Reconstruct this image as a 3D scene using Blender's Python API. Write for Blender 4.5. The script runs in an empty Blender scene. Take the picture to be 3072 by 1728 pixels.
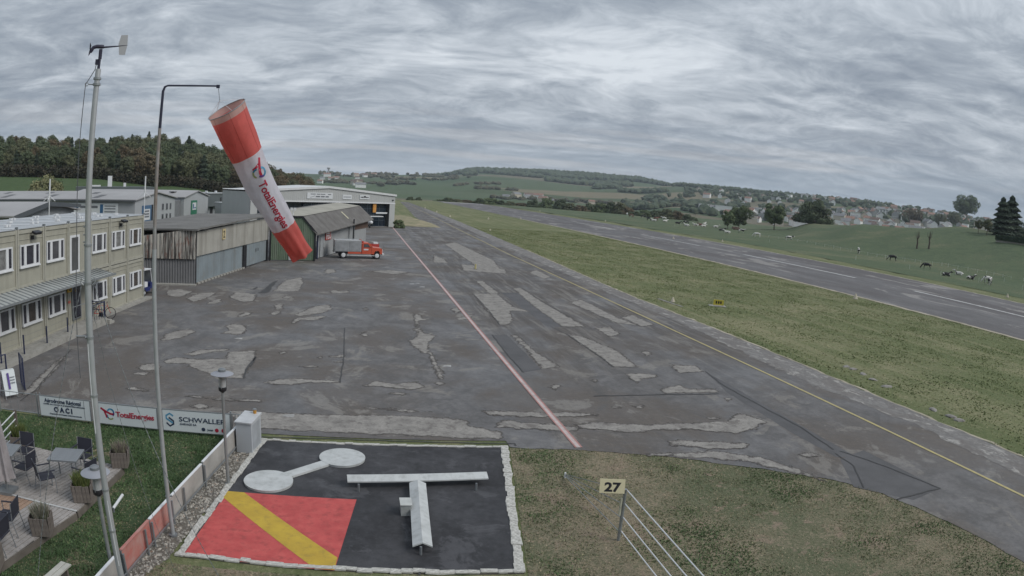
import bpy, bmesh, math, random
import numpy as np
from mathutils import Matrix, Vector, noise

sc = bpy.context.scene
PI = math.pi
# ---------------------------------------------------------------- camera
CAM_H = 8.0
F_PX, A3 = 2054.32227, -0.0373823              # wide lens: r = F (t + A3 t^3), pixels of the 3072 px wide photograph
PITCH, ROLL, YAW = 0.134218379, 0.0678257943, -0.229764363


def turn(d):
    c, s = math.cos(ROLL), math.sin(ROLL); d = (c*d[0]-s*d[1], s*d[0]+c*d[1], d[2])
    c, s = math.cos(PITCH), math.sin(PITCH); d = (d[0], c*d[2]+s*d[1], -s*d[2]+c*d[1])
    c, s = math.cos(YAW), math.sin(YAW); return Vector((d[0]*c-d[1]*s, d[0]*s+d[1]*c, d[2]))


def ray(px, py):
    x, y = px-1536, 864-py; r = math.hypot(x, y)+1e-9; t = r/F_PX
    for _ in range(12): t -= (t+A3*t**3-r/F_PX)/(1+3*A3*t*t)
    return turn((math.sin(t)*x/r, math.sin(t)*y/r, math.cos(t)))


def G(px, py, z=0.0):
    """the place on level ground (or at height z) that a spot of the photograph shows"""
    d = ray(px, py); return Vector((0, 0, CAM_H))+d*((z-CAM_H)/d.z)


def D(px, py, dist):
    """the place at a known horizontal distance"""
    d = ray(px, py); return Vector((0, 0, CAM_H))+d*(dist/math.hypot(d.x, d.y))


cd = bpy.data.cameras.new('camera'); cam = bpy.data.objects.new('camera', cd)
sc.collection.objects.link(cam); sc.camera = cam
cd.type = 'PANO'; cd.panorama_type = 'FISHEYE_LENS_POLYNOMIAL'
cd.sensor_width, cd.sensor_height, cd.sensor_fit = 36, 20.25, 'HORIZONTAL'
cd.fisheye_fov = PI; cd.clip_start = 0.05; cd.clip_end = 30000
cd.fisheye_polynomial_k0 = 0
for k_, v_ in zip('1234', (4.15196689e-02, 7.20456038e-06, 1.81322302e-06, 3.93091954e-08)):
    setattr(cd, 'fisheye_polynomial_k'+k_, -v_)
X_, Y_, Z_ = turn((1, 0, 0)), turn((0, 1, 0)), turn((0, 0, 1))
cam.matrix_world = Matrix(((X_.x, Y_.x, -Z_.x, 0), (X_.y, Y_.y, -Z_.y, 0), (X_.z, Y_.z, -Z_.z, CAM_H), (0, 0, 0, 1)))

# ---------------------------------------------------------------- render look
sc.render.engine = 'CYCLES'
sc.view_settings.view_transform = 'Standard'; sc.view_settings.look = 'None'
sc.view_settings.exposure = 0.56; sc.view_settings.gamma = 1.0
sc.cycles.use_denoising = True
sc.cycles.max_bounces = 6; sc.cycles.diffuse_bounces = 3; sc.cycles.glossy_bounces = 3
sc.cycles.volume_bounces = 0; sc.cycles.transparent_max_bounces = 8
sc.cycles.caustics_reflective = False; sc.cycles.caustics_refractive = False

# ---------------------------------------------------------------- sky
SUN_EL, SUN_AZ = math.radians(42), math.radians(118)     # azimuth from +Y towards +X: behind the clouds, high and to the right
world = bpy.data.worlds.new('World'); sc.world = world; world.use_nodes = True
wn, wl = world.node_tree.nodes, world.node_tree.links
wn.clear()


class NT:
    """tiny helper to wire shader nodes"""
    def __init__(s, tree): s.n, s.l = tree.nodes, tree.links
    def new(s, kind, **kw):
        nd = s.n.new('ShaderNode'+kind)
        for k, v in kw.items(): setattr(nd, k, v)
        return nd
    def put(s, sock, v):
        if hasattr(v, 'node'): s.l.new(v, sock)
        elif v is not None: sock.default_value = v
    def math(s, op, a, b=None, clamp=False):
        nd = s.new('Math', operation=op, use_clamp=clamp); s.put(nd.inputs[0], a)
        if b is not None: s.put(nd.inputs[1], b)
        return nd.outputs[0]
    def noise(s, vec, scale, detail=4, rough=0.55, dist=0.0, dim='3D'):
        nd = s.new('TexNoise', noise_dimensions=dim); s.put(nd.inputs['Vector'], vec)
        nd.inputs['Scale'].default_value = scale; nd.inputs['Detail'].default_value = detail
        nd.inputs['Roughness'].default_value = rough; nd.inputs['Distortion'].default_value = dist
        return nd.outputs['Fac']
    def ramp(s, fac, stops, interp='LINEAR'):
        nd = s.new('ValToRGB'); s.put(nd.inputs[0], fac); cr = nd.color_ramp; cr.interpolation = interp
        while len(cr.elements) < len(stops): cr.elements.new(0.5)
        for e, (p, c) in zip(cr.elements, stops):
            e.position = p; e.color = (c, c, c, 1) if isinstance(c, (int, float)) else (*c, 1)
        return nd.outputs[0]
    def mix(s, fac, a, b, mode='MIX'):
        nd = s.new('Mix', data_type='RGBA', blend_type=mode); s.put(nd.inputs[0], fac)
        s.put(nd.inputs[6], (*a, 1) if isinstance(a, tuple) else a); s.put(nd.inputs[7], (*b, 1) if isinstance(b, tuple) else b)
        return nd.outputs[2]
    def mapping(s, vec, scale=(1, 1, 1), rot=(0, 0, 0), loc=(0, 0, 0)):
        nd = s.new('Mapping'); s.put(nd.inputs[0], vec)
        nd.inputs['Scale'].default_value = scale; nd.inputs['Rotation'].default_value = rot; nd.inputs['Location'].default_value = loc
        return nd.outputs[0]


N = NT(world.node_tree)
out = N.new('OutputWorld'); bg = N.new('Background'); wl.new(bg.outputs[0], out.inputs[0])
sky = N.new('TexSky', sky_type='NISHITA', sun_disc=False); sky.sun_elevation = SUN_EL; sky.sun_rotation = SUN_AZ
sky.altitude = 700; sky.air_density = 1.0; sky.dust_density = 1.5
tc = N.new('TexCoord')
sep = N.new('SeparateXYZ'); wl.new(tc.outputs['Generated'], sep.inputs[0])
zz = N.math('MAXIMUM', sep.outputs[2], 0.0)
den = N.math('ADD', zz, 0.13)
cx = N.math('DIVIDE', sep.outputs[0], den); cy = N.math('DIVIDE', sep.outputs[1], den)
comb = N.new('CombineXYZ'); wl.new(cx, comb.inputs[0]); wl.new(cy, comb.inputs[1])
cl = N.mapping(comb.outputs[0], scale=(0.85, 1.0, 1), rot=(0, 0, math.radians(14)))
wn_ = N.new('TexNoise'); wl.new(cl, wn_.inputs['Vector']); wn_.inputs['Scale'].default_value = 0.9; wn_.inputs['Detail'].default_value = 3
wv = N.new('VectorMath', operation='MULTIPLY_ADD'); wl.new(wn_.outputs['Color'], wv.inputs[0]); wv.inputs[1].default_value = (0.9, 0.9, 0); wl.new(cl, wv.inputs[2])
cw = wv.outputs[0]
def layers(v):
    a = N.noise(N.mapping(v, loc=(7, 3, 1)), 0.85, 9, 0.60, 0.2); b_ = N.noise(N.mapping(v, loc=(2, 9, 4)), 3.3, 9, 0.66, 0.25)
    return N.math('ADD', N.math('MULTIPLY', a, 0.66), N.math('MULTIPLY', b_, 0.34))


n1 = N.noise(N.mapping(cl, loc=(3.3, 1.2, 0)), 0.34, 4, 0.55, 0.4)
l0 = layers(cw); l1 = layers(N.mapping(cw, loc=(0.05, 0.10, 0)))      # the second, shifted sample shades the undersides
dens = N.math('ADD', N.math('MULTIPLY', n1, 0.42), N.math('MULTIPLY', l0, 0.58))
dens = N.math('ADD', dens, N.math('MULTIPLY', N.math('SUBTRACT', l0, l1), 0.45))
cloud = N.ramp(dens, [(0.34, (0.64, 0.685, 0.735)), (0.425, (0.465, 0.51, 0.565)), (0.49, (0.335, 0.378, 0.432)), (0.555, (0.243, 0.283, 0.338)), (0.63, (0.172, 0.21, 0.262))])
# the overcast brightens towards the zenith, as overcast skies do
glow = N.math('MULTIPLY_ADD', zz, 0.46); glow.node.inputs[2].default_value = 0.68
scl = N.new('VectorMath', operation='SCALE'); wl.new(cloud, scl.inputs[0]); wl.new(glow, scl.inputs['Scale'])
cloud = scl.outputs[0]
# far off the layers merge into a smooth blue-grey veil
veil = N.ramp(zz, [(0.0, 0.75), (0.05, 0.42), (0.14, 0.0)])
hz = N.ramp(N.noise(N.mapping(tc.outputs['Generated'], scale=(1.2, 1.2, 30)), 1.6, 4, 0.5), [(0.38, (0.27, 0.325, 0.385)), (0.52, (0.35, 0.39, 0.435)), (0.60, (0.52, 0.52, 0.525))])
cloud = N.mix(veil, cloud, hz)
# small gaps of open sky
skyc = N.new('VectorMath', operation='SCALE'); wl.new(sky.outputs[0], skyc.inputs[0]); skyc.inputs['Scale'].default_value = 0.19
gap = N.ramp(dens, [(0.24, 0.8), (0.29, 0.0)])
final = N.mix(gap, cloud, skyc.outputs[0])
wl.new(final, bg.inputs[0]); bg.inputs[1].default_value = 1.0

# ---------------------------------------------------------------- sun behind the overcast: one broad soft lamp
ld = bpy.data.lights.new('sun', 'SUN'); ld.energy = 1.5; ld.angle = math.radians(32); ld.color = (1.0, 0.97, 0.93)
sun = bpy.data.objects.new('sun', ld); sc.collection.objects.link(sun)
sdir = Vector((math.cos(SUN_EL)*math.sin(SUN_AZ), math.cos(SUN_EL)*math.cos(SUN_AZ), math.sin(SUN_EL)))
sun.rotation_euler = sdir.to_track_quat('Z', 'Y').to_euler()

# ---------------------------------------------------------------- helpers: objects
C = sc.collection


def tag(o, label=None, cat=None, group=None, kind=None):
    if label: o['label'] = label
    if cat: o['category'] = cat
    if group: o['group'] = group
    if kind: o['kind'] = kind
    return o


def empty(name, loc=(0, 0, 0), rz=0.0, label=None, cat=None, group=None, parent=None):
    o = bpy.data.objects.new(name, None); C.objects.link(o); o.empty_display_size = 0.2
    o.location = loc; o.rotation_euler = (0, 0, rz)
    if parent: o.parent = parent
    return tag(o, label, cat, group)


def facade(name, a, b, label=None, cat=None, group=None, z=0.0):
    """an Empty at the left foot of a facade (seen from outside): local X runs along it, -Y points outwards"""
    return empty(name, (a[0], a[1], z), math.atan2(b[1]-a[1], b[0]-a[0]), label, cat, group)


def copy_tree(o, parent=None):
    c = o.copy(); C.objects.link(c); c.parent = parent
    for ch in o.children: copy_tree(ch, c)
    return c


def link(name, me, parent=None, loc=None, rot=None, scale=None):
    o = bpy.data.objects.new(name, me); C.objects.link(o)
    if parent: o.parent = parent
    if loc is not None: o.location = loc
    if rot is not None: o.rotation_euler = rot
    if scale is not None: o.scale = scale if hasattr(scale, '__len__') else (scale,)*3
    return o


class MB:
    """collects shapes; build() links them as ONE mesh object"""
    def __init__(s): s.v, s.f, s.m, s.cur = [], [], [], 0
    def mat(s, i): s.cur = i; return s
    def add(s, verts, faces):
        b = len(s.v); s.v += [tuple(p) for p in verts]
        for f in faces: s.f.append(tuple(b+i for i in f)); s.m.append(s.cur)
        return s
    def box(s, c, d, rz=0.0, rx=0.0, ry=0.0):
        x, y, z = d[0]/2, d[1]/2, d[2]/2
        vs = [Vector(p) for p in ((-x, -y, -z), (x, -y, -z), (x, y, -z), (-x, y, -z), (-x, -y, z), (x, -y, z), (x, y, z), (-x, y, z))]
        if rz or rx or ry:
            M = Matrix.Rotation(rz, 3, 'Z') @ Matrix.Rotation(ry, 3, 'Y') @ Matrix.Rotation(rx, 3, 'X'); vs = [M @ p for p in vs]
        c = Vector(c)
        return s.add([p+c for p in vs], [(0, 3, 2, 1), (4, 5, 6, 7), (0, 1, 5, 4), (1, 2, 6, 5), (2, 3, 7, 6), (3, 0, 4, 7)])
    def lo(s, x0, x1, y0, y1, z0, z1):
        return s.box(((x0+x1)/2, (y0+y1)/2, (z0+z1)/2), (abs(x1-x0), abs(y1-y0), abs(z1-z0)))
    def cyl(s, p0, p1, r0, r1=None, n=10, caps=True):
        p0, p1 = Vector(p0), Vector(p1); r1 = r0 if r1 is None else r1
        d = (p1-p0).normalized(); a = d.orthogonal().normalized(); b = d.cross(a)
        vs = []
        for p, r in ((p0, r0), (p1, r1)):
            vs += [p+(a*math.cos(2*PI*i/n)+b*math.sin(2*PI*i/n))*r for i in range(n)]
        fs = [(i, (i+1) % n, n+(i+1) % n, n+i) for i in range(n)]
        if caps: fs += [tuple(range(n-1, -1, -1)), tuple(range(n, 2*n))]
        return s.add(vs, fs)
    def tube(s, pts, r, n=6):
        pts = [Vector(p) for p in pts]; vs, fs = [], []; prev = None
        for i, p in enumerate(pts):
            d = (pts[min(i+1, len(pts)-1)]-pts[max(i-1, 0)]).normalized()
            a = d.orthogonal().normalized() if prev is None else (prev-d*prev.dot(d)).normalized(); prev = a; b = d.cross(a)
            rr = r[i] if hasattr(r, '__len__') else r
            vs += [p+(a*math.cos(2*PI*k/n)+b*math.sin(2*PI*k/n))*rr for k in range(n)]
        for i in range(len(pts)-1):
            for k in range(n): fs.append((i*n+k, i*n+(k+1) % n, (i+1)*n+(k+1) % n, (i+1)*n+k))
        fs += [tuple(range(n-1, -1, -1)), tuple(range((len(pts)-1)*n, len(pts)*n))]
        return s.add(vs, fs)
    def lathe(s, prof, c=(0, 0, 0), n=20, axis='Z'):
        vs, fs = [], []
        for r, z in prof:
            for i in range(n):
                a = 2*PI*i/n; p = (r*math.cos(a), r*math.sin(a), z)
                if axis == 'Y': p = (p[0], p[2], p[1])
                if axis == 'X': p = (p[2], p[0], p[1])
                vs.append((p[0]+c[0], p[1]+c[1], p[2]+c[2]))
        for j in range(len(prof)-1):
            for i in range(n): fs.append((j*n+i, j*n+(i+1) % n, (j+1)*n+(i+1) % n, (j+1)*n+i))
        fs += [tuple(range(n-1, -1, -1)), tuple(range((len(prof)-1)*n, len(prof)*n))]
        return s.add(vs, fs)
    def prism(s, poly, z0, z1):
        n = len(poly)
        return s.add([(p[0], p[1], z0) for p in poly]+[(p[0], p[1], z1) for p in poly],
                     [tuple(range(n-1, -1, -1)), tuple(range(n, 2*n))]+[(i, (i+1) % n, n+(i+1) % n, n+i) for i in range(n)])
    def xz(s, poly, y0, y1):
        """outline in the X-Z plane, from y0 to y1"""
        n = len(poly)
        return s.add([(p[0], y0, p[1]) for p in poly]+[(p[0], y1, p[1]) for p in poly],
                     [tuple(range(n)), tuple(range(2*n-1, n-1, -1))]+[(i, n+i, n+(i+1) % n, (i+1) % n) for i in range(n)])
    def yz(s, poly, x0, x1):
        n = len(poly)
        return s.add([(x0, p[0], p[1]) for p in poly]+[(x1, p[0], p[1]) for p in poly],
                     [tuple(range(n-1, -1, -1)), tuple(range(n, 2*n))]+[(i, (i+1) % n, n+(i+1) % n, n+i) for i in range(n)])
    def mesh(s, name, mats, smooth=False, fix=True):
        me = bpy.data.meshes.new(name); me.from_pydata(s.v, [], s.f)
        for m in (mats if isinstance(mats, (list, tuple)) else [mats]): me.materials.append(m)
        me.polygons.foreach_set('material_index', s.m)
        if fix:
            bm = bmesh.new(); bm.from_mesh(me); bmesh.ops.recalc_face_normals(bm, faces=bm.faces); bm.to_mesh(me); bm.free()
        if smooth:
            me.polygons.foreach_set('use_smooth', [True]*len(me.polygons))
            if smooth != 'all': me.set_sharp_from_angle(angle=math.radians(35))
        me.update(); return me
    def build(s, name, mats, parent=None, loc=None, rot=None, smooth=False):
        return link(name, s.mesh(name, mats, smooth), parent, loc, rot)


# ---------------------------------------------------------------- materials
MATS = {}


def mat(name, col, rough=0.7, metal=0.0, var=0.25, vscale=2.0, col2=None, streak=None, bump=0.0, bscale=30.0, spec=0.4, alpha=None, trans=0.0, emis=None, coords='Object', dirt=None):
    """procedural paint / metal / stone: base colour broken up by noise, optional vertical streaks, dirt blotches and fine bump"""
    if name in MATS: return MATS[name]
    m = bpy.data.materials.new(name); m.use_nodes = True; t = NT(m.node_tree)
    b = m.node_tree.nodes['Principled BSDF']; co = t.new('TexCoord').outputs[coords]
    c2 = col2 or tuple(c*(1-var) for c in col)
    c = t.mix(t.ramp(t.noise(co, vscale, 5, 0.6), [(0.35, 0), (0.65, 1)]), col, c2)
    if streak:
        sc_, amt, scol = streak
        c = t.mix(t.math('MULTIPLY', t.ramp(t.noise(t.mapping(co, scale=(sc_, sc_, sc_*0.06)), 1.0, 4, 0.6), [(0.45, 0), (0.65, 1)]), amt), c, scol)
    if dirt:
        dsc, amt, dcol = dirt
        c = t.mix(t.math('MULTIPLY', t.ramp(t.noise(co, dsc, 6, 0.65), [(0.52, 0), (0.68, 1)]), amt), c, dcol)
    t.put(b.inputs['Base Color'], c)
    b.inputs['Roughness'].default_value = rough; b.inputs['Metallic'].default_value = metal
    b.inputs['Specular IOR Level'].default_value = spec
    if trans: b.inputs['Transmission Weight'].default_value = trans
    if alpha is not None: b.inputs['Alpha'].default_value = alpha
    if emis: b.inputs['Emission Color'].default_value = (*emis[0], 1); b.inputs['Emission Strength'].default_value = emis[1]
    if bump:
        bp = t.new('Bump'); bp.inputs['Strength'].default_value = bump; bp.inputs['Distance'].default_value = 0.02
        t.put(bp.inputs['Height'], t.noise(co, bscale, 4, 0.6)); t.l.new(bp.outputs[0], b.inputs['Normal'])
    MATS[name] = m; return m


def rgb(r, g, b):
    """sRGB 0-255 to linear"""
    f = lambda v: (v/255/12.92) if v <= 10 else ((v/255+0.055)/1.055)**2.4
    return (f(r), f(g), f(b))


def text_mesh(s, size, mat_, name='lettering', extrude=0.004, align='LEFT', bold=0.0, spacing=1.0):
    cu = bpy.data.curves.new('glyphs', 'FONT'); cu.body = s; cu.size = size; cu.extrude = extrude; cu.align_x = align; cu.offset = bold
    cu.space_character = spacing; cu.resolution_u = 3
    o = bpy.data.objects.new('glyphs', cu); C.objects.link(o)
    dg = bpy.context.evaluated_depsgraph_get(); me = bpy.data.meshes.new_from_object(o.evaluated_get(dg)); me.name = name
    bpy.data.objects.remove(o); bpy.data.curves.remove(cu)
    me.materials.clear(); me.materials.append(mat_); return me


def text(s, size, mat_, parent, loc, rot=(PI/2, 0, 0), name='lettering', width=None, **kw):
    """upright lettering facing local -Y by default; width squeezes it to a given length"""
    me = text_mesh(s, size, mat_, name, **kw); o = link(name, me, parent, loc, rot)
    if width:
        xs = [v.co.x for v in me.vertices]; o.scale = (width/(max(xs)-min(xs)), 1, 1)
    return o
# ================================================================= LAND
# height of the land: columns of (distance, height) by bearing from the aerodrome, blended between bearings
LAND = [
 (-60, [(0, 0), (110, 0), (150, 3), (260, 9), (420, 28), (620, 36), (2600, 45), (4500, 20)]),
 (-31, [(0, 0), (110, 0), (150, 3), (260, 9.5), (420, 27), (620, 36), (2600, 45), (4500, 20)]),
 (-23.7, [(0, 0), (120, 0), (165, 3), (265, 9.0), (420, 27), (620, 36), (2600, 45), (4500, 20)]),
 (-16.5, [(0, 0), (160, 0), (200, 2), (280, 6.5), (420, 24), (620, 32), (2600, 45), (4500, 20)]),
 (-10.8, [(0, 0), (200, 0), (290, 3.5), (420, 12), (620, 14), (2600, 45), (4500, 20)]),
 (-4.3, [(0, 0), (280, 0), (420, 0), (700, -4), (1200, -2), (2600, 52), (3300, 55), (4500, 20)]),
 (0.5, [(0, 0), (500, 0), (800, -8), (1300, 0), (2600, 55), (3300, 58), (4500, 20)]),
 (6.0, [(0, 0), (560, 0), (800, -8), (1300, 2), (2700, 66), (3300, 70), (4500, 30)]),
 (10.0, [(0, 0), (580, 0), (800, -8), (1300, 0), (2300, 66), (3000, 108), (3500, 104), (4500, 40)]),
 (14.4, [(0, 0), (580, 0), (800, -8), (1300, -2), (2300, 64), (3000, 116), (3500, 108), (4500, 40)]),
 (18.6, [(0, 0), (600, 0), (800, -6), (1300, -2), (2300, 60), (3000, 118), (3500, 108), (4500, 40)]),
 (22.8, [(0, 0), (620, 0), (850, -6), (1300, 0), (2300, 66), (3000, 115), (3500, 100), (4500, 40)]),
 (27.0, [(0, 0), (640, 0), (900, -2), (1300, 14), (2400, 88), (3000, 90), (4500, 40)]),
 (32.7, [(0, 0), (640, 0), (900, -1), (1200, 12), (2200, 86), (2800, 84), (4500, 40)]),
 (35.5, [(0, 0), (320, 0), (500, 2.5), (700, 0), (900, 0), (1200, 18), (2100, 83), (2800, 80), (4500, 40)]),
 (38.4, [(0, 0), (240, 0), (430, 8), (560, 6), (900, 2), (1200, 24), (2000, 80), (2800, 76), (4500, 40)]),
 (42.7, [(0, 0), (205, 0), (350, 10.5), (520, 8), (900, 4), (1200, 30), (1900, 76), (2800, 72), (4500, 40)]),
 (46.8, [(0, 0), (195, 0), (300, 11.0), (450, 10), (900, 6), (1200, 34), (1800, 70), (2800, 66), (4500, 40)]),
 (51.4, [(0, 0), (185, 0), (310, 14.5), (460, 14), (900, 8), (1200, 36), (1700, 62), (2800, 60), (4500, 40)]),
 (56.5, [(0, 0), (178, 0), (270, 12.5), (420, 15), (900, 10), (1200, 30), (1600, 50), (2800, 50), (4500, 40)]),
 (80, [(0, 0), (175, 0), (270, 12), (420, 15), (900, 10), (1200, 30), (1600, 45), (2800, 45), (4500, 40)])]
AZ = [c[0] for c in LAND]


def _prof(p, r):
    for (r0, z0), (r1, z1) in zip(p, p[1:]):
        if r <= r1:
            t = (r-r0)/(r1-r0); t = t*t*(3-2*t)*0.5+t*0.5
            return z0+(z1-z0)*t
    return p[-1][1]


def height(x, y):
    r = math.hypot(x, y); a = math.degrees(math.atan2(x, y))
    a = min(max(a, AZ[0]), AZ[-1])
    i = max(0, min(len(AZ)-2, next((k for k in range(len(AZ)-1) if a <= AZ[k+1]), len(AZ)-2)))
    t = (a-AZ[i])/(AZ[i+1]-AZ[i]); t = t*t*(3-2*t)
    z = _prof(LAND[i][1], r)*(1-t)+_prof(LAND[i+1][1], r)*t
    if r > 700: z += min(1, (r-700)/600)*6*noise.noise((x/330, y/330, 3.1))
    return z


def land_mesh(name, radii, m, az0=-66, az1=84, step=0.75, sink=None):
    azs = np.radians(np.arange(az0, az1+0.01, step)); vs, fs = [], []
    for r in radii:
        for a in azs:
            x, y = r*math.sin(a), r*math.cos(a); vs.append((x, y, height(x, y)-(sink(x, y) if sink else 0)))
    n = len(azs)
    for j in range(len(radii)-1):
        for i in range(n-1): fs.append((j*n+i, j*n+i+1, (j+1)*n+i+1, (j+1)*n+i))
    me = bpy.data.meshes.new(name); me.from_pydata(vs, [], fs); me.materials.append(m)
    me.polygons.foreach_set('use_smooth', [True]*len(fs))
    if me.polygons and me.polygons[0].normal.z < 0: me.flip_normals()
    return link(name, me)


def grass_mat(name, green, dry, dark, dryness=0.5, mow=None, scale=1.0, bump=0.6, bare=None):
    m = bpy.data.materials.new(name); m.use_nodes = True; t = NT(m.node_tree); b = m.node_tree.nodes['Principled BSDF']
    co = t.new('TexCoord').outputs['Object']
    big = t.noise(co, 0.11*scale, 5, 0.6); mid = t.noise(co, 0.8*scale, 6, 0.7, 0.4); fine = t.noise(co, 5*scale, 5, 0.75); vf = t.noise(co, 30*scale, 3, 0.65)
    c = t.mix(t.ramp(mid, [(0.40, 0), (0.60, 1)]), green, dark)
    f = t.math('ADD', t.math('MULTIPLY', big, 0.42), t.math('ADD', t.math('MULTIPLY', mid, 0.28), t.math('MULTIPLY', fine, 0.30)))
    c = t.mix(t.ramp(f, [(0.585-0.17*dryness, 0), (0.665-0.15*dryness, 1)]), c, dry)
    if mow:
        w = t.noise(t.mapping(co, scale=(mow, mow*0.03, 1)), 1.0, 4, 0.65)
        c = t.mix(t.math('MULTIPLY', t.ramp(w, [(0.44, 0), (0.58, 1)]), 0.55), c, dark)
        w2 = t.noise(t.mapping(co, scale=(mow*2.3, mow*0.05, 1), loc=(9, 4, 0)), 1.0, 4, 0.65)
        c = t.mix(t.math('MULTIPLY', t.ramp(w2, [(0.5, 0), (0.64, 1)]), 0.6), c, dry)
    if bare:
        c = t.mix(t.ramp(t.noise(co, bare[0], 6, 0.75, 0.5), [(bare[1], 0), (bare[1]+0.05, 1)]), c, bare[2])
    c = t.mix(t.ramp(fine, [(0.32, 0.45), (0.48, 0)]), c, tuple(v*0.65 for v in dark))
    c = t.mix(t.ramp(fine, [(0.54, 0), (0.72, 0.5)]), c, tuple(min(1, v*1.2) for v in dry))
    c = t.mix(t.ramp(vf, [(0.36, 0.55), (0.55, 0)]), c, tuple(v*0.4 for v in dark))
    t.put(b.inputs['Base Color'], c); b.inputs['Roughness'].default_value = 0.9; b.inputs['Specular IOR Level'].default_value = 0.15
    bp = t.new('Bump'); bp.inputs['Strength'].default_value = bump; bp.inputs['Distance'].default_value = 0.06
    t.put(bp.inputs['Height'], t.math('ADD', fine, t.math('MULTIPLY', vf, 0.6))); t.l.new(bp.outputs[0], b.inputs['Normal'])
    return m


M_field = grass_mat('airfield_grass', (0.172, 0.188, 0.092), (0.275, 0.256, 0.155), (0.116, 0.142, 0.062), 0.55, mow=0.35)
ground = land_mesh('ground', [0.0, 3, 6, 10, 16, 25, 40, 60, 80, 100, 112, 125, 140, 160, 175, 190, 205, 220, 240, 260, 290, 320, 360, 400, 440, 500, 560, 640], M_field, -180, 180, 3.0, sink=lambda x, y: 0.9*min(1, max(0, (x-112)/10))*(y > -70)+(0.9 if x < -20 and math.hypot(x, y) > 138 and -34 < math.degrees(math.atan2(x, y)) < -8 else 0))
tag(ground, 'mown autumn grass of the airfield between and beside the paved strips', kind='structure')

# meadow beyond the runway: a greener sheet laid over the rising ground
M_meadow = grass_mat('meadow_grass', (0.108, 0.140, 0.076), (0.175, 0.178, 0.105), (0.076, 0.108, 0.060), 0.5, scale=0.35)
vs, fs = [], []; us = np.linspace(104, 560, 90); vv = np.linspace(-60, 640, 110)
for y in vv:
    for x in us: vs.append((x+6*math.sin(y*0.05)*0.3, y, height(x, y)+0.03))
for j in range(len(vv)-1):
    for i in range(len(us)-1): fs.append((j*90+i, j*90+i+1, (j+1)*90+i+1, (j+1)*90+i))
me = bpy.data.meshes.new('meadow'); me.from_pydata(vs, [], fs); me.materials.append(M_meadow); me.polygons.foreach_set('use_smooth', [True]*len(fs))
tag(link('meadow', me), 'green cow pasture rising beyond the runway', kind='structure')
# field below the wood
M_lfield = grass_mat('field_grass', (0.075, 0.115, 0.045), (0.12, 0.13, 0.06), (0.055, 0.09, 0.035), 0.3, scale=0.5)
vs, fs = [], []; aa = np.radians(np.linspace(-36, -6, 40)); rr = np.linspace(125, 300, 16)
for r in rr:
    for a in aa: x, y = r*math.sin(a), r*math.cos(a); vs.append((x, y, height(x, y)+0.04))
for j in range(15):
    for i in range(39): fs.append((j*40+i, j*40+i+1, (j+1)*40+i+1, (j+1)*40+i))
me = bpy.data.meshes.new('field'); me.from_pydata(vs, [], fs); me.materials.append(M_lfield); me.polygons.foreach_set('use_smooth', [True]*len(fs))
tag(link('field', me), 'green field between the sheds and the wood', kind='structure')

# far land: fields in parcels
m = bpy.data.materials.new('far_fields'); m.use_nodes = True; t = NT(m.node_tree); b = m.node_tree.nodes['Principled BSDF']
co = t.mapping(t.new('TexCoord').outputs['Object'], scale=(1/300, 1/150, 0), rot=(0, 0, 0.5))
wob = t.new('VectorMath', operation='ADD'); t.l.new(co, wob.inputs[0])
nz = t.new('TexNoise'); t.l.new(co, nz.inputs['Vector']); nz.inputs['Scale'].default_value = 1.2
sv = t.new('VectorMath', operation='SCALE'); t.l.new(nz.outputs['Color'], sv.inputs[0]); sv.inputs['Scale'].default_value = 0.5; t.l.new(sv.outputs[0], wob.inputs[1])
vo = t.new('TexVoronoi', voronoi_dimensions='2D'); t.l.new(wob.outputs[0], vo.inputs['Vector']); vo.inputs['Scale'].default_value = 1.0
sx = t.new('SeparateColor'); t.l.new(vo.outputs['Color'], sx.inputs[0])
c = t.ramp(sx.outputs[0], [(0.0, (0.085, 0.12, 0.06)), (0.28, (0.07, 0.105, 0.055)), (0.45, (0.17, 0.15, 0.105)), (0.6, (0.095, 0.125, 0.07)), (0.78, (0.21, 0.18, 0.12)), (0.9, (0.075, 0.10, 0.05))], 'CONSTANT')
c = t.mix(t.ramp(t.noise(co, 8, 5, 0.6), [(0.35, 0.35), (0.65, 0)]), c, (0.05, 0.07, 0.04))
t.put(b.inputs['Base Color'], c); b.inputs['Roughness'].default_value = 0.95; b.inputs['Specular IOR Level'].default_value = 0.1
M_far = m
hills = land_mesh('hills', [630, 700, 760, 820, 900, 980, 1080, 1200, 1320, 1450, 1600, 1750, 1900, 2050, 2200, 2350, 2500, 2650, 2800, 2950, 3100, 3300, 3600, 4000, 4500, 5200], M_far, -70, 90, 0.5)
tag(hills, 'far hillsides of fields and pasture under the overcast', kind='structure')

# ---------------------------------------------------------------- paved surfaces


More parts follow.
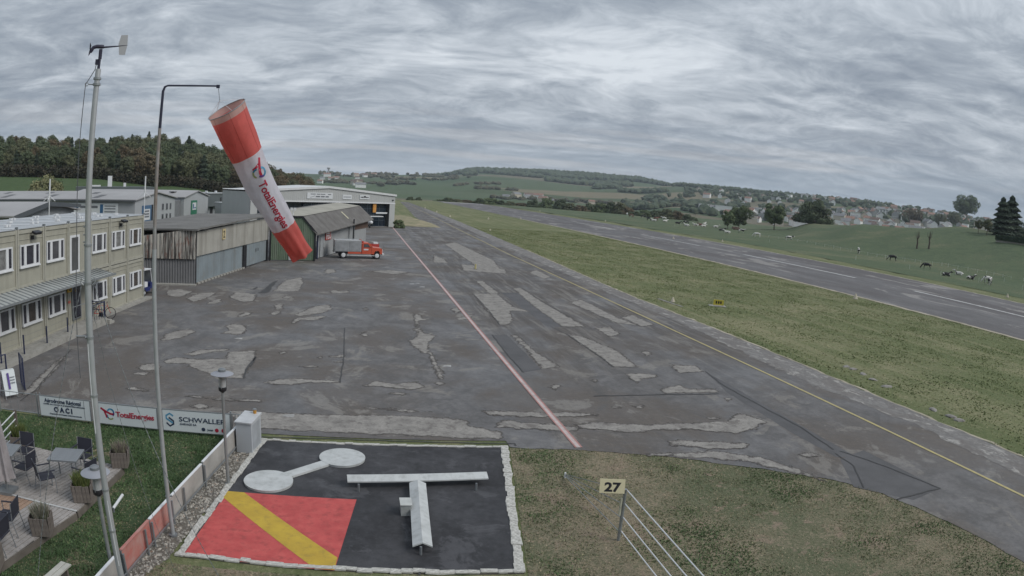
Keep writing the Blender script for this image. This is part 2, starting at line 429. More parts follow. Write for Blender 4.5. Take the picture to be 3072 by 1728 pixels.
def asphalt_mat(name, base, brown, pale, bro=0.5, stretch=(1, 0.35, 1), scale=1.0, wet=0.0, lanes=False):
    m = bpy.data.materials.new(name); m.use_nodes = True; t = NT(m.node_tree); b = m.node_tree.nodes['Principled BSDF']
    co = t.new('TexCoord').outputs['Object']; st = t.mapping(co, scale=stretch)
    big = t.noise(st, 0.13*scale, 6, 0.62, 0.5); mid = t.noise(st, 0.65*scale, 7, 0.72, 0.5); fine = t.noise(co, 5, 6, 0.75); sm = t.noise(t.mapping(st, loc=(31, 17, 0)), 0.30*scale, 7, 0.68, 0.6)
    c = t.mix(t.ramp(mid, [(0.40, 0), (0.60, 1)]), base, tuple(v*0.62 for v in base))
    c = t.mix(t.math('MULTIPLY', t.ramp(big, [(0.45, 0), (0.58, 1)]), bro), c, brown)
    c = t.mix(t.math('MULTIPLY', t.ramp(t.math('ADD', t.math('MULTIPLY', sm, 0.7), t.math('MULTIPLY', mid, 0.3)), [(0.36, 1), (0.46, 0)]), 0.8), c, tuple(v*0.5 for v in base))
    c = t.mix(t.math('MULTIPLY', t.ramp(sm, [(0.56, 0), (0.60, 1)]), 0.75), c, pale)
    c = t.mix(t.ramp(fine, [(0.34, 0.5), (0.52, 0)]), c, tuple(v*0.5 for v in base)); c = t.mix(t.ramp(fine, [(0.55, 0), (0.75, 0.5)]), c, pale)
    if lanes:      # the taxi side was laid in long lanes, worn differently
        sx_ = t.new('SeparateXYZ'); t.l.new(co, sx_.inputs[0]); msk = t.math('MULTIPLY', t.ramp(t.math('MULTIPLY', sx_.outputs[0], 0.05), [(0.36, 0), (0.44, 1)]), t.ramp(t.math('MULTIPLY', sx_.outputs[1], 0.01), [(0.26, 0.15), (0.42, 0.85)]))
        la = t.noise(t.mapping(co, scale=(0.75, 0.045, 1), loc=(3, 8, 0)), 1.0, 5, 0.7, 0.3); lb = t.noise(t.mapping(co, scale=(1.6, 0.12, 1), loc=(13, 2, 0)), 1.0, 6, 0.75, 0.4)
        c = t.mix(t.math('MULTIPLY', msk, t.ramp(la, [(0.44, 0), (0.52, 0.75)])), c, tuple(v*0.62 for v in brown)); c = t.mix(t.math('MULTIPLY', msk, t.ramp(lb, [(0.53, 0), (0.58, 0.6)])), c, pale)
    t.put(b.inputs['Base Color'], c)
    rg = t.ramp(t.noise(t.mapping(st, loc=(5, 50, 0)), 0.2, 5, 0.6), [(0.42, 0.85), (0.62, 0.85-0.42*wet)])
    t.put(b.inputs['Roughness'], rg); b.inputs['Specular IOR Level'].default_value = 0.45
    bp = t.new('Bump'); bp.inputs['Strength'].default_value = 0.35; bp.inputs['Distance'].default_value = 0.02
    t.put(bp.inputs['Height'], t.noise(co, 60, 3, 0.6)); t.l.new(bp.outputs[0], b.inputs['Normal'])
    return m


M_asph = asphalt_mat('worn_asphalt', (0.160, 0.155, 0.154), (0.106, 0.091, 0.079), (0.212, 0.198, 0.178), 1.0, (1, 0.8, 1), 1.25, 0.85, lanes=True)
M_rwy = asphalt_mat('runway_asphalt', (0.155, 0.149, 0.150), (0.088, 0.080, 0.080), (0.28, 0.265, 0.248), 0.95, (0.42, 0.15, 1), 1.3, 0.1)
M_patch = mat('pale_old_asphalt', (0.285, 0.270, 0.247), 0.9, var=0.22, vscale=0.9, col2=(0.195, 0.185, 0.172), bump=0.3, bscale=40, spec=0.2, dirt=(2.4, 0.75, (0.125, 0.115, 0.107)))
M_rim = mat('patch_rim', (0.105, 0.096, 0.088), 0.9, var=0.3, vscale=1.5, bump=0.2, spec=0.2)
M_newasph = mat('dark_repair_asphalt', (0.105, 0.103, 0.105), 0.75, var=0.25, vscale=0.8, bump=0.3, bscale=60, spec=0.35)
M_crack = mat('tar_seam', (0.05, 0.048, 0.047), 0.6, var=0.2)


def sheet(name, pts, z, m, parent=None):
    me = bpy.data.meshes.new(name); me.from_pydata([(p[0], p[1], z) for p in pts], [], [tuple(range(len(pts)))]); me.materials.append(m)
    bm = bmesh.new(); bm.from_mesh(me); bmesh.ops.triangulate(bm, faces=bm.faces)
    bmesh.ops.recalc_face_normals(bm, faces=bm.faces)
    if sum(f.normal.z for f in bm.faces) < 0: bmesh.ops.reverse_faces(bm, faces=bm.faces)
    bm.to_mesh(me); bm.free(); return link(name, me, parent)


def ragged(pts, amp, step=0.25, seed=0, close=True):
    """subdivide an outline and make it uneven"""
    out = []; n = len(pts)
    for i in range(n if close else n-1):
        a, b = Vector(pts[i][:2]), Vector(pts[(i+1) % n][:2]); k = max(1, int((b-a).length/step))
        nn = Vector((-(b-a).y, (b-a).x)).normalized() if (b-a).length > 1e-6 else Vector((0, 0))
        for j in range(k):
            p = a.lerp(b, j/k); out.append(tuple(p+nn*amp*(noise.noise((p.x*1.7, p.y*1.7, seed))*1.6+noise.noise((p.x*6, p.y*6, seed))*0.7)))
    if not close: out.append(tuple(pts[-1][:2]))
    return out


edge_r = [(24.6, -5), (24.5, 14.3), (24.3, 19.5), (24.2, 25), (24.2, 32), (24.1, 42), (23.7, 54), (23.9, 64), (25.1, 100), (27.5, 185), (29.5, 300), (31, 440)]
edge_l = [(25.5, 440), (21.5, 322), (16.6, 206), (16.0, 156), (14.5, 150), (8.0, 149), (-30, 149), (-46, 120), (-46, 100), (-24, 52), (-20, 24.4), (-16.8, 22.2), (-13.2, 21.42), (-3.6, 21.1), (5.0, 20.75)]
curve = [(5.0, 20.11), (7.27, 19.79), (9.98, 18.83), (12.84, 17.03), (14.6, 15.6), (15.5, 14.3), (15.95, 12.6), (16.3, 10.4), (16.35, 8.4), (16.2, 5), (16.1, -5)]
apron_pts = ragged(edge_r, 0.10, 0.5, 1, False)+edge_l+ragged(curve, 0.06, 0.15, 2, False)
apron = sheet('apron', apron_pts, 0.020, M_asph); tag(apron, 'patched grey asphalt apron and taxiway in front of the hangars', kind='structure')

# pale broken shoulder along the taxiway
M_should = asphalt_mat('crumbled_shoulder', (0.225, 0.215, 0.205), (0.13, 0.115, 0.105), (0.36, 0.345, 0.32), 0.6, (1.6, 0.9, 1), 3.0, 0.0)
sh_l = ragged([(22.3, -4), (22.2, 8), (22.4, 14), (22.6, 20), (21.9, 26), (22.0, 32), (22.4, 42), (22.1, 58), (22.6, 100), (24.6, 185), (27, 300)], 0.32, 0.4, 5, False)
sheet('shoulder', ragged([(24.4, -4), (24.4, 14.3), (24.2, 19.5), (24.1, 25), (24.1, 32), (24.0, 42), (23.6, 54), (23.8, 64), (25.0, 100), (27.4, 185), (29.3, 300)], 0.1, 0.5, 1, False)+sh_l[::-1], 0.026, M_should, apron)

rw = ragged([(56.0, -40), (55.9, 35), (55.8, 70), (56.2, 126), (57, 235), (59, 400), (61, 545)], 0.22, 1.2, 7, False)
rw2 = ragged([(97, 545), (95.5, 400), (94.2, 200), (93.6, 100), (93.6, -40)], 0.22, 1.2, 8, False)
runway = sheet('runway', rw+rw2, 0.024, M_rwy); tag(runway, 'long grey asphalt runway running away across the grass', kind='structure')
M_verge = mat('bleached_verge', (0.42, 0.375, 0.30), 0.95, var=0.35, vscale=0.6, col2=(0.26, 0.235, 0.17))


def strip(name, pts, w, z, m, parent, amp=0.0, step=1.0, seed=0):
    """a band of given width along a path"""
    P = [Vector(p) for p in (ragged(pts, amp, step, seed, False) if amp else pts)]; L, R = [], []
    for i, p in enumerate(P):
        d = (P[min(i+1, len(P)-1)]-P[max(i-1, 0)]).normalized(); n = Vector((-d.y, d.x)); ww = w[min(i, len(w)-1)] if hasattr(w, '__len__') else w
        L.append(p+n*ww/2); R.append(p-n*ww/2)
    k = len(P); me = bpy.data.meshes.new(name)
    me.from_pydata([(q.x, q.y, z) for q in L+R], [], [(i, k+i, k+i+1, i+1) for i in range(k-1)]); me.materials.append(m)
    return link(name, me, parent)


strip('runway_verge', [(56.0, -40), (55.9, 35), (55.8, 70), (56.2, 126), (57, 235)], 0.8, 0.03, M_verge, runway, 0.30, 1.0, 12)
strip('runway_verge', [(93.6, -40), (93.6, 100), (94.2, 200)], 0.7, 0.03, M_verge, runway, 0.35, 1.0, 13)
strip('grass_verge', [(24.75, -4), (24.65, 14.3), (24.4, 19.5), (24.3, 25), (24.3, 32), (24.2, 42), (23.8, 54), (24.0, 64), (25.2, 100)], 0.22, 0.012, M_verge, apron, 0.15, 0.6, 14)


def paint(name, col, wear=0.5, scale=3.0):
    m = bpy.data.materials.new(name); m.use_nodes = True; t = NT(m.node_tree); b = m.node_tree.nodes['Principled BSDF']
    co = t.new('TexCoord').outputs['Object']
    c = t.mix(t.math('MULTIPLY', t.ramp(t.noise(co, scale, 6, 0.7), [(0.42, 0), (0.62, 1)]), wear), col, (0.19, 0.18, 0.17))
    t.put(b.inputs['Base Color'], c); b.inputs['Roughness'].default_value = 0.75; return m


M_wline = paint('worn_white_paint', (0.50, 0.50, 0.49), 0.75, 1.5); M_yline = paint('yellow_line_paint', (0.42, 0.355, 0.155), 0.35); M_rline = paint('faded_red_paint', (0.42, 0.19, 0.17), 0.5); M_pline = paint('pale_pink_paint', (0.50, 0.42, 0.40), 0.4)
for i, (v0, v1, w) in enumerate([(-5, 33, .9), (38, 70, .9), (84, 120, .9), (140, 175, .7), (195, 235, .6), (260, 300, .6)]):
    strip('runway_centre_line', [(75.2+0.009*v0, v0), (75.2+0.009*v1, v1)], w, 0.032, M_wline, runway)
for k in range(8): strip('threshold_stripe', [(64+k*4, 505), (64.2+k*4, 535)], 1.9, 0.032, M_wline, runway)
# yellow taxi line, red and white apron line
strip('yellow_line', [(20.75, -4), (20.65, 12), (20.5, 40), (20.5, 90), (21.2, 130), (24.0, 260), (27, 420)], 0.16, 0.032, M_yline, apron)
strip('red_line', [(7.28, 19.95), (7.24, 60), (7.15, 100), (7.1, 143)], 0.26, 0.032, M_pline, apron)
strip('red_line_edge', [(7.38, 19.95), (7.34, 60), (7.25, 100), (7.2, 143)], 0.06, 0.036, M_rline, apron)
strip('red_line_edge', [(7.18, 19.95), (7.14, 60), (7.05, 100), (7.0, 143)], 0.06, 0.036, M_rline, apron)

# patches of older asphalt showing through, each with a dark worn rim
ZA = lambda pts: [(300+x*.4658, 780+y*.4658) for x, y in pts]
ZB = lambda pts: [(1300+x*.552, 600+y*.552) for x, y in pts]
PATCH = [ZA(p) for p in [
 [(390,520),(430,475),(540,450),(600,450),(608,465),(540,495),(440,520)], [(780,480),(830,455),(810,430),(850,410),(945,425),(935,470),(880,490),(840,478)],
 [(410,655),(480,630),(640,640),(810,640),(820,605),(860,590),(1000,585),(1005,620),(950,700),(925,765),(820,765),(680,725),(570,690),(580,670),(430,670)],
 [(240,695),(290,675),(350,670),(400,690),(350,715),(290,720)], [(215,740),(250,725),(340,725),(300,745)], [(550,610),(650,580),(830,575),(830,585),(700,600),(600,620)],
 [(1255,355),(1310,330),(1380,300),(1480,290),(1495,320),(1420,345),(1280,365)], [(1225,410),(1260,378),(1290,375),(1440,362),(1460,370),(1380,390),(1290,388),(1245,415)],
 [(880,370),(930,340),(980,340),(940,365)], [(1115,295),(1150,285),(1185,290),(1175,315),(1130,320)], [(1095,350),(1120,332),(1160,332),(1165,345),(1120,357)],
 [(830,240),(870,210),(960,215),(1010,225),(990,265),(920,275)], [(690,285),(720,260),(770,255),(790,275),(730,285)], [(1115,205),(1160,160),(1200,130),(1300,110),(1310,150),(1280,200),(1200,205)],
 [(1440,80),(1465,60),(1510,60),(1520,80),(1470,90)], [(1480,205),(1510,195),(1550,205),(1600,195),(1605,212),(1550,215),(1500,218)], [(1175,245),(1200,230),(1245,240),(1210,255)],
 [(1690,325),(1710,308),(1730,315),(1715,333)], [(2020,345),(2060,360),(2080,378),(2140,380),(2060,395),(2050,430),(2080,470),(2170,490),(2120,530),(2110,570),(2150,620),(2180,680),(2215,770),(2190,775),(2150,700),(2120,610),(2070,595),(2000,545),(1995,520),(2040,500),(2030,440),(2025,395)],
 [(2150,795),(2190,787),(2225,800),(2190,810)], [(1060,795),(1130,775),(1250,768),(1350,770),(1545,785),(1545,795),(1350,793),(1240,808),(1130,805)],
 [(1690,815),(1770,785),(1900,800),(2040,785),(2100,825),(2000,840),(1880,830),(1800,815)], [(1860,865),(1940,858),(1985,868),(1930,878)],
 [(540,877),(620,880),(700,890),(830,900),(980,900),(1060,915),(950,918),(800,908),(640,894)], [(570,940),(650,935),(710,950),(650,960)], [(140,825),(230,822),(330,850),(240,848)],
 [(1710,955),(1900,958),(2140,978),(1950,978)], [(840,968),(1300,995),(2000,1005),(2340,1030),(2370,1070),(2576,1112),(2576,1158),(1900,1130),(1010,1085),(830,1010)],
 [(2470,990),(2530,975),(2590,985),(2590,1005),(2500,1005)], [(1160,600),(1190,588),(1215,600),(1175,610)], [(1475,625),(1575,610),(1575,630),(1500,632)], [(1395,630),(1420,625),(1437,635),(1410,640)],
 [(1685,470),(1710,465),(1720,490),(1690,500)], [(430,200),(520,190),(600,205),(520,240),(440,235)], [(560,250),(640,215),(760,210),(690,245),(600,275)], [(1750,75),(1860,65),(1990,80),(1900,95)],
 [(1510,655),(1560,650),(1565,662),(1520,665)], [(1290,690),(1350,683),(1395,690),(1340,697)], [(2260,320),(2300,310),(2330,330),(2290,345)], [(2290,380),(2350,360),(2410,350),(2380,380),(2320,390)]]]
PATCH += [ZB(p) for p in [
 [(215,510),(350,512),(430,580),(530,610),(420,603),(430,660),(405,682),(360,680)], [(420,735),(450,735),(560,830),(690,910),(590,920),(500,810)], [(730,735),(800,740),(1000,820),(1110,910),(980,910),(870,830)],
 [(430,480),(480,480),(600,560),(740,640),(830,690),(700,690),(560,590)], [(1285,900),(1415,900),(1475,935),(1335,942)], [(1040,945),(1130,946),(1220,950),(1215,965),(1140,972),(1105,1000)], [(1240,1030),(1330,1010),(1390,1030),(1530,1030),(1555,1050),(1250,1052)],
 [(270,1150),(420,1150),(600,1160),(750,1155),(910,1170),(780,1180),(500,1180),(300,1172)], [(730,1235),(880,1210),(1180,1225),(1600,1205),(1640,1165),(1700,1170),(1810,1210),(1740,1250),(1640,1270),(1400,1250),(1180,1255),(1100,1265)],
 [(380,1200),(620,1222),(800,1240),(760,1262),(560,1250),(330,1240)], [(1280,1318),(1400,1310),(1720,1330),(1690,1350),(1550,1360),(1300,1335)],
 [(845,985),(875,977),(905,988),(870,995)], [(630,1020),(660,1005),(690,1010),(660,1045)], [(1130,830),(1160,820),(1190,835),(1160,850)], [(970,1128),(1000,1124),(1012,1132),(990,1136)], [(1090,1125),(1130,1118),(1160,1125),(1120,1135)], [(1580,1082),(1605,1076),(1625,1087),(1600,1097)],
 [(230,440),(270,440),(360,510),(310,515)], [(60,240),(120,230),(330,330),(380,400),(280,395)], [(150,350),(390,378),(400,402),(160,385)], [(1990,1385),(2060,1375),(2100,1395),(2030,1405)], [(740,560),(800,540),(1000,640),(1120,685),(990,670),(860,610)],
 [(880,700),(960,690),(1010,730),(960,745)], [(1020,640),(1080,625),(1200,680),(1130,690)], [(0,300),(60,322),(80,345),(0,340)], [(1490,1180),(1540,1180),(1560,1195),(1500,1200)], [(560,380),(640,420),(600,430),(520,395)]]]
M_worn = bpy.data.materials.new('worn_patch'); M_worn.use_nodes = True; t = NT(M_worn.node_tree); b = t.n['Principled BSDF']; b.inputs['Roughness'].default_value = 0.9; b.inputs['Specular IOR Level'].default_value = 0.2
co = t.new('TexCoord').outputs['Object']; ea = t.new('Attribute'); ea.attribute_name = 'edge'
eg = t.math('ADD', ea.outputs['Fac'], t.math('MULTIPLY', t.math('SUBTRACT', t.noise(co, 2.6, 7, 0.72), 0.5), 1.5))
c = t.mix(t.ramp(t.noise(co, 1.4, 6, 0.7), [(0.38, 0), (0.62, 1)]), (0.305, 0.289, 0.265), (0.215, 0.203, 0.188))
c = t.mix(t.ramp(t.noise(t.mapping(co, loc=(4, 9, 0)), 2.2, 6, 0.72, 0.5), [(0.53, 0), (0.62, 0.75)]), c, (0.135, 0.122, 0.113)); c = t.mix(t.ramp(t.noise(co, 14, 4, 0.7), [(0.35, 0.4), (0.55, 0)]), c, (0.10, 0.095, 0.09))
c = t.mix(t.ramp(eg, [(0.52, 1), (0.66, 0)]), c, (0.085, 0.077, 0.072)); t.put(b.inputs['Base Color'], c)
tp_ = t.new('BsdfTransparent'); mx = t.new('MixShader'); t.put(mx.inputs[0], t.ramp(eg, [(0.44, 0), (0.47, 1)])); t.l.new(tp_.outputs[0], mx.inputs[1]); t.l.new(b.outputs[0], mx.inputs[2]); t.l.new(mx.outputs[0], t.n['Material Output'].inputs[0])


def worn_patch(w, i, name='asphalt_patch'):
    """an area of old asphalt on a fine grid; each vertex knows how far inside the outline it lies, so the edge can break up"""
    P = np.array([(q[0], q[1]) for q in ragged([(q[0], q[1]) for q in w], .06, .3, i+.5)]); Q = np.roll(P, -1, 0); mg = .30
    lo_, hi_ = P.min(0)-mg, P.max(0)+mg; st = .16 if (hi_-lo_).max() < 14 else .24; nx, ny = int((hi_[0]-lo_[0])/st)+2, int((hi_[1]-lo_[1])/st)+2
    gx, gy = np.meshgrid(lo_[0]+np.arange(nx)*st, lo_[1]+np.arange(ny)*st); X = np.stack([gx.ravel(), gy.ravel()], 1)
    d2 = np.full(len(X), 1e9); ins = np.zeros(len(X), bool)
    for a, b in zip(P, Q):
        ab = b-a; tt = np.clip(((X-a) @ ab)/max(1e-9, ab @ ab), 0, 1); d2 = np.minimum(d2, ((X-a-tt[:, None]*ab)**2).sum(1))
        ins ^= ((a[1] > X[:, 1]) != (b[1] > X[:, 1])) & (X[:, 0] < (b[0]-a[0])*(X[:, 1]-a[1])/((b[1]-a[1]) or 1e-9)+a[0])
    sd = np.where(ins, 1, -1)*np.sqrt(d2); fs = []; keep = sd > -mg
    for y in range(ny-1):
        for x in range(nx-1):
            k = y*nx+x
            if keep[k] or keep[k+1] or keep[k+nx] or keep[k+nx+1]: fs.append((k, k+1, k+nx+1, k+nx))
    used = sorted({q for f in fs for q in f}); re_ = {q: n_ for n_, q in enumerate(used)}; z = 0.0236+0.0006*(i % 13)
    me = bpy.data.meshes.new(name); me.from_pydata([(X[q, 0], X[q, 1], z) for q in used], [], [tuple(re_[q] for q in f) for f in fs]); me.materials.append(M_worn)
    at = me.attributes.new('edge', 'FLOAT', 'POINT'); at.data.foreach_set('value', np.clip(.5+sd[used]/.55, 0, 1.25).astype(np.float32)); return link(name, me, apron)


for i, p in enumerate(PATCH): worn_patch([G(x, y) for x, y in p], i)
worn_patch([G(x, y) for x, y in [(212, 1055), (170, 1085), (130, 1120), (85, 1165), (55, 1195), (105, 1178), (165, 1112)]], 7, 'pale_edge'); worn_patch([G(x, y) for x, y in ZB([(1100,1385),(1300,1375),(1560,1370),(1780,1400),(1900,1440),(2010,1470),(2150,1540),(1990,1490),(1700,1425),(1400,1400)])], 3, 'shallow_margin')
# darker repair lanes and tar seams
for pts in [ZB([(320,735),(400,735),(590,925),(490,940)]), ZB([(370,505),(460,505),(700,690),(620,690)]), ZB([(1480,935),(1720,1070),(2000,1230),(2300,1400),(2190,1400),(1950,1270),(1600,1050)])]:
    sheet('repair_lane', ragged([G(x, y) for x, y in pts], 0.04, 0.4, 3), 0.0225, M_newasph, apron)
sheet('repair_lane', [G(x, y) for x, y in [(2590, 1352), (2820, 1467), (2740, 1502), (2560, 1462), (2520, 1380)]], 0.0222, M_newasph, apron)
for pts, w in [(ZB([(320,735),(400,840),(490,940)]), .07), (ZB([(640,690),(730,735),(870,830),(980,910)]), .05), (ZB([(870,1068),(1200,1062),(1550,1056)]), .09), ([(2505, 1362), (2560, 1400), (2590, 1465)], .05), ([(2520, 1355), (2640, 1395), (2820, 1467)], .05), ([(2690, 1500), (2820, 1467)], .07),
               (ZB([(1480,935),(1560,1000),(1720,1090),(2000,1240),(2174,1360)]), .06), (ZA([(970,690),(1005,625),(945,700),(925,765)]), .08), (ZA([(1575,440),(1570,640),(1545,795)]), .05), ([(780, 1313), (1000, 1318), (1300, 1328), (1545, 1333), (1547, 1340)], .06), (ZB([(215,510),(300,600),(360,680)]), .05), (ZB([(480,480),(600,560),(740,640)]), .05), ([(60, 1205), (110, 1170), (160, 1110), (215, 1050)], .05)]:
    strip('tar_seam', [tuple(G(x, y)[:2]) for x, y in pts], w, 0.034, M_crack, apron, 0.03, 0.25, 4)
# black oil stain by the hangar door, pale flecks
sheet('oil_stain', ragged([G(x, y) for x, y in ZA([(1020,215),(1070,180),(1110,145),(1145,133),(1118,165),(1090,205),(1060,216)])], 0.06, 0.3, 6), 0.031, M_crack, apron)
sheet('oil_stain', ragged([G(x, y) for x, y in ZA([(980,190),(1010,175),(1015,183),(990,192)])], 0.05, 0.3, 6), 0.031, M_crack, apron)
for px, py in [(1235, 853), (1265, 862), (1250, 851), (1340, 1100), (715, 1017), (862, 1249)]:
    q = G(px, py); sheet('paint_fleck', ragged([(q.x-.22, q.y-.1), (q.x+.2, q.y-.15), (q.x+.25, q.y+.2), (q.x-.1, q.y+.12)], 0.06, 0.1, px), 0.034, M_wline, apron)

# bare mound beside the far hangar
mb = MB(); n = 26
for j in range(9):
    for i in range(n):
        u, w = i/(n-1), j/8; x = 8.6+(9.5-6*max(0, w-0.3))*u; y = 150+w*60
        mb.v.append((x, y, 0.03+1.0*math.sin(PI*u)*math.sin(PI*min(1, w*1.1))*(0.6+0.5*noise.noise((x*.4, y*.1, 0)))))
for j in range(8):
    for i in range(n-1): mb.f.append((j*n+i, j*n+i+1, (j+1)*n+i+1, (j+1)*n+i)); mb.m.append(0)
mound = mb.build('earth_mound', mat('dry_straw_earth', (0.34, 0.28, 0.185), 0.95, col2=(0.16, 0.165, 0.085), vscale=0.3, bump=0.3, bscale=4), smooth='all')
tag(mound, 'straw-coloured earth bank between the far hangar and the taxiway', kind='structure')
# ================================================================= BUILDINGS
def W(px, py, a, b):
    """(x along, z up) where a spot of the photograph meets the upright plane through a and b"""
    d = ray(px, py); ex, ey = b[0]-a[0], b[1]-a[1]; n = math.hypot(ex, ey); ex /= n; ey /= n
    det = -ex*d.y+ey*d.x; s_ = (a[0]*d.y-a[1]*d.x)/det; tt = (-ex*a[1]+ey*a[0])/det
    return s_, CAM_H+tt*d.z


M_cream = mat('cream_panel', (0.355, 0.345, 0.285), 0.55, var=0.10, vscale=0.6, streak=(3, 0.35, (0.235, 0.228, 0.19)), dirt=(1.2, 0.25, (0.25, 0.24, 0.20)))
M_creamf = mat('cream_frame', (0.385, 0.375, 0.315), 0.5, var=0.12, vscale=1.5, dirt=(3, 0.3, (0.19, 0.18, 0.15)))
M_white = mat('white_plastic', (0.66, 0.67, 0.68), 0.4, var=0.06)
M_glass = mat('window_glass', (0.035, 0.035, 0.05), 0.08, var=0.4, vscale=0.8, spec=0.6)
M_glass2 = mat('curtained_glass', (0.10, 0.10, 0.11), 0.15, var=0.5, vscale=1.2, spec=0.6)
M_blind = mat('slatted_blind', (0.10, 0.10, 0.10), 0.5, var=0.3)
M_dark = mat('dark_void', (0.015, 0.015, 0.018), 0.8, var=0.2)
M_galv = mat('galvanised_steel', (0.33, 0.35, 0.36), 0.45, metal=0.55, var=0.18, vscale=4)
M_galvd = mat('dull_steel', (0.24, 0.255, 0.265), 0.55, metal=0.4, var=0.2, vscale=4)
M_conc = mat('pale_concrete', (0.34, 0.33, 0.30), 0.9, var=0.2, vscale=1.5, bump=0.3, dirt=(3, 0.5, (0.18, 0.17, 0.15)))
M_black = mat('black_paint', (0.018, 0.018, 0.022), 0.45, var=0.2)
M_navy = mat('navy_steel', (0.022, 0.03, 0.075), 0.45, var=0.2)
M_amber = mat('amber_sign', (0.55, 0.33, 0.03), 0.5, var=0.1)
M_red = mat('red_paint', (0.42, 0.045, 0.035), 0.45, var=0.15)
M_roofm = mat('pale_roof_sheet', (0.44, 0.46, 0.475), 0.5, metal=0.2, var=0.12, vscale=1, streak=(2, 0.3, (0.32, 0.33, 0.34)))

# ---- container office block, two storeys
MOD, NM = 2.62, 8; LEN = MOD*NM
ca = Vector((-15.1, 45.55)); cdir = (Vector((-17.1, 28.42))-ca).normalized(); cl_ = ca+cdir*LEN
block = facade('office_block', cl_, ca, 'two-storey cream container office block with rows of white windows', 'office block')
TOP, MID, DEP = 5.73, 2.86, 6.1
mb = MB()
for st, (z0, z1) in enumerate(((0.06, MID), (MID, TOP-0.03))):
    for k in range(NM):
        mb.lo(k*MOD+0.05, (k+1)*MOD-0.05, 0.04, DEP, z0+0.05, z1-0.03)
wall = mb.build('wall', M_cream, block)
fr, pil = MB(), MB()
for k in range(NM+1):
    for s_ in (-0.085, 0.085):
        if 0 <= k*MOD+s_ <= LEN: pil.lo(k*MOD+s_-0.065, k*MOD+s_+0.065, -0.03, 0.10, 0.06, TOP)
pil.build('corner_post', M_creamf, block)
for z in (0.12, MID-0.12, MID+0.10, TOP-0.12): fr.lo(0, LEN, -0.012, 0.06, z-0.09, z+0.09)
for z in (MID-0.45, TOP-0.5): fr.lo(0, LEN, 0.012, 0.05, z-0.015, z+0.015)
fr.build('edge_beam', M_creamf, block)
se = MB(); se.lo(0, LEN, -0.02, 0.05, MID-0.025, MID+0.01)
for k in range(1, NM): se.lo(k*MOD-0.012, k*MOD+0.012, -0.02, 0.06, 0.06, TOP)
se.build('module_joint', M_dark, block)
rf = MB(); rf.lo(0.02, LEN-0.02, 0.0, DEP, TOP, TOP+0.03)
roof = rf.build('roof', M_roofm, block)
jn = MB()
for k in range(NM+1): jn.lo(max(0, k*MOD-0.22), min(LEN, k*MOD+0.22), 0.12, DEP, TOP+0.031, TOP+0.06)
jn.build('joint_cover', mat('pale_joint', (0.54, 0.555, 0.565), 0.5, var=0.08), roof)
rnd = random.Random(5)
for k in range(NM):
    for y in (1.6, 3.4, 5.1):
        for d in (-0.16, 0.16):
            mb = MB(); mb.box((k*MOD+1.31+d+rnd.uniform(-.15, .15), y, TOP+0.10), (0.16, 0.2, 0.12)); mb.build('vent_cap', M_white, roof)
cm = MB().box((0, 0.02, TOP+0.08), (0.14, 0.12, 0.1)).mesh('lifting_corner', M_galvd)
for k in range(NM+1): link('lifting_corner', cm, block, (k*MOD, 0, 0))


def win_meshes(w, h):
    f = MB(); t_ = 0.075
    f.lo(0, w, -0.06, 0.03, 0, t_).lo(0, w, -0.06, 0.03, h-t_, h).lo(0, t_, -0.06, 0.03, t_, h-t_).lo(w-t_, w, -0.06, 0.03, t_, h-t_)
    xs = [t_, t_+w*0.15, t_+w*0.15+0.17*w*0.7, w-t_-w*0.15-0.17*w*0.7, w-t_-w*0.15, w-t_]
    f.lo(xs[1], xs[2], -0.06, 0.03, t_, h-t_).lo(xs[3], xs[4], -0.06, 0.03, t_, h-t_).lo(-0.04, w+0.04, -0.10, 0.0, -0.06, 0.0)
    ps = [MB().lo(xs[a], xs[a+1], -0.012, 0.02, t_, h-t_) for a in (0, 2, 4)]
    return f.mesh('window', M_white), [p.mesh('pane', M_glass2 if i == 1 else M_glass) for i, p in enumerate(ps)]


wf, wp = win_meshes(1.85, 1.06)
mids = [wp[1]]
for nm_, cl2 in (('drawn_curtain', (0.24, 0.24, 0.235)), ('brown_blind', (0.085, 0.07, 0.06)), ('dim_room', (0.05, 0.05, 0.065))):
    m2 = wp[1].copy(); m2.materials.clear(); m2.materials.append(mat(nm_, cl2, 0.2, var=0.45, vscale=3, spec=0.6, streak=(6, 0.4, tuple(v*0.5 for v in cl2)))); mids.append(m2)
for x1, z0 in [(0.49, 3.85), (3.13, 3.87), (5.8, 3.88), (11.03, 3.92), (13.62, 3.92), (16.18, 3.92), (18.85, 3.92), (0.42, 1.02), (3.05, 1.02), (5.76, 1.04), (10.98, 1.08), (13.58, 1.1), (16.14, 1.1), (18.8, 1.1)]:
    o = link('window', wf, block, (LEN-x1-1.85, 0, z0))
    for k_, p in enumerate(wp): link('pane', p if k_ != 1 else mids[int(x1*7+z0*3) % 4], o)
# doors
dr = MB(); X = LEN-10.3
dr.lo(X-0.06, X+1.06, -0.05, 0.03, 3.0, 5.06); d1 = dr.build('door', M_white, block); d1['label'] = 'upper glazed door behind the mast'
g = MB(); g.lo(X+0.12, X+0.88, -0.06, -0.04, 3.14, 4.94); g.build('pane', M_blind, d1)
dr = MB(); X = LEN-10.15
dr.lo(X-0.05, X+1.0, -0.05, 0.03, 0.42, 2.3); d2 = dr.build('door', M_galv, block); d2['label'] = 'dark glazed entrance door under the canopy'
g = MB(); g.lo(X+0.08, X+0.87, -0.07, -0.045, 0.5, 2.2); g.build('pane', M_glass, d2)
mb = MB(); mb.lo(X+0.3, X+0.42, -0.082, -0.071, 1.95, 2.08); mb.build('sticker', M_amber, d2)
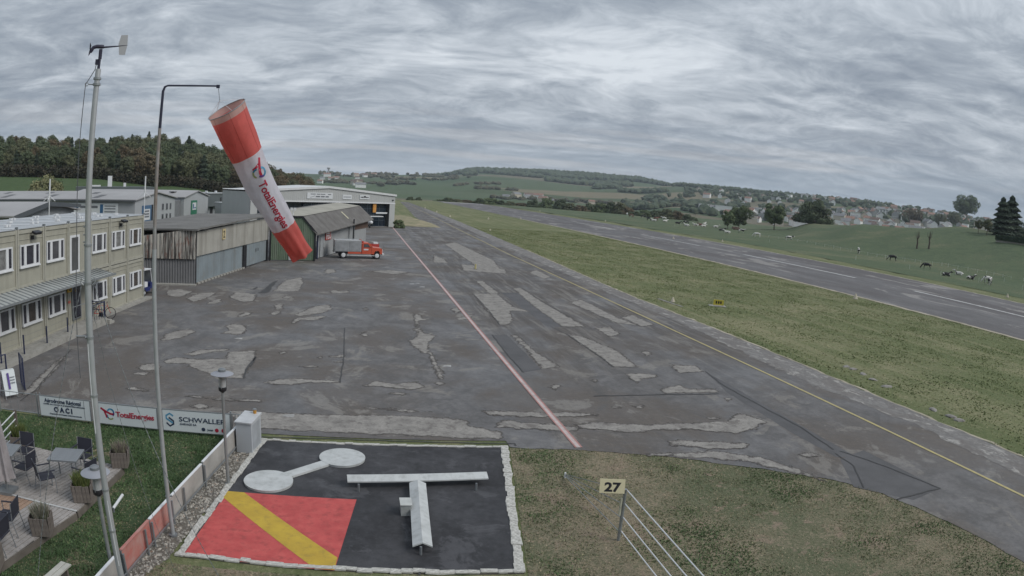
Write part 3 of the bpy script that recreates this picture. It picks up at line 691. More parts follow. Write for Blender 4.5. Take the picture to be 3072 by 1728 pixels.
# entrance canopy: tilted ribbed sheet
cn = MB(); x0, x1 = 0.0, LEN-7.0
cn.add([(x0, -0.05, 2.95), (x1, -0.05, 2.90), (x1+0.05, -1.32, 2.66), (x0, -1.32, 2.66), (x0, -0.05, 2.92), (x1, -0.05, 2.87), (x1+.05, -1.32, 2.63), (x0, -1.32, 2.63)], [(0, 1, 2, 3), (7, 6, 5, 4), (3, 2, 6, 7), (1, 5, 6, 2), (0, 3, 7, 4)])
canopy = cn.build('canopy', mat('canopy_sheet', (0.40, 0.42, 0.41), 0.35, metal=0.1, var=0.2, vscale=1), block)
ribs = MB(); k = 0.3
while k < x1:
    ribs.add([(k, -0.06, 2.965), (k+0.10, -0.06, 2.965), (k+0.10, -1.3, 2.68), (k, -1.3, 2.68), (k, -0.06, 2.94), (k+0.1, -0.06, 2.94), (k+0.1, -1.3, 2.65), (k, -1.3, 2.65)], [(0, 1, 2, 3), (0, 3, 7, 4), (1, 5, 6, 2), (3, 2, 6, 7), (0, 4, 5, 1)]); k += 0.42
ribs.build('canopy_rib', M_galvd, canopy)
ed = MB(); ed.lo(x0, x1+0.06, -1.37, -1.30, 2.60, 2.70); ed.build('gutter', M_galv, canopy)
# C sign, notice, wall floodlights
mb = MB(); mb.lo(LEN-10.75, LEN-10.3, -0.09, -0.03, 2.02, 2.5); cs = mb.build('letter_sign', M_amber, block)
text('C', 0.44, M_black, cs, (LEN-10.525, -0.092, 2.11), align='CENTER', bold=0.012)
mb = MB(); mb.lo(LEN-10.68, LEN-10.42, -0.06, -0.03, 1.42, 1.55); mb.build('notice', mat('red_notice', (0.62, 0.16, 0.12), 0.5), block)
for x in (LEN-14.35, LEN-3.8):
    mb = MB(); mb.box((x+0.12, -0.28, 5.52), (0.62, 0.26, 0.12), rx=0.35).cyl((x, 0, 5.5), (x, -0.3, 5.5), 0.03).box((x-0.05, -0.1, 5.28), (0.14, 0.14, 0.2)); mb.build('flood_light', M_black, block)
mb = MB(); mb.tube([(LEN+0.03, -0.05, 0.1), (LEN+0.03, -0.05, 3.7), (LEN-0.1, -0.2, 3.95)], 0.03); mb.build('drain_pipe', M_galvd, block)
# plinth, ramp and steps
mb = MB(); mb.lo(2.5, LEN+0.4, -0.55, 0.3, 0.0, 0.14); mb.build('plinth', M_conc, block)
ramp = MB(); ramp.add([(-3, -1.55, 0.02), (-3, -0.56, 0.02), (LEN-11.3, -0.56, 0.42), (LEN-11.3, -1.55, 0.42), (-3, -1.55, -0.05), (-3, -0.56, -0.05), (LEN-11.3, -0.56, -0.05), (LEN-11.3, -1.55, -0.05)], [(0, 1, 2, 3), (0, 3, 7, 4), (3, 2, 6, 7), (1, 5, 6, 2)])
ramp.lo(LEN-11.3, LEN-8.7, -1.55, -0.56, -0.05, 0.42)
ramp_o = ramp.build('ramp', M_conc, block)
for k in range(2):
    mb = MB(); mb.lo(LEN-8.70+k*0.32, LEN-8.38+k*0.32, -1.75, -0.56, -0.04, 0.28-k*0.14); mb.build('step', M_conc, ramp_o)
rail = MB(); xr = LEN-8.85
for y, z1 in ((-0.62, 1.36), (-1.5, 1.36)):
    rail.cyl((xr, y, 0.42), (xr, y, z1), 0.05, n=6)
rail.cyl((xr, -0.62, 1.3), (xr, -1.5, 1.3), 0.03, n=6).cyl((xr, -0.62, 0.85), (xr, -1.5, 0.85), 0.02, n=6).cyl((xr-1.6, -1.5, 0.42), (xr-1.6, -1.5, 1.36), 0.045, n=6).cyl((xr-1.6, -1.5, 1.32), (xr, -1.5, 1.32), 0.03, n=6)
for k in range(6): rail.cyl((xr-1.6+k*.3, -1.5, 0.45), (xr-1.6+k*.3, -1.5, 1.3), 0.012, n=5)
rail.build('handrail', M_navy, block)
hr = MB(); hr.tube([(LEN-11.3, -0.7, 1.35), (LEN-9.5, -0.75, 1.35)], 0.025); hr.build('handrail', M_galv, block)
mb = MB(); mb.lo(LEN-9.62, LEN-9.5, -0.80, -0.72, 0.62, 1.0); mb.build('notice', M_white, block)


# ---- shared bits for sheds
def corrugated(mb, a, b, z0, z1, y=0.0, pitch=0.25, depth=0.045, ztop=None):
    """trapezoid-profile sheet from x=a to x=b facing -Y; ztop(x) gives a sloping top"""
    n = max(1, int(abs(b-a)/pitch)); w = (b-a)/n; pts = []
    for i in range(n): pts += [(a+i*w, 0), (a+i*w+w*0.35, 0), (a+i*w+w*0.5, -depth), (a+i*w+w*0.85, -depth)]
    pts.append((b, 0)); top = ztop or (lambda x: z1); k = len(pts)
    return mb.add([(x, y+d, z0) for x, d in pts]+[(x, y+d, top(x)) for x, d in pts], [(i, i+1, k+i+1, k+i) for i in range(k-1)])


M_etern = mat('weathered_fibre_cement', (0.165, 0.157, 0.148), 0.9, var=0.25, vscale=0.8, streak=(1.3, 0.6, (0.095, 0.088, 0.082)), bump=0.25, bscale=12)
M_fascia = mat('grey_fascia', (0.36, 0.35, 0.315), 0.85, var=0.18, vscale=0.6, streak=(1.6, 0.55, (0.19, 0.18, 0.155)), bump=0.15)
M_bdoor = mat('blue_grey_door', (0.235, 0.275, 0.295), 0.6, metal=0.1, var=0.15, vscale=0.7, streak=(2.0, 0.5, (0.16, 0.17, 0.17)), dirt=(0.9, 0.35, (0.20, 0.19, 0.165)))
M_greyc = mat('grey_corrugated', (0.20, 0.20, 0.205), 0.65, metal=0.1, var=0.15, vscale=1)
M_green = mat('green_weathered', (0.135, 0.185, 0.125), 0.8, var=0.2, vscale=0.8, streak=(2.2, 0.5, (0.20, 0.22, 0.18)))
M_lgrey = mat('light_grey_sheet', (0.32, 0.33, 0.335), 0.6, var=0.12, vscale=0.8, streak=(2, 0.25, (0.25, 0.255, 0.255)))
# rust and soot streaked sheeting
m = bpy.data.materials.new('streaked_rusty_sheet'); m.use_nodes = True; t = NT(m.node_tree); b = m.node_tree.nodes['Principled BSDF']
co = t.new('TexCoord').outputs['Object']
st = t.noise(t.mapping(co, scale=(4.5, 4.5, 0.35)), 1.0, 5, 0.65)
c = t.mix(t.ramp(st, [(0.46, 0), (0.58, 1)]), (0.40, 0.38, 0.34), (0.045, 0.038, 0.035))
rust = t.noise(t.mapping(co, scale=(3, 3, 0.9), loc=(4, 2, 7)), 1.0, 5, 0.65)
c = t.mix(t.ramp(rust, [(0.54, 0), (0.66, 0.75)]), c, (0.17, 0.055, 0.035)); t.put(b.inputs['Base Color'], c); b.inputs['Roughness'].default_value = 0.85
M_rusty = m

# ---- hangar 2
ha, hb = (-12.94, 52.65), (-9.6, 71.4)
hang2 = facade('hangar', ha, hb, 'weathered grey hangar with wide blue-grey doors and a number 2', 'hangar')
HL = math.hypot(hb[0]-ha[0], hb[1]-ha[1]); zr = lambda x: 4.45+0.02*x
fm = MB(); corrugated(fm, 0.05, HL-0.05, 2.25, 0, -0.02, 0.28, 0.03, ztop=lambda x: zr(x)-0.28 if x > 0.4 else zr(x)-0.3)
fm.build('fascia', M_fascia, hang2)
dl = [(0.1, 6.4), (6.45, 11.45), (12.5, 15.5), (15.53, 18.6)]
for a, b2 in dl:
    mb = MB(); corrugated(mb, a, b2, 0.15, 2.9 if a > 11 else 2.30, 0.12 if a < 11 else 0.05, 0.35, 0.025); mb.lo(a, b2, 0.14, 0.2, 0.15, 2.6)
    dd = mb.build('door_leaf', M_bdoor, hang2)
    if a > 12:
        mb = MB(); mb.box((b2-0.3 if a < 15 else a+0.3, -0.02, 1.5), (0.08, 0.08, 0.3)); mb.build('handle', M_galvd, dd)
for q_ in ((11.47, 12.4, 0.0, 0.2, 0.0, 3.0), (-0.02, 0.1, -0.05, 0.3, 0, 4.3), (18.62, HL, -0.04, 0.3, 0, 4.6)): MB().lo(*q_).build('door_post', M_black, hang2)
fm_ = MB().box((0, 0.02, 0.08), (0.5, 0.16, 0.16)).mesh('door_footing', M_conc)
for k in range(16): link('door_footing', fm_, hang2, (0.7+k*0.72, 0, 0))
# left end wall: dark corrugated below, rusty streaked overhang above
sw = facade('side_wall', (0, 0), (1, 0)); sw.parent = hang2; sw.rotation_euler = (0, 0, 0)
ev = Vector((-17.3, 52.45))-Vector(ha); ang = math.atan2(ev.y, ev.x)+PI-hang2.rotation_euler.z
sw.location = (hang2.matrix_basis.inverted() @ Vector((-17.3, 52.45, 0)))
sw.rotation_euler = (0, 0, ang); SWL = ev.length
mb = MB(); corrugated(mb, -1.0, SWL, 0.1, 2.2, 0, 0.22, 0.05); low = mb.build('lower_sheet', M_greyc, sw)
mb = MB(); corrugated(mb, -1.2, SWL+0.02, 2.05, 0, -0.14, 0.30, 0.05, ztop=lambda x: 3.80+0.62*(x/SWL)); mb.build('upper_sheet', M_rusty, sw)
mb = MB(); mb.lo(-1, SWL+0.1, -0.6, 0.1, -0.02, 0.12); mb.build('plinth', M_conc, sw)
# roof: slopes down to the back left
ov = MB(); nx, ny = 24, 6; q = hang2.matrix_basis.inverted()
pts = []
for j in range(ny):
    for i in range(nx):
        x = -0.5+(HL+0.4)*i/(nx-1); y = -0.35+8.6*j/(ny-1); pts.append((x, y, zr(x)-0.02*y+0.02*math.sin(x*3.1)+0.03*noise.noise((x, y, 0))))
fs = [(j*nx+i, j*nx+i+1, (j+1)*nx+i+1, (j+1)*nx+i) for j in range(ny-1) for i in range(nx-1)]
ov.add(pts, fs); ov.add([(p[0], p[1], p[2]-0.14) for p in pts], [f[::-1] for f in fs])
k = nx*ny; ov.f += [(i+1, i, k+i, k+i+1) for i in range(nx-1)]+[(j*nx, (j+1)*nx, k+(j+1)*nx, k+j*nx) for j in range(ny-1)]; ov.m += [0]*(nx-1+ny-1)
rf2 = ov.build('roof', mat('mossy_roof_felt', (0.175, 0.17, 0.162), 0.9, var=0.3, vscale=0.4, dirt=(2, 0.5, (0.10, 0.10, 0.075)), bump=0.3, bscale=8), hang2)
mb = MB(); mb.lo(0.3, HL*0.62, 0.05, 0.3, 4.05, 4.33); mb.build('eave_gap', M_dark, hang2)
nb = MB(); x, z = W(669, 702, ha, hb); nb.lo(x-0.35, x+0.35, -0.12, -0.06, z-0.45, z+0.45); ns = nb.build('number_sign', mat('cream_sign', (0.58, 0.48, 0.27), 0.6), hang2)
text('2', 0.85, M_black, ns, (x, -0.125, z-0.3), align='CENTER', bold=0.015)
bk = MB(); bk.lo(0.2, HL-0.2, 4, 8.0, 0.05, 3.8); bk.build('inner_wall', M_greyc, hang2)

# ---- green gabled hangar and the fire station range behind it
ga, gb = (-9.45, 71.6), (-4.6, 72.6); gl = math.hypot(gb[0]-ga[0], gb[1]-ga[1])
green = facade('hangar', ga, gb, 'green corrugated gable hangar with long fibre-cement roof beside the red truck', 'hangar')
prof = lambda x: 3.05+min(1, (gl-x)/1.45)*1.62 if x > gl-1.45 else 4.67
mb = MB(); xs = np.linspace(0.1, gl, 24); corrugated(mb, 0.1, gl, 0.1, 0, 0, 0.2, 0.035, ztop=prof); mb.build('wall', M_green, green)
mb = MB(); mb.lo(2.1, 3.1, -0.09, -0.04, 0.1, 2.0); dd = mb.build('door', mat('pale_door', (0.42, 0.44, 0.44), 0.6, var=0.1), green)
mb = MB(); mb.box((2.25, -0.11, 1.0), (0.05, 0.05, 0.14)); mb.build('handle', M_black, dd)
fo = MB()
for k in (0, gl-0.12): fo.lo(k, k+0.16, -0.1, 0.1, 0, prof(k+.1) if k else 4.5)
fo.add([(-0.1, -0.14, 4.66), (gl-1.45, -0.14, 4.78), (gl+0.2, -0.14, 2.98), (-0.1, -0.14, 4.5), (gl-1.5, -0.14, 4.60), (gl+0.12, -0.14, 2.80), (-0.1, 0.05, 4.66), (gl-1.45, 0.05, 4.78), (gl+0.2, 0.05, 2.98)], [(0, 1, 4, 3), (1, 2, 5, 4), (0, 6, 7, 1), (1, 7, 8, 2)])
fo.build('bargeboard', M_black, green)
# range running away: along the grey side wall
sa, sb = Vector((-4.6, 72.6)), Vector((1.7, 96.3)); sl = (sb-sa).length
rng = facade('side_range', sa, sb); rng.parent = None
inv = green.matrix_basis.inverted(); rng.parent = green; rng.location = inv @ Vector((sa.x, sa.y, 0)); rng.rotation_euler = (0, 0, math.atan2((sb-sa).y, (sb-sa).x)-green.rotation_euler.z)
eav = lambda x: 3.0+0.03*x
mb = MB(); corrugated(mb, 2.2, 7.5, 0.1, 0, 0.55, 0.3, 0.03, ztop=lambda x: eav(x)); corrugated(mb, 7.5, 17.5, 0.1, 0, 0.55, 0.4, 0.03, ztop=eav); mb.build('wall', M_lgrey, rng)
mb = MB(); mb.lo(0.1, 2.2, 0.9, 1.0, 0.1, 3.0); mb.build('recess_wall', M_fascia, rng)
mb = MB(); mb.lo(0.7, 1.75, 0.80, 0.88, 0.1, 2.15); dd = mb.build('door', mat('dark_red_door', (0.085, 0.025, 0.022), 0.6, var=0.3, vscale=3), rng)
mb = MB(); mb.lo(1.05, 1.35, 0.785, 0.80, 1.25, 1.6); mb.build('door_sign', M_white, dd)
for x_, y_ in ((2.3, 0.5), (0.1, 0.2)): MB().cyl((x_, y_, 0), (x_, y_, 3.05), 0.09, n=6).build('post', M_navy, rng)
for i in range(6):
    mb = MB(); x = 17.7+i*1.02; corrugated(mb, x, x+0.94, 0.1, eav(20)*0.66, 0.5, 0.32, 0.03); mb.build('gate_leaf', M_lgrey, rng)
mb = MB(); mb.lo(17.6, sl, 0.45, 0.6, 2.45, 3.75); mb.build('timber_fascia', mat('brown_boards', (0.135, 0.085, 0.062), 0.8, var=0.3, vscale=2, streak=(4, 0.4, (0.09, 0.06, 0.05))), rng)
for i in range(9):
    mb = MB(); x = 17.2+i*0.02 if i == 0 else 14.6+i*0.33; mb.lo(x, x+0.28, 0.42, 0.5, 0.2, 3.3); mb.build('sheet_panel', M_lgrey, rng)
rf = MB(); n = 22
pts = []
for i in range(n):
    x = -0.25+(sl+0.4)*i/(n-1); e = eav(x); w = 0.03*noise.noise((x, 0, 0)); pts += [(x, -0.30, e-0.12+w), (x, 1.75, e+1.62+w), (x, 5.2, e+1.95+w), (x, 8, e+1.6)]
rf.add(pts, [(i*4+j, (i+1)*4+j, (i+1)*4+j+1, i*4+j+1) for i in range(n-1) for j in range(3)])
rf.add([(p[0], p[1], p[2]-0.10) for p in pts], [((i+1)*4+j, i*4+j, i*4+j+1, (i+1)*4+j+1) for i in range(n-1) for j in range(3)])
k = n*4; rf.f += [((i+1)*4, i*4, k+i*4, k+(i+1)*4) for i in range(n-1)]+[(j, j+1, k+j+1, k+j) for j in range(3)]; rf.m += [0]*(n-1+3)
rfo = rf.build('roof', M_etern, rng)
for i in range(12):
    rp = MB(); x = 0.4+i*2.05; e = eav(x); rp.add([(x, -0.26, e-0.09+.02), (x+0.10, -0.26, e-.09+.02), (x+0.10, 1.74, e+1.65+.02), (x, 1.74, e+1.65+.02)], [(0, 1, 2, 3)]); rp.build('roof_rib', mat('roof_rib', (0.17, 0.165, 0.15), 0.9), rfo)
rd = MB()
for i in range(n-1):
    x, x2 = -0.25+(sl+0.4)*i/(n-1), -0.25+(sl+0.4)*(i+1)/(n-1)
    rd.add([(x, 1.78, eav(x)+1.68), (x2, 1.78, eav(x2)+1.68), (x2, 5.1, eav(x2)+2.0), (x, 5.1, eav(x)+2.0)], [(0, 1, 2, 3)])
rd.build('upper_roof', mat('pale_upper_roof', (0.36, 0.345, 0.295), 0.9, var=0.2, vscale=0.5), rfo)
sk = MB(); x = 14.0; e = eav(x); sk.add([(x, 0.45, e+0.55+.06), (x+.55, 0.45, e+.55+.06), (x+.55, 1.45, e+1.37+.06), (x, 1.45, e+1.37+.06)], [(0, 1, 2, 3)]); sk.build('skylight', mat('cream_skylight', (0.55, 0.52, 0.38), 0.5), rfo)
mb = MB(); mb.cyl((14.6, -0.2, 0), (14.6, -0.2, eav(14.6)+0.55), 0.09, n=6); mb.build('flue', M_black, rng)
x, z = 5.0, 2.35
mb = MB(); mb.lo(x-0.05, x+2.1, 0.42, 0.48, z-0.45, z+0.5); fs_ = mb.build('fire_sign', mat('sign_red', (0.48, 0.075, 0.06), 0.5), rng)
text('FEU', 0.95, M_white, fs_, (x+0.08, 0.41, z-0.33), width=1.85, bold=0.02)
mb = MB(); mb.lo(3.2, 4.2, 0.46, 0.50, 0.1, 2.3).lo(4.3, 5.0, 0.46, 0.5, 1.1, 1.9); mb.build('grey_panel', mat('panel_grey', (0.36, 0.38, 0.39), 0.5), rng)
lp = MB()
p = inv @ Vector((-7.2, 73.4, 0))
lp.cyl((p.x, p.y, 4.6), (p.x, p.y, 5.25), 0.05, n=6).box((p.x-.18, p.y, 5.42), (0.26, 0.2, 0.28)).box((p.x+.18, p.y, 5.42), (0.26, 0.2, 0.28)); lp.build('roof_lamp', M_white, green)

# ---- white hangar with open doors
wa, wb = Vector((-19.9, 121.9)), Vector((7.37, 144.6)); wl_ = (wb-wa).length
whang = facade('hangar', wa, wb, 'large pale hangar with white gable roof and glazed dark doors at the apron end', 'hangar')
ex = wl_
M_wsheet = mat('pale_rib_sheet', (0.42, 0.43, 0.42), 0.6, var=0.06, vscale=0.5, streak=(2, 0.15, (0.36, 0.37, 0.36)))
gab = lambda x: 6.55+1.1*(1-abs(x-ex/2)/(ex/2))
mb = MB(); corrugated(mb, 0, ex, 4.95, 0, 0, 0.45, 0.04, ztop=gab); mb.build('gable_wall', M_wsheet, whang)
for x_ in (0, ex-1.5): MB().lo(x_, x_+1.5, -0.06, 0.1, 0, 4.95).build('pier', M_wsheet, whang)
mb = MB(); mb.lo(0, ex, -0.10, 0.05, 4.85, 5.08); mb.build('door_rail', M_white, whang)
mb = MB(); mb.add([(-0.2, -0.25, 6.45), (ex/2, -0.25, 7.6), (ex+0.2, -0.25, 6.45), (-0.2, -0.25, 6.85), (ex/2, -0.25, 8.02), (ex+0.2, -0.25, 6.85), (-0.2, 11, 6.85), (ex/2, 11, 8.02), (ex+.2, 11, 6.85)], [(0, 1, 4, 3), (1, 2, 5, 4), (3, 4, 7, 6), (4, 5, 8, 7)]); mb.build('roof', mat('white_roof', (0.62, 0.63, 0.63), 0.5, var=0.08), whang)
mb = MB(); mb.lo(0, 0.1, 0, 11, 0, 6.6).lo(ex-0.1, ex, 0, 11, 0, 6.6).lo(0, ex, 10.9, 11, 0, 7.0); mb.build('wall', M_wsheet, whang)
mb = MB(); mb.lo(0.1, ex-0.1, 0.2, 10.8, 0.03, 0.06); mb.build('floor', M_conc, whang)
M_dglass = mat('tinted_door_glass', (0.02, 0.03, 0.045), 0.12, var=0.5, vscale=0.4, spec=0.6)
for i in range(9):
    x0, x1 = 1.5+i*(ex-3.3)/9, 1.5+(i+1)*(ex-3.3)/9
    y = 0.5 if i % 2 else 0.9
    mb = MB(); mb.lo(x0, x1, y, y+0.06, 0.1, 4.9); d_ = mb.build('door_leaf', M_dglass, whang)
    mb = MB()
    for x in (x0, x1-0.08, (x0+x1)/2): mb.lo(x, x+0.08, y-0.04, y, 0.1, 4.9)
    for z in (0.1, 1.3, 2.5, 3.7): mb.lo(x0, x1, y-0.045, y-0.003, z, z+0.07)
    mb.build('glazing_bar', mat('steel_blue_bar', (0.07, 0.09, 0.115), 0.5), d_)
mb = MB(); mb.lo(ex-4.9, ex-1.8, 0.3, 0.42, 2.75, 3.05); mb.build('door_beam', M_white, whang)
mb = MB(); mb.lo(ex-5.9, ex-5.05, 0.15, 0.4, 3.0, 4.9); mb.build('sign_flag', mat('orange_board', (0.55, 0.26, 0.06), 0.6), whang)
M_signw = mat('white_board', (0.60, 0.62, 0.63), 0.5, var=0.05); M_signt = mat('sign_grey_print', (0.17, 0.18, 0.20), 0.6)
for a, b2, nm in [((921, 577), (997, 597), 0), ((1027, 584), (1054, 598), 1), ((1079, 585), (1107, 598), 2)]:
    x0, z1 = W(*a, wa, wb); x1, z0 = W(*b2, wa, wb); mb = MB(); mb.lo(x0, x1, -0.12, -0.05, z0, z1); s_ = mb.build('sign_board', M_signw, whang)
    g = MB(); w_ = x1-x0; h_ = z1-z0
    if nm == 0:
        for u0, u1 in ((.13, .32), (.36, .5), (.52, .7), (.8, .93)): g.lo(x0+u0*w_, x0+u1*w_, -0.13, -0.121, z1-.32*h_, z1-.18*h_)
        for u0, u1 in ((.33, .5), (.53, .68), (.71, .84)): g.lo(x0+u0*w_, x0+u1*w_, -0.13, -0.121, z0+.24*h_, z0+.46*h_)
        g.add([(x0+.12*w_, -.125, z0+.22*h_), (x0+.3*w_, -.125, z0+.5*h_), (x0+.31*w_, -.125, z0+.44*h_), (x0+.13*w_, -.125, z0+.16*h_)], [(0, 1, 2, 3)])
    elif nm == 1: g.lo(x0+.1*w_, x0+.9*w_, -.13, -.121, z0+.42*h_, z0+.58*h_)
    else:
        for u0, u1, v0, v1 in ((.08, .2, .35, .6), (.23, .38, .3, .62), (.42, .62, .35, .8), (.65, .78, .3, .6), (.8, .92, .38, .58)): g.lo(x0+u0*w_, x0+u1*w_, -.13, -.121, z0+v0*h_, z0+v1*h_)
    g.build('sign_print', M_signt if nm < 2 else M_black, s_)
mb = MB(); mb.lo(ex-0.9, ex-0.5, -0.14, -0.06, 5.5, 5.75); mb.build('wall_vent', M_black, whang)

# ---- industrial sheds behind
def gable_shed(name, label, a, b, depth, eave, ridge, wallm, roofm, pitch=0.5, over=0.4, rx=None):
    """gable front from a to b (seen from outside); the shed runs back along +Y"""
    o = facade(name, a, b, label, 'shed'); L = math.hypot(b[0]-a[0], b[1]-a[1]); c_ = rx or L/2
    top = lambda x: eave+(ridge-eave)*(1-abs(x-c_)/(c_ if x < c_ else L-c_))
    mb = MB(); corrugated(mb, 0, L, 0, 0, 0, pitch, 0.03, ztop=top); mb.build('front_wall', wallm, o)
    for x, n_ in ((0, 1), (L, -1)):
        mb = MB(); mb.lo(x-0.02, x+0.02, 0.02, depth, 0, eave); mb.build('side_wall', wallm, o)
    mb = MB(); mb.lo(0, L, depth-0.05, depth, 0, eave); mb.build('back_wall', wallm, o)
    for s_ in (0, 1):
        x0, x1 = ((-over, c_) if s_ == 0 else (c_, L+over)); z0, z1 = ((eave-over*(ridge-eave)/c_, ridge) if s_ == 0 else (ridge, eave-over*(ridge-eave)/(L-c_)))
        mb = MB(); mb.add([(x0, -over, z0+.05), (x1, -over, z1+.05), (x1, depth, z1+.05), (x0, depth, z0+.05), (x0, -over, z0+.22), (x1, -over, z1+.22), (x1, depth, z1+.22), (x0, depth, z0+.22)], [(3, 2, 1, 0), (4, 5, 6, 7), (0, 1, 5, 4), (1, 2, 6, 5), (2, 3, 7, 6), (3, 0, 4, 7)])
        mb.build('roof', roofm, o)
    return o, L


M_shed = mat('shed_grey', (0.27, 0.285, 0.30), 0.6, var=0.1, vscale=0.3, streak=(0.8, 0.2, (0.22, 0.23, 0.24)))
M_shedl = mat('shed_light', (0.36, 0.375, 0.385), 0.6, var=0.08, vscale=0.3)
M_shedd = mat('shed_dark', (0.085, 0.095, 0.105), 0.6, var=0.15, vscale=0.4)
M_rooff = mat('shed_roof', (0.35, 0.345, 0.345), 0.7, var=0.14, vscale=0.15, streak=(0.5, 0.2, (0.29, 0.285, 0.28)))
M_sky = mat('roof_light', (0.13, 0.13, 0.135), 0.6)
shA, LA = gable_shed('industrial_shed', 'long grey shed with skylights, white company board and blue door', (-38.8, 111.7), (-37.5, 133.3), 96, 4.8, 5.95, M_shedl, M_rooff, 0.6)
for x in (0.35,):
    pass
mb = MB(); mb.lo(3.3, 8.0, -0.12, -0.05, 0.0, 3.85); dd = mb.build('door', mat('blue_roller_door', (0.07, 0.14, 0.24), 0.6, var=0.15), shA)
mb = MB(); mb.lo(4.2, 7.2, -0.15, -0.121, 1.3, 3.2); bd = mb.build('board', M_signw, dd)
mb = MB()
for z in (2.7, 2.2, 1.75): mb.lo(4.5, 6.7, -0.17, -0.151, z, z+0.28)
mb.build('print', M_signt, bd)
mb = MB(); mb.lo(8.1, 8.9, -0.1, -0.04, 0, 3.9); mb.build('door_gap', M_dark, shA)
for zc in (2.9, 0.95):
    for xx in (488, 500, 510.5):
        x, _ = W(xx, 620, (-38.8, 111.7), (-37.5, 133.3)); mb = MB(); mb.lo(x-0.45, x+0.45, -0.1, -0.03, zc-0.15, zc+1.05); w_ = mb.build('window', M_galvd, shA)
        mb = MB(); mb.lo(x-0.34, x+0.34, -0.12, -0.101, zc-0.05, zc+0.95); mb.build('pane', M_glass, w_)
for k in range(9):
    for r_, (u, wd) in enumerate(((0.30, 4.2), (0.72, 2.2))):
        x = LA/2*u; z = 4.8+1.15*u+0.25; y = 8+k*10.5+(3 if r_ else 0); mb = MB(); sl_ = 1.15/(LA/2)
        mb.add([(x-wd/2, y, z-sl_*wd/2), (x+wd/2, y, z+sl_*wd/2), (x+wd/2, y+1.3, z+sl_*wd/2), (x-wd/2, y+1.3, z-sl_*wd/2)], [(0, 1, 2, 3)]); mb.build('skylight', M_sky, shA)
gt = MB(); gt.lo(-0.6, -0.35, -0.3, 96, 4.62, 4.85); gt.build('gutter', M_shedd, shA)
# company board on the long side
mb = MB(); y0 = 3.2; mb.lo(-0.2, -0.1, y0, y0+10, 2.0, 4.3); bd = mb.build('company_board', M_signw, shA)
mb = MB(); mb.lo(-0.23, -0.201, y0+8.1, y0+9.6, 3.35, 4.1); mb.build('logo', mat('sign_blue', (0.04, 0.13, 0.26), 0.5), bd)
mb = MB(); mb.lo(-0.23, -0.201, y0+4.1, y0+7.7, 3.45, 3.85)
for z in (3.75, 3.3, 2.8, 2.35): mb.lo(-0.23, -0.201, y0+0.5, y0+2.7, z, z+.16)
mb.lo(-0.23, -0.201, y0+4, y0+9, 2.3, 2.45); mb.build('print', M_signt, bd)
mb = MB(); mb.lo(-0.23, -0.201, y0+3.0, y0+3.6, 2.3, 4.1); mb.build('print', MATS['sign_blue'], bd)
shC, LC = gable_shed('industrial_shed', 'grey gable shed with a tall green door and white board', (-38.2, 143.2), (-37.1, 162.2), 30, 4.7, 5.95, M_shedl, M_rooff, 0.6)
mb = MB(); mb.lo(5.1, 9.6, -0.12, -0.05, 0, 4.0); dd = mb.build('door', mat('green_roller_door', (0.03, 0.17, 0.10), 0.6, var=0.15), shC)
mb = MB(); mb.lo(6.0, 8.9, -0.15, -0.121, 1.9, 3.5); bd = mb.build('board', M_signw, dd)
mb = MB(); mb.lo(6.3, 7.0, -0.17, -0.151, 2.2, 3.2).lo(7.4, 8.5, -0.17, -0.151, 2.2, 2.5); mb.build('print', MATS['sign_blue'], bd)
mb = MB(); mb.lo(4.5, 6.5, 4, 5.2, 5.75, 5.9); mb.build('skylight', M_sky, shC)
# link between the two gables
lk = MB(); lk.lo(-55, -39, 133.6, 143, 0, 4.2); lo_ = lk.build('shed_link', mat('link_grey', (0.20, 0.205, 0.215), 0.7)); tag(lo_, 'low dark link between the two grey gable sheds', 'shed')
# low shed with dark fascia in front left
bA, bB = D(36, 640, 80), D(222, 612, 95); bx = W(134, 604, bA, bB)[0]; bL = (bB.xy-bA.xy).length; bE = bA.z-.35; bR = W(134, 604, bA, bB)[1]-.25
shB, LB = gable_shed('industrial_shed', 'low grey shed with dark sloping fascia above the office roof', bA, bB, 30, bE, bR, M_shed, M_rooff, 0.5, 0.8, rx=bx)
bsl = (bR-bE)/bx
mb = MB(); mb.add([(-.8, -.86, bE-.8*bsl-.35), (bx, -.86, bR-.35), (bL+.6, -.86, bE+.35), (bL+.6, -.86, bE+.75), (bx, -.86, bR+.24), (-.8, -.86, bE-.8*bsl+.24)], [(0, 1, 4, 5), (1, 2, 3, 4)]); mb.build('fascia', M_shedd, shB)
mb = MB(); mb.cyl((2.2, 4, bE), (2.2, 4, bE+2.0), 0.2, n=8); mb.build('flue', M_black, shB)
# dark two-storey block and white blocks
M_dk = mat('dark_cladding', (0.105, 0.12, 0.125), 0.6, var=0.12, vscale=0.4)
blk = facade('office_block', (-37.4, 163.5), (-35.0, 176.5), 'dark grey two-storey block with small windows behind the sheds', 'building')
mb = MB(); mb.lo(0, 13.2, 0, 11, 2.2, 5.3); mb.build('upper_storey', M_dk, blk)
mb = MB(); mb.lo(0.4, 13, 1.2, 11, 0, 2.2); mb.build('lower_storey', M_shed, blk)
mb = MB(); mb.lo(-0.2, 13.4, -0.2, 11, 5.3, 5.5); mb.build('parapet', M_shedl, blk)
for x in (7.9, 10.0, 11.9):
    mb = MB(); mb.lo(x, x+1.0, -0.05, 0.02, 3.1, 4.3); mb.build('window', M_glass, blk)
for x in (1.0, 4.2, 9.2):
    mb = MB(); mb.lo(x, x+1.7, 1.12, 1.22, 0.0, 1.9); mb.build('door', M_dark, blk)
for x_ in (-.1, 6): MB().box((x_, 0.5, 5.75), (0.5, 0.5, 0.5)).build('roof_vent', M_white, blk)
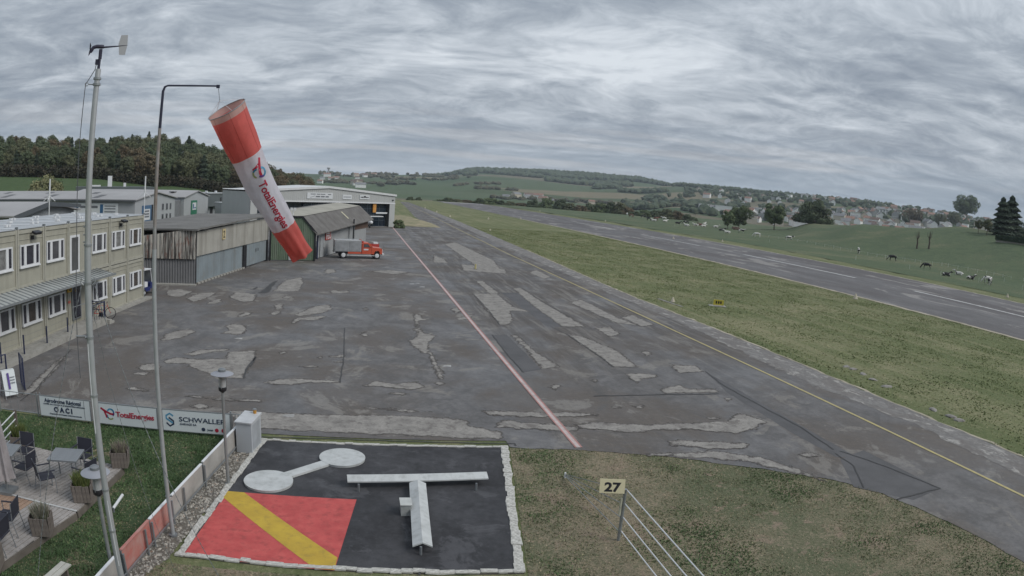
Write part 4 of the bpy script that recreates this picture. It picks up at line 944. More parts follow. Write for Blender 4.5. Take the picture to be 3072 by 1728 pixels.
# front face (towards the camera) of that block is its left gable; white annex and far white hall
wbk = facade('annex', (-28.5, 152.5), (-14.5, 164.0), 'white flat-roofed annex behind hangar 2', 'building')
mb = MB(); mb.lo(0, 18, 0, 10, 0, 3.35); mb.build('wall', M_shedl, wbk); mb = MB(); mb.lo(-0.1, 18.1, -0.1, 10, 3.35, 3.5); mb.build('coping', M_white, wbk)
mb = MB(); mb.lo(5.2, 6.2, -0.06, 0.02, 0.9, 2.0); mb.build('window', M_glass, wbk)
for x_ in (-3.3, -0.9): MB().lo(x_, x_+.75, -0.4, 0.2, 0, 3.3).build('pier', M_white, wbk)
mb = MB(); mb.lo(-2.6, -0.9, -0.2, 0.2, 0, 3.0); mb.build('timber_gate', mat('weathered_timber', (0.20, 0.15, 0.115), 0.85, var=0.3, vscale=3), wbk)
tile = facade('low_house', (-36.5, 187), (-28.5, 196), 'low house with orange tiled roof behind the annex', 'house')
mb = MB(); mb.lo(0, 12, 0, 8, 0, 2.2); mb.build('wall', M_shedl, tile); mb = MB(); mb.add([(-.3, -.4, 2.2), (12.3, -.4, 2.2), (12.3, 4, 4.1), (-.3, 4, 4.1), (-.3, 8.4, 2.2), (12.3, 8.4, 2.2)], [(0, 1, 2, 3), (3, 2, 5, 4), (0, 3, 4), (1, 5, 2)]); mb.build('roof', mat('orange_tiles', (0.36, 0.13, 0.075), 0.8, var=0.2), tile)
bkd = facade('flat_shed', (-76, 168), (-52, 179), 'dark flat-roofed shed with a white chimney below the wood', 'shed')
mb = MB(); mb.lo(0, 22, 0, 12, 0, 6.6); mb.build('wall', M_dk, bkd); mb = MB(); mb.lo(9, 10.2, 2, 3, 6.6, 9.4); mb.build('chimney', M_white, bkd); MB().lo(3.5, 7, 2, 4, 6.6, 7.0).build('roof_vent', M_white, bkd); MB().lo(13.5, 14.2, 2, 3, 6.6, 7.6).build('roof_vent', M_white, bkd)

# ---- two rod antennas on the office roof area
for (px, pt, pb, dist, lab) in [(147, 537, 648, 62, 'white rod antenna with drooping radials above the left office roof'), (431, 528, 700, 70, 'white rod antenna with drooping radials in front of the long shed')]:
    p = D(px, pb, dist); zt = D(px, pt, dist).z; a_ = empty('rod_antenna', (p.x, p.y, 0), 0, lab, 'antenna', 'rod antennas')
    zf = zt-0.045*dist*0.5
    mb = MB(); mb.cyl((0, 0, 0), (0, 0, zf), 0.05, n=6); mb.build('pole', M_white, a_)
    mb = MB(); mb.cyl((0, 0, zf), (0, 0, zt), 0.085, 0.07, n=8); mb.build('rod', M_white, a_)
    for k in range(4):
        an = k*PI/2+0.2; mb = MB(); mb.cyl((0, 0, zf), (0.55*math.cos(an)*dist/60, 0.55*math.sin(an)*dist/60, zf-0.5), 0.035, n=5); mb.build('radial', M_white, a_)
# ================================================================= SIGNAL SQUARE
M_tar = asphalt_mat('black_tarmac', (0.040, 0.040, 0.044), (0.060, 0.060, 0.065), (0.078, 0.078, 0.084), 0.8, (1, 1, 1), 2.8, 0.5)
M_stone = mat('whitewashed_stone', (0.58, 0.57, 0.53), 0.9, var=0.25, vscale=5, col2=(0.36, 0.35, 0.32), bump=0.5, bscale=18, coords='Generated', dirt=(3.5, 0.6, (0.2, 0.19, 0.165)))
M_wht = mat('white_panel_paint', (0.50, 0.515, 0.51), 0.7, var=0.15, vscale=2.5, col2=(0.41, 0.425, 0.42), dirt=(5, 0.4, (0.30, 0.30, 0.285)))
M_redp = mat('signal_red', (0.50, 0.088, 0.082), 0.75, var=0.2, vscale=2.2, col2=(0.40, 0.062, 0.06), dirt=(4, 0.7, (0.27, 0.055, 0.05)), streak=(5, 0.25, (0.56, 0.14, 0.12)))
M_yelp = mat('signal_yellow', (0.50, 0.345, 0.045), 0.75, var=0.2, vscale=2, col2=(0.42, 0.28, 0.04), dirt=(5, 0.5, (0.27, 0.19, 0.05)))
TL, TR, BR, BL = Vector((-2.98, 20.53)), Vector((4.94, 20.2)), Vector((3.64, 12.45)), Vector((-4.11, 13.01))
BL = BL+(BL-BR)*0.0
sq = empty('signal_square', (0, 0, 0), 0, 'black tarmac signal square edged with whitewashed stones', 'signal square')
ctr = (TL+TR+BR+BL)/4; ins = lambda p, k=0.972: ctr+(p-ctr)*k
sheet('slab', [ins(TL), ins(TR), ins(BR), ins(BL)], 0.045, M_tar, sq)
mb = MB(); mb.prism([ins(p, 0.995) for p in (BL, BR, TR, TL)], -0.02, 0.040); mb.build('base', M_rim, sq)
rnd = random.Random(3)
stones = []
for v_ in range(8):
    bm = bmesh.new(); bmesh.ops.create_cube(bm, size=1.0)
    for v in bm.verts: v.co += Vector((rnd.uniform(-.05, .05), rnd.uniform(-.07, .07), rnd.uniform(-.08, .08)))
    bmesh.ops.bevel(bm, geom=bm.edges[:], offset=0.07, segments=1, affect='EDGES')
    me = bpy.data.meshes.new('border_stone'); bm.to_mesh(me); bm.free(); me.materials.append(M_stone); stones.append(me)
for a, b, wdt in ((TL, TR, 0.13), (TR, BR, 0.24), (BR, BL, 0.15), (BL, TL, 0.18)):
    d = (b-a); L = d.length; d.normalize(); n = Vector((d.y, -d.x)); n = n if (ctr-a).dot(n) > 0 else -n; s_ = 0.0
    while s_ < L-0.05:
        w = min(rnd.uniform(0.22, 0.40), L-s_); p = a+d*(s_+w/2)+n*(wdt/2+rnd.uniform(-.025, .025))
        o = link('border_stone', rnd.choice(stones), sq, (p.x, p.y, 0.045+rnd.uniform(-.01, .012)), (rnd.uniform(-.05, .05), rnd.uniform(-.05, .05), math.atan2(d.y, d.x)+rnd.uniform(-.06, .06)+rnd.choice((0, PI))), (w*1.02, wdt*rnd.uniform(.8, 1.1), 0.045)); s_ += w
panel = sheet('red_panel', [(-3.42, 16.51), (0.06, 16.3), (-0.47, 12.72), (-3.90, 13.05)], 0.050, M_redp, sq)
sheet('yellow_stripe', [(-3.42, 16.50), (-2.97, 16.48), (-0.41, 13.26), (-0.47, 12.735), (-0.90, 12.77), (-3.48, 16.1)], 0.054, M_yelp, sq)

# dumbbell
db = empty('dumbbell_signal', (0, 0, 0.05), 0, 'flat white dumbbell of two discs joined by a bar', 'ground signal')
c1, c2 = Vector((-2.38, 17.2)), Vector((-0.35, 19.07)); d = (c2-c1).normalized(); n = Vector((-d.y, d.x))
for c_ in (c1, c2):
    mb = MB(); mb.lathe([(0.0, 0.0), (0.685, 0.0), (0.695, 0.07), (0.0, 0.07)], (c_.x, c_.y, 0), 40); mb.build('disc', M_wht, db)
mb = MB(); q0, q1 = c1+d*0.66, c2-d*0.66; mb.prism([q0-n*.17, q1-n*.17, q1+n*.17, q0+n*.17], 0.0, 0.066); mb.build('bar', M_wht, db)

# landing T: two ridged beams on a pivot
T_ = empty('landing_tee', (1.62, 15.6, 0.05), 0, 'white landing T with ridged beams raised on a pivot', 'landing marker')


def ridge(name, a, b, w, h, z, parent, slope=0.0):
    a, b = Vector(a), Vector(b); d = (b-a).normalized(); n = Vector((-d.y, d.x))*w/2; mb = MB(); o = Vector((1.62, 15.6))
    A, B = a-o, b-o
    vs = [(A-n).to_3d(), A.to_3d(), (A+n).to_3d(), (B-n).to_3d(), B.to_3d(), (B+n).to_3d()]
    zs = [z, z+h, z, z+slope, z+h+slope, z+slope]
    up = [Vector((v.x, v.y, zz_)) for v, zz_ in zip(vs, zs)]; dn = [v-Vector((0, 0, 0.035)) for v in up]
    mb.add(up+dn, [(0, 1, 4, 3), (1, 2, 5, 4), (9, 10, 7, 6), (10, 11, 8, 7), (0, 6, 7, 1), (1, 7, 8, 2), (3, 4, 10, 9), (4, 5, 11, 10), (0, 3, 9, 6), (2, 8, 11, 5)])
    return mb.build(name, M_wht, parent)


ridge('cross_beam', G(1041, 1425, .36)[:2], G(1460, 1416, .36)[:2], 0.47, 0.10, 0.22, T_)
ridge('stem', G(1253, 1438, .36)[:2], G(1268, 1626, .36)[:2], 0.45, 0.10, 0.20, T_)
mb = MB(); mb.cyl((0, 0, 0), (0, 0, 0.25), 0.06); mb.build('pivot', M_galvd, T_)
mb = MB(); mb.lo(-0.46, -0.20, -0.25, 0.15, 0.0, 0.30); bx_ = mb.build('control_box', mat('grey_box', (0.36, 0.37, 0.36), 0.6), T_)
mb = MB(); mb.lo(-0.48, -0.18, -0.27, 0.17, 0.301, 0.325); mb.build('lid', mat('box_lid', (0.50, 0.51, 0.49), 0.6), bx_)
for x_, y_ in ((-0.16, -2.2), (1.7, 1.25), (-1.5, 1.2)): MB().cyl((x_, y_, 0.0), (x_, y_, 0.22), 0.03, n=6).build('support', M_galvd, T_)
strip('drain_slot', [(1.42, 12.85), (1.33, 12.5)], 0.05, 0.056, M_crack, sq)

# ================================================================= LAWNS
M_lawn = grass_mat('dry_lawn', (0.185, 0.185, 0.115), (0.33, 0.275, 0.195), (0.125, 0.155, 0.085), 0.78, scale=2.0, bump=1.0, bare=(0.9, 0.57, (0.34, 0.265, 0.20)))
M_lawn2 = grass_mat('terrace_lawn', (0.092, 0.135, 0.066), (0.24, 0.205, 0.135), (0.06, 0.098, 0.046), 0.36, scale=2.0, bump=1.0, bare=(0.7, 0.61, (0.33, 0.26, 0.18)))
lawn_r = [(4.97, 20.0)]+[c for c in ragged(curve, 0.06, 0.15, 2, False)][1:]+[(2.0, -5), (2.9, 8), (3.7, 12.4), (-4.0, 12.9), (-4.6, 12.2), (-5.6, 6), (2.0, 5)]
lawn_poly = [(4.99, 20.1)]+curve[1:-1]+[(16.1, 4), (-5.4, 4), (-5.0, 11.3), (-4.35, 12.7), (3.68, 12.3)]
lr = sheet('lawn', lawn_poly, 0.008, M_lawn); tag(lr, 'patchy dry lawn in front of the apron beside the signal square', kind='structure')
terr = [(-13.2, 21.3), (-4.05, 20.75), (-4.1, 19.0), (-5.1, 12.2), (-5.6, 6), (-13.5, 6)]
lt = sheet('lawn', terr, 0.006, M_lawn2); tag(lt, 'green terrace lawn between the banners and the deck', kind='structure')
M_soil = mat('gravel_soil', (0.17, 0.155, 0.13), 0.95, var=0.35, vscale=5, bump=0.6, bscale=30)
gp = [(-3.95, 20.4), (-3.05, 20.4), (-3.25, 18.6), (-4.25, 12.9), (-4.7, 11.8), (-5.2, 10.2), (-5.45, 10.2), (-5.0, 12.3), (-4.1, 18.2)]
gs = sheet('gravel_strip', ragged(gp, 0.06, 0.2, 4), 0.012, M_soil); tag(gs, 'strip of gravel between the banner fence and the signal square', kind='structure')


def inside(poly, x, y):
    """points in polygon, vectorised"""
    c = np.zeros(len(x), bool); n = len(poly)
    for i in range(n):
        x0, y0 = poly[i][0], poly[i][1]; x1, y1 = poly[i-1][0], poly[i-1][1]
        c ^= ((y0 > y) != (y1 > y)) & (x < (x1-x0)*(y-y0)/((y1-y0) or 1e-9)+x0)
    return c


rg = np.random.default_rng(4)
# stones
bmn = 1700; mb = MB()
xs, ys = rg.uniform(-5.6, -3.0, 9000), rg.uniform(10.1, 20.4, 9000); k_ = inside(gp, xs, ys); xs, ys = xs[k_][:bmn], ys[k_][:bmn]
octv = np.array([(1, 0, 0), (-1, 0, 0), (0, 1, 0), (0, -1, 0), (0, 0, 1), (0, 0, -1)], float); octf = [(0, 2, 4), (2, 1, 4), (1, 3, 4), (3, 0, 4), (2, 0, 5), (1, 2, 5), (3, 1, 5), (0, 3, 5)]
V, F_ = [], []
for i in range(len(xs)):
    r = rg.uniform(0.018, 0.05)*rg.choice((0.7, 1, 1.5)); v = octv*rg.uniform(0.6, 1.25, (6, 3))*r; a = rg.uniform(0, 6.28)
    v = v @ np.array([[math.cos(a), math.sin(a), 0], [-math.sin(a), math.cos(a), 0], [0, 0, 0.7]])+np.array((xs[i], ys[i], 0.02)); F_ += [tuple(q+len(V)*1 for q in f) for f in octf]; V += v.tolist()
me = bpy.data.meshes.new('gravel'); me.from_pydata(V, [], F_)
gm = bpy.data.materials.new('river_gravel'); gm.use_nodes = True; t = NT(gm.node_tree)
gc = t.ramp(t.noise(t.new('TexCoord').outputs['Object'], 11, 1, 0.5), [(0.3, (0.14, 0.13, 0.12)), (0.5, (0.27, 0.255, 0.225)), (0.62, (0.40, 0.38, 0.34)), (0.7, (0.22, 0.16, 0.12))])
t.put(t.n['Principled BSDF'].inputs['Base Color'], gc); t.n['Principled BSDF'].inputs['Roughness'].default_value = 0.9; me.materials.append(gm)
tag(link('gravel', me), 'loose gravel lying along the banner fence', kind='stuff')


def blades(name, poly, count, box, hh, cols, label, seed, dens=None, wd=(0.006, 0.014), rep=0.9):
    g = np.random.default_rng(seed); x = g.uniform(box[0], box[1], count); y = box[2]+(box[3]-box[2])*g.uniform(0, 1, count)
    k = inside(poly, x, y); x, y = x[k], y[k]
    nz_ = np.array([noise.noise((a*rep, b*rep, seed))+0.7*noise.noise((a*3.4*rep, b*3.4*rep, seed+2)) for a, b in zip(x, y)])
    if dens is not None: k = g.uniform(-1.0, 1.0, len(x)) < dens+nz_*1.2; x, y, nz_ = x[k], y[k], nz_[k]
    n = len(x); h = g.uniform(0.5, 1.0, n)*hh*(1+0.5*np.clip(nz_, -1, 1)); a = g.uniform(0, 2*PI, n); w = g.uniform(*wd, n); lean = g.uniform(0.1, 1.1, n)*h; la = g.uniform(0, 2*PI, n)
    v = np.zeros((n, 3, 3)); v[:, 0, 0] = x-np.cos(a)*w; v[:, 0, 1] = y-np.sin(a)*w; v[:, 1, 0] = x+np.cos(a)*w; v[:, 1, 1] = y+np.sin(a)*w
    v[:, 2, 0] = x+np.cos(la)*lean; v[:, 2, 1] = y+np.sin(la)*lean; v[:, 2, 2] = h
    me = bpy.data.meshes.new(name); me.from_pydata(v.reshape(-1, 3).tolist(), [], np.arange(3*n).reshape(-1, 3).tolist())
    t_ = np.clip(0.56+0.75*nz_+g.normal(0, 0.2, n), 0, 0.999); c = np.array(cols); ix = t_*(len(cols)-1); i0 = ix.astype(int); f = (ix-i0)[:, None]; cc = c[i0]*(1-f)+c[i0+1]*f; cc *= g.uniform(0.75, 1.2, (n, 1))
    at = me.color_attributes.new('tint', 'FLOAT_COLOR', 'POINT'); at.data.foreach_set('color', np.repeat(np.concatenate([cc, np.ones((n, 1))], 1), 3, 0).astype(np.float32).ravel())
    me.materials.append(M_blade); return tag(link(name, me), label, kind='stuff')


M_blade = bpy.data.materials.new('grass_blade'); M_blade.use_nodes = True; t = NT(M_blade.node_tree); av = t.new('VertexColor'); av.layer_name = 'tint'
t.put(t.n['Principled BSDF'].inputs['Base Color'], av.outputs[0]); t.n['Principled BSDF'].inputs['Roughness'].default_value = 0.8; t.n['Principled BSDF'].inputs['Specular IOR Level'].default_value = 0.15
straw = [(0.43, 0.35, 0.255), (0.36, 0.295, 0.205), (0.25, 0.24, 0.145), (0.16, 0.195, 0.10), (0.115, 0.165, 0.078)]
blades('grass', lawn_poly, 150000, (-5.4, 16.6, 7.6, 20.2), 0.05, straw, 'short dry grass tufts of the front lawn', 11, 0.1, (0.012, 0.035), 0.42)
deck_edge = [(-4.15, 20.7), (-13.2, 21.2), (-13.2, 18.7), (-10.3, 18.1), (-6.6, 17.25), (-7.0, 14.2), (-7.9, 11.2), (-8.4, 9.5), (-5.35, 9.5), (-5.05, 12.2), (-4.15, 18.9)]
blades('grass', deck_edge, 110000, (-13.2, -4.1, 9.5, 21.2), 0.06, [(0.34, 0.29, 0.19), (0.15, 0.185, 0.09), (0.11, 0.165, 0.076), (0.085, 0.14, 0.062), (0.075, 0.125, 0.055)], 'green grass tufts of the terrace lawn', 12, 0.3, (0.010, 0.028), 0.8)
strip_poly = [(24.75, 6), (24.5, 20), (24.4, 40), (24.1, 60), (25.5, 105), (27.0, 160), (55.6, 160), (55.4, 100), (55.5, 6)]
blades('grass', strip_poly, 190000, (24, 56, 6, 160), 0.06, [(0.36, 0.33, 0.20), (0.29, 0.285, 0.155), (0.23, 0.245, 0.12), (0.19, 0.215, 0.10), (0.17, 0.20, 0.09)], 'mown grass tufts between the taxiway and the runway', 13, 0.05, (0.03, 0.085), 0.30)

# ================================================================= BANNER FENCE
M_bann = mat('banner_white', (0.62, 0.66, 0.67), 0.5, var=0.04, vscale=0.7)
M_ink = mat('navy_ink', (0.03, 0.045, 0.085), 0.6); M_inkr = mat('crimson_ink', (0.42, 0.02, 0.05), 0.6); M_inkb = mat('teal_ink', (0.02, 0.20, 0.34), 0.6); M_inkg = mat('olive_ink', (0.30, 0.34, 0.16), 0.6); M_inkl = mat('light_blue_ink', (0.10, 0.32, 0.50), 0.6); M_inkv = mat('violet_ink', (0.10, 0.06, 0.25), 0.6)


def band(pts, w):
    """2-D stroke as quads: (verts, faces)"""
    P = [Vector(p) for p in pts]; L, R = [], []
    for i, p in enumerate(P):
        d = (P[min(i+1, len(P)-1)]-P[max(i-1, 0)]).normalized(); n = Vector((-d.y, d.x)); ww = (w[i] if hasattr(w, '__len__') else w)/2; L.append(p+n*ww); R.append(p-n*ww)
    k = len(P); return [tuple(p) for p in L+R], [(i, k+i, k+i+1, i+1) for i in range(k-1)]


def arc(c, r, a0, a1, n=14): return [(c[0]+r*math.cos(math.radians(a0+(a1-a0)*i/n)), c[1]+r*math.sin(math.radians(a0+(a1-a0)*i/n))) for i in range(n+1)]


# round letter-mark: red sweep running into a ring of blue, green and yellow (unit square)
LOGO = [(band([(0.0, 0.86), (0.2, 0.74), (0.45, 0.62), (0.70, 0.52), (0.90, 0.50)]+arc((0.80, 0.62), 0.16, -50, 10, 6)[:4], [.13, .14, .14, .14, .13, .12, .11, .10, .09]), M_inkr), (band([(0.27, 0.66), (0.36, 0.45), (0.43, 0.24)], .13), M_inkr),
        (band(arc((0.73, 0.60), 0.235, 8, 75), .11), M_inkb), (band(arc((0.73, 0.60), 0.235, 75, 165), .11), M_inkl), (band(arc((0.73, 0.60), 0.235, -55, 8), .11), M_inkv), (band(arc((0.70, 0.40), 0.24, 170, 230), .10), MATS['teal_ink']), (band(arc((0.70, 0.40), 0.24, 230, 320), .10), M_inkg)]


def flat_shape(vf, m, parent, name, o, s, y):
    vs, fs = vf; me = bpy.data.meshes.new(name); me.from_pydata([(o[0]+v[0]*s, y, o[1]+v[1]*s) for v in vs], [], fs); me.materials.append(m); return link(name, me, parent)


def board(name, a, b, z0, z1, label, m, cat='banner', group=None, thick=0.03):
    o = facade(name, a, b, label, cat, group); L = math.hypot(b[0]-a[0], b[1]-a[1])
    mb = MB(); mb.lo(0, L, -thick, 0, z0, z1); mb.build('panel', m, o)
    mb = MB(); mb.lo(0, L, -thick-.006, .006, z1, z1+.02).lo(0, L, -thick-.006, .006, z0-.02, z0).lo(-.02, 0, -thick-.006, .006, z0-.02, z1+.02).lo(L, L+.02, -thick-.006, .006, z0-.02, z1+.02); mb.build('frame', M_galvd, o)
    return o, L


Z0, Z1 = 0.12, 0.82
b1, L1 = board('banner', (-11.28, 21.03), (-9.16, 20.90), Z0, Z1, 'white fence banner reading Aérodrome Régional OACI', M_bann, group='banners on the lawn fence')
text('Aérodrome Régional', 0.2, M_ink, b1, (0.22, -.037, 0.615), width=1.55, bold=.004); text('certifié aux normes et pratiques internationales', 0.08, M_ink, b1, (0.16, -.037, 0.535), width=1.75)
text('O A C I', 0.24, M_ink, b1, (0.60, -.037, 0.305), width=0.78, bold=.012); text("Organisation de l'Aviation Civile Internationale", 0.07, M_ink, b1, (0.4, -.037, 0.20), width=1.35)
mb = MB(); mb.lo(1.88, 1.895, -.036, -.032, Z0+.02, Z1-.02); mb.build('rule', M_signt, b1)
b2, L2 = board('banner', (-8.80, 20.82), (-6.58, 20.69), Z0, Z1, 'white fence banner with red sweeping logo reading TotalEnergies', M_bann, group='banners on the lawn fence')
for vf, m_ in LOGO: flat_shape(vf, m_, b2, 'logo', (0.10, 0.21), 0.52, -.034)
text('TotalEnergies', 0.26, M_inkr, b2, (0.68, -.037, 0.40), width=1.44, bold=.005, spacing=.95)
b3, L3 = board('banner', (-6.36, 20.66), (-4.02, 20.56), Z0, Z1, 'white fence banner with blue hexagon logo reading Schwaller Garage SA', M_bann, group='banners on the lawn fence')
for pts_, m_ in (([(0.36, .62), (0.24, .70), (0.11, .62), (0.11, .52), (0.34, .38)], M_inkl), ([(0.11, .38), (0.23, .27), (0.36, .35), (0.36, .45), (0.2, .56)], M_ink)): flat_shape(band(pts_, .06), m_, b3, 'logo', (0.02, 0.0), 1.0, -.034)
text('SCHWALLER', 0.22, M_ink, b3, (0.58, -.037, 0.46), width=1.60, bold=.002); text('GARAGE SA', 0.1, M_ink, b3, (0.60, -.037, 0.34), width=0.58)
for x_, m_ in ((1.42, M_ink), (1.88, M_inkr), (2.1, M_inkr)):
    mb = MB(); mb.lathe([(0, 0), (0.065, 0), (0.065, .006), (0, .006)], (x_, -.038, 0.24), 16, 'Y'); mb.build('emblem', m_, b3)
text('Jeep', 0.1, M_ink, b3, (1.56, -.037, 0.21), width=0.2)
fence = empty('lawn_fence', (-13.2, 21.1, 0), 0, 'grey tubular fence along the lawn edge behind the banners', 'fence')
o_ = Vector((-13.2, 21.1, 0)); line = [(-13.2, 21.18), (-11.45, 21.10), (-11.30, 21.09), (-9.02, 20.95), (-8.9, 20.94), (-6.47, 20.75), (-4.0, 20.63), (-3.62, 20.6)]
for i, (x, y) in enumerate(line):
    mb = MB(); mb.cyl((x-o_.x, y-o_.y, 0), (x-o_.x, y-o_.y, 0.88), 0.028, n=8); mb.build('post', M_galv, fence)
for z in (0.12, 0.80):
    for a, b in zip(line, line[1:]):
        mb = MB(); mb.cyl((a[0]-o_.x, a[1]-o_.y, z), (b[0]-o_.x, b[1]-o_.y, z), 0.016, n=6); mb.build('rail', M_galv, fence)
for i in range(5):
    x = -13.0+i*0.32; mb = MB(); mb.cyl((x-o_.x, 0.06, 0.12), (x-o_.x, 0.06, 0.8), 0.006, n=5); mb.build('bar', M_galv, fence)
for i in range(3):
    x = -3.95+i*0.1; mb = MB(); mb.cyl((x-o_.x, -0.48, 0.12), (x-o_.x, -0.48, 0.8), 0.014, n=5); mb.build('bar', M_galv, fence)
# the weathered row running towards the camera
M_bback = mat('weathered_banner_back', (0.40, 0.385, 0.36), 0.7, var=0.2, vscale=1.2, col2=(0.31, 0.295, 0.275), dirt=(2.2, 0.45, (0.21, 0.20, 0.18)))
M_bred = mat('faded_red_banner', (0.42, 0.26, 0.23), 0.7, var=0.3, vscale=1.4, col2=(0.40, 0.10, 0.08), dirt=(1.8, 0.5, (0.30, 0.27, 0.25)))
sA, sB = Vector((-3.58, 20.2)), Vector((-5.32, 9.9)); sd = (sB-sA).normalized(); P_ = lambda s: tuple(sA+sd*s)
rows = [(0.15, 3.45, M_bback, 'weathered pale banner at the cabinet end of the side fence'), (3.55, 5.75, M_bback, 'weathered grey banner in the middle of the side fence'), (5.8, 6.95, M_bred, 'faded pinkish banner beside the windsock mast foot'), (7.0, 8.45, M_bred, 'faded red banner on the side fence behind the weather mast'), (8.75, 10.3, M_bback, 'pale banner end at the bottom edge below the lamp')]
for s0, s1, m_, lab in rows:
    o, L = board('banner', P_(s1), P_(s0), 0.10, 0.68+0.02*(s0 < 3), lab, m_, group='banners on the side fence')
    mb = MB(); mb.lo(0, L, -0.05, 0.02, 0.70+0.02*(s0 < 3), 0.725+0.02*(s0 < 3)); mb.build('top_cap', M_white if s0 != 7.0 else M_bred, o)
sfence = empty('side_fence', (sA.x, sA.y, 0), 0, 'grey posts and rails carrying the weathered banners beside the gravel', 'fence')
for s_ in (0.05, 3.5, 5.0, 5.78, 6.97, 7.35, 8.5, 8.7):
    p = sA+sd*s_-sA; mb = MB(); mb.cyl((p.x+.09, p.y-.015, 0), (p.x+.09, p.y-.015, 0.66), 0.028, n=8); mb.build('post', M_galvd, sfence)
mb = MB(); p = sd*10.3; mb.cyl((.09, -.015, 0.2), (p.x+.09, p.y-.015, 0.2), 0.016, n=6); mb.build('rail', M_galvd, sfence)

# grey cabinet with amber lamp
cab = facade('electrical_cabinet', (-3.62, 19.36), (-3.12, 19.26), 'light grey electrical cabinet with amber lamp at the fence corner', 'cabinet')
M_cab = mat('cabinet_grey', (0.42, 0.44, 0.46), 0.5, var=0.06)
mb = MB(); mb.lo(0, 0.51, 0, 0.9, 0.02, 0.98); mb.build('body', M_cab, cab)
mb = MB(); mb.add([(-.03, -.04, .98), (.54, -.04, .98), (.54, .94, 1.0), (-.03, .94, 1.0), (-.03, -.04, 1.02), (.54, -.04, 1.02), (.54, .94, 1.06), (-.03, .94, 1.06)], [(0, 3, 2, 1), (4, 5, 6, 7), (0, 1, 5, 4), (1, 2, 6, 5), (2, 3, 7, 6), (3, 0, 4, 7)]); mb.build('cap', mat('cabinet_cap', (0.52, 0.53, 0.54), 0.5), cab)
mb = MB(); mb.lo(0.48, 0.515, 0.1, 0.8, 0.1, 0.9); mb.build('door', mat('cabinet_door', (0.36, 0.38, 0.40), 0.5), cab)
mb = MB(); mb.cyl((.36, .8, 1.05), (.36, .8, 1.17), .055, n=12); bl = mb.build('beacon', mat('amber_glass', (0.50, 0.25, 0.05), 0.3), cab); mb = MB(); mb.cyl((.36, .8, 1.17), (.36, .8, 1.2), .06, n=12); mb.build('beacon_cap', M_galv, bl)


# ================================================================= LAMPS
def lamp(loc, h, lab):
    o = empty('garden_lamp', (*loc, 0), 0, lab, 'lamp', 'garden lamps')
    mb = MB(); mb.cyl((0, 0, 0), (0, 0, h-0.62), 0.045, 0.04, n=12); mb.build('pole', M_galv, o, smooth=True)
    mb = MB(); mb.cyl((0, 0, 0), (0, 0, 0.05), 0.09, n=12); mb.build('foot', M_galvd, o)
    mb = MB(); mb.lathe([(0.03, h-0.66), (0.105, h-0.60), (0.115, h-0.54), (0.105, h-0.50)], n=20); mb.build('lamp_base', M_black, o, smooth=True)
    mb = MB(); mb.lathe([(0.095, h-0.50), (0.10, h-0.36), (0.095, h-0.19)], n=20); mb.build('glass', mat('lamp_glass', (0.50, 0.52, 0.53), 0.15, var=0.05, trans=0.3), o, smooth=True)
    mb = MB()
    for k in range(3): a = k*2*PI/3+.4; mb.cyl((.108*math.cos(a), .108*math.sin(a), h-.53), (.108*math.cos(a), .108*math.sin(a), h-.15), .008, n=5)
    mb.build('guard', M_galvd, o)
    mb = MB(); mb.lathe([(0.0, h-0.165), (0.305, h-0.165), (0.31, h-0.15), (0.10, h-0.085), (0.0, h-0.08)], n=40); mb.build('disc_shade', mat('grey_shade', (0.30, 0.31, 0.34), 0.45, var=0.06), o, smooth=True)
    mb = MB(); mb.lathe([(0.10, h-0.09), (0.105, h-0.03), (0.06, h-0.0), (0.0, h)], n=20); mb.build('cap', M_galvd, o, smooth=True)
    return o


lamp((-3.49, 17.0), 3.30, 'garden lamp with disc shade standing on the gravel strip')
lamp((-5.15, 11.6), 2.72, 'garden lamp with disc shade close behind the weather mast')

# ================================================================= WEATHER MAST
M_mast = mat('mast_steel', (0.40, 0.42, 0.43), 0.45, metal=0.3, var=0.14, vscale=3)
mst = empty('weather_mast', (-4.65, 10.85, 0), 0, 'tall steel mast with propeller wind vane on top and guy chains', 'mast')
rt = Vector((0.919, 0.394, 0)); bkw = Vector((-0.394, 0.919, 0))
mb = MB(); mb.cyl((0, 0, 0), (0, 0, 6.95), 0.064, 0.061, n=16); mb.build('pole', M_mast, mst, smooth=True)
mb = MB(); mb.cyl((0, 0, 6.93), (0, 0, 9.86), 0.055, 0.05, n=16); mb.build('upper_pole', mat('bright_galvanised', (0.46, 0.47, 0.475), 0.4, metal=0.5, var=0.12, vscale=5), mst, smooth=True)
for z in (9.70, 9.60, 6.95, 6.32, 5.4, 4.38, 2.6, 1.75): mb = MB(); mb.cyl((0, 0, z-.018), (0, 0, z+.018), 0.072, n=16); mb.build('band_clamp', M_galv, mst)
for z in (7.25, 7.12, 7.0): mb = MB(); mb.cyl(-rt*.05+Vector((0, 0, z)), -rt*.085+Vector((0, 0, z)), .012, n=6); mb.build('bolt', M_galvd, mst)
for s_ in (-1, 1):
    mb = MB(); mb.tube([rt*.06*s_+Vector((0, 0, 6.36)), rt*.12*s_+Vector((0, 0, 6.40)), rt*.13*s_+Vector((0, 0, 6.33)), rt*.08*s_+Vector((0, 0, 6.28))], .014); mb.build('shackle', M_galv, mst)
an = empty('wind_sensor', (0, 0, 0), 0, parent=mst); M_an = mat('sensor_plastic', (0.035, 0.034, 0.06), 0.5, var=0.2); M_fin = mat('fin_plastic', (0.36, 0.365, 0.38), 0.5, var=0.05)
PR = lambda s, z, y=0: rt*s+bkw*y+Vector((0, 0, z))
mb = MB(); mb.tube([PR(0, 9.86), PR(0, 10.02)], .028, 8).tube([PR(0.005, 10.03), PR(0, 10.2)], .034, 8).box(PR(-.04, 9.98), (.05, .05, .09)); mb.build('neck', M_an, an)
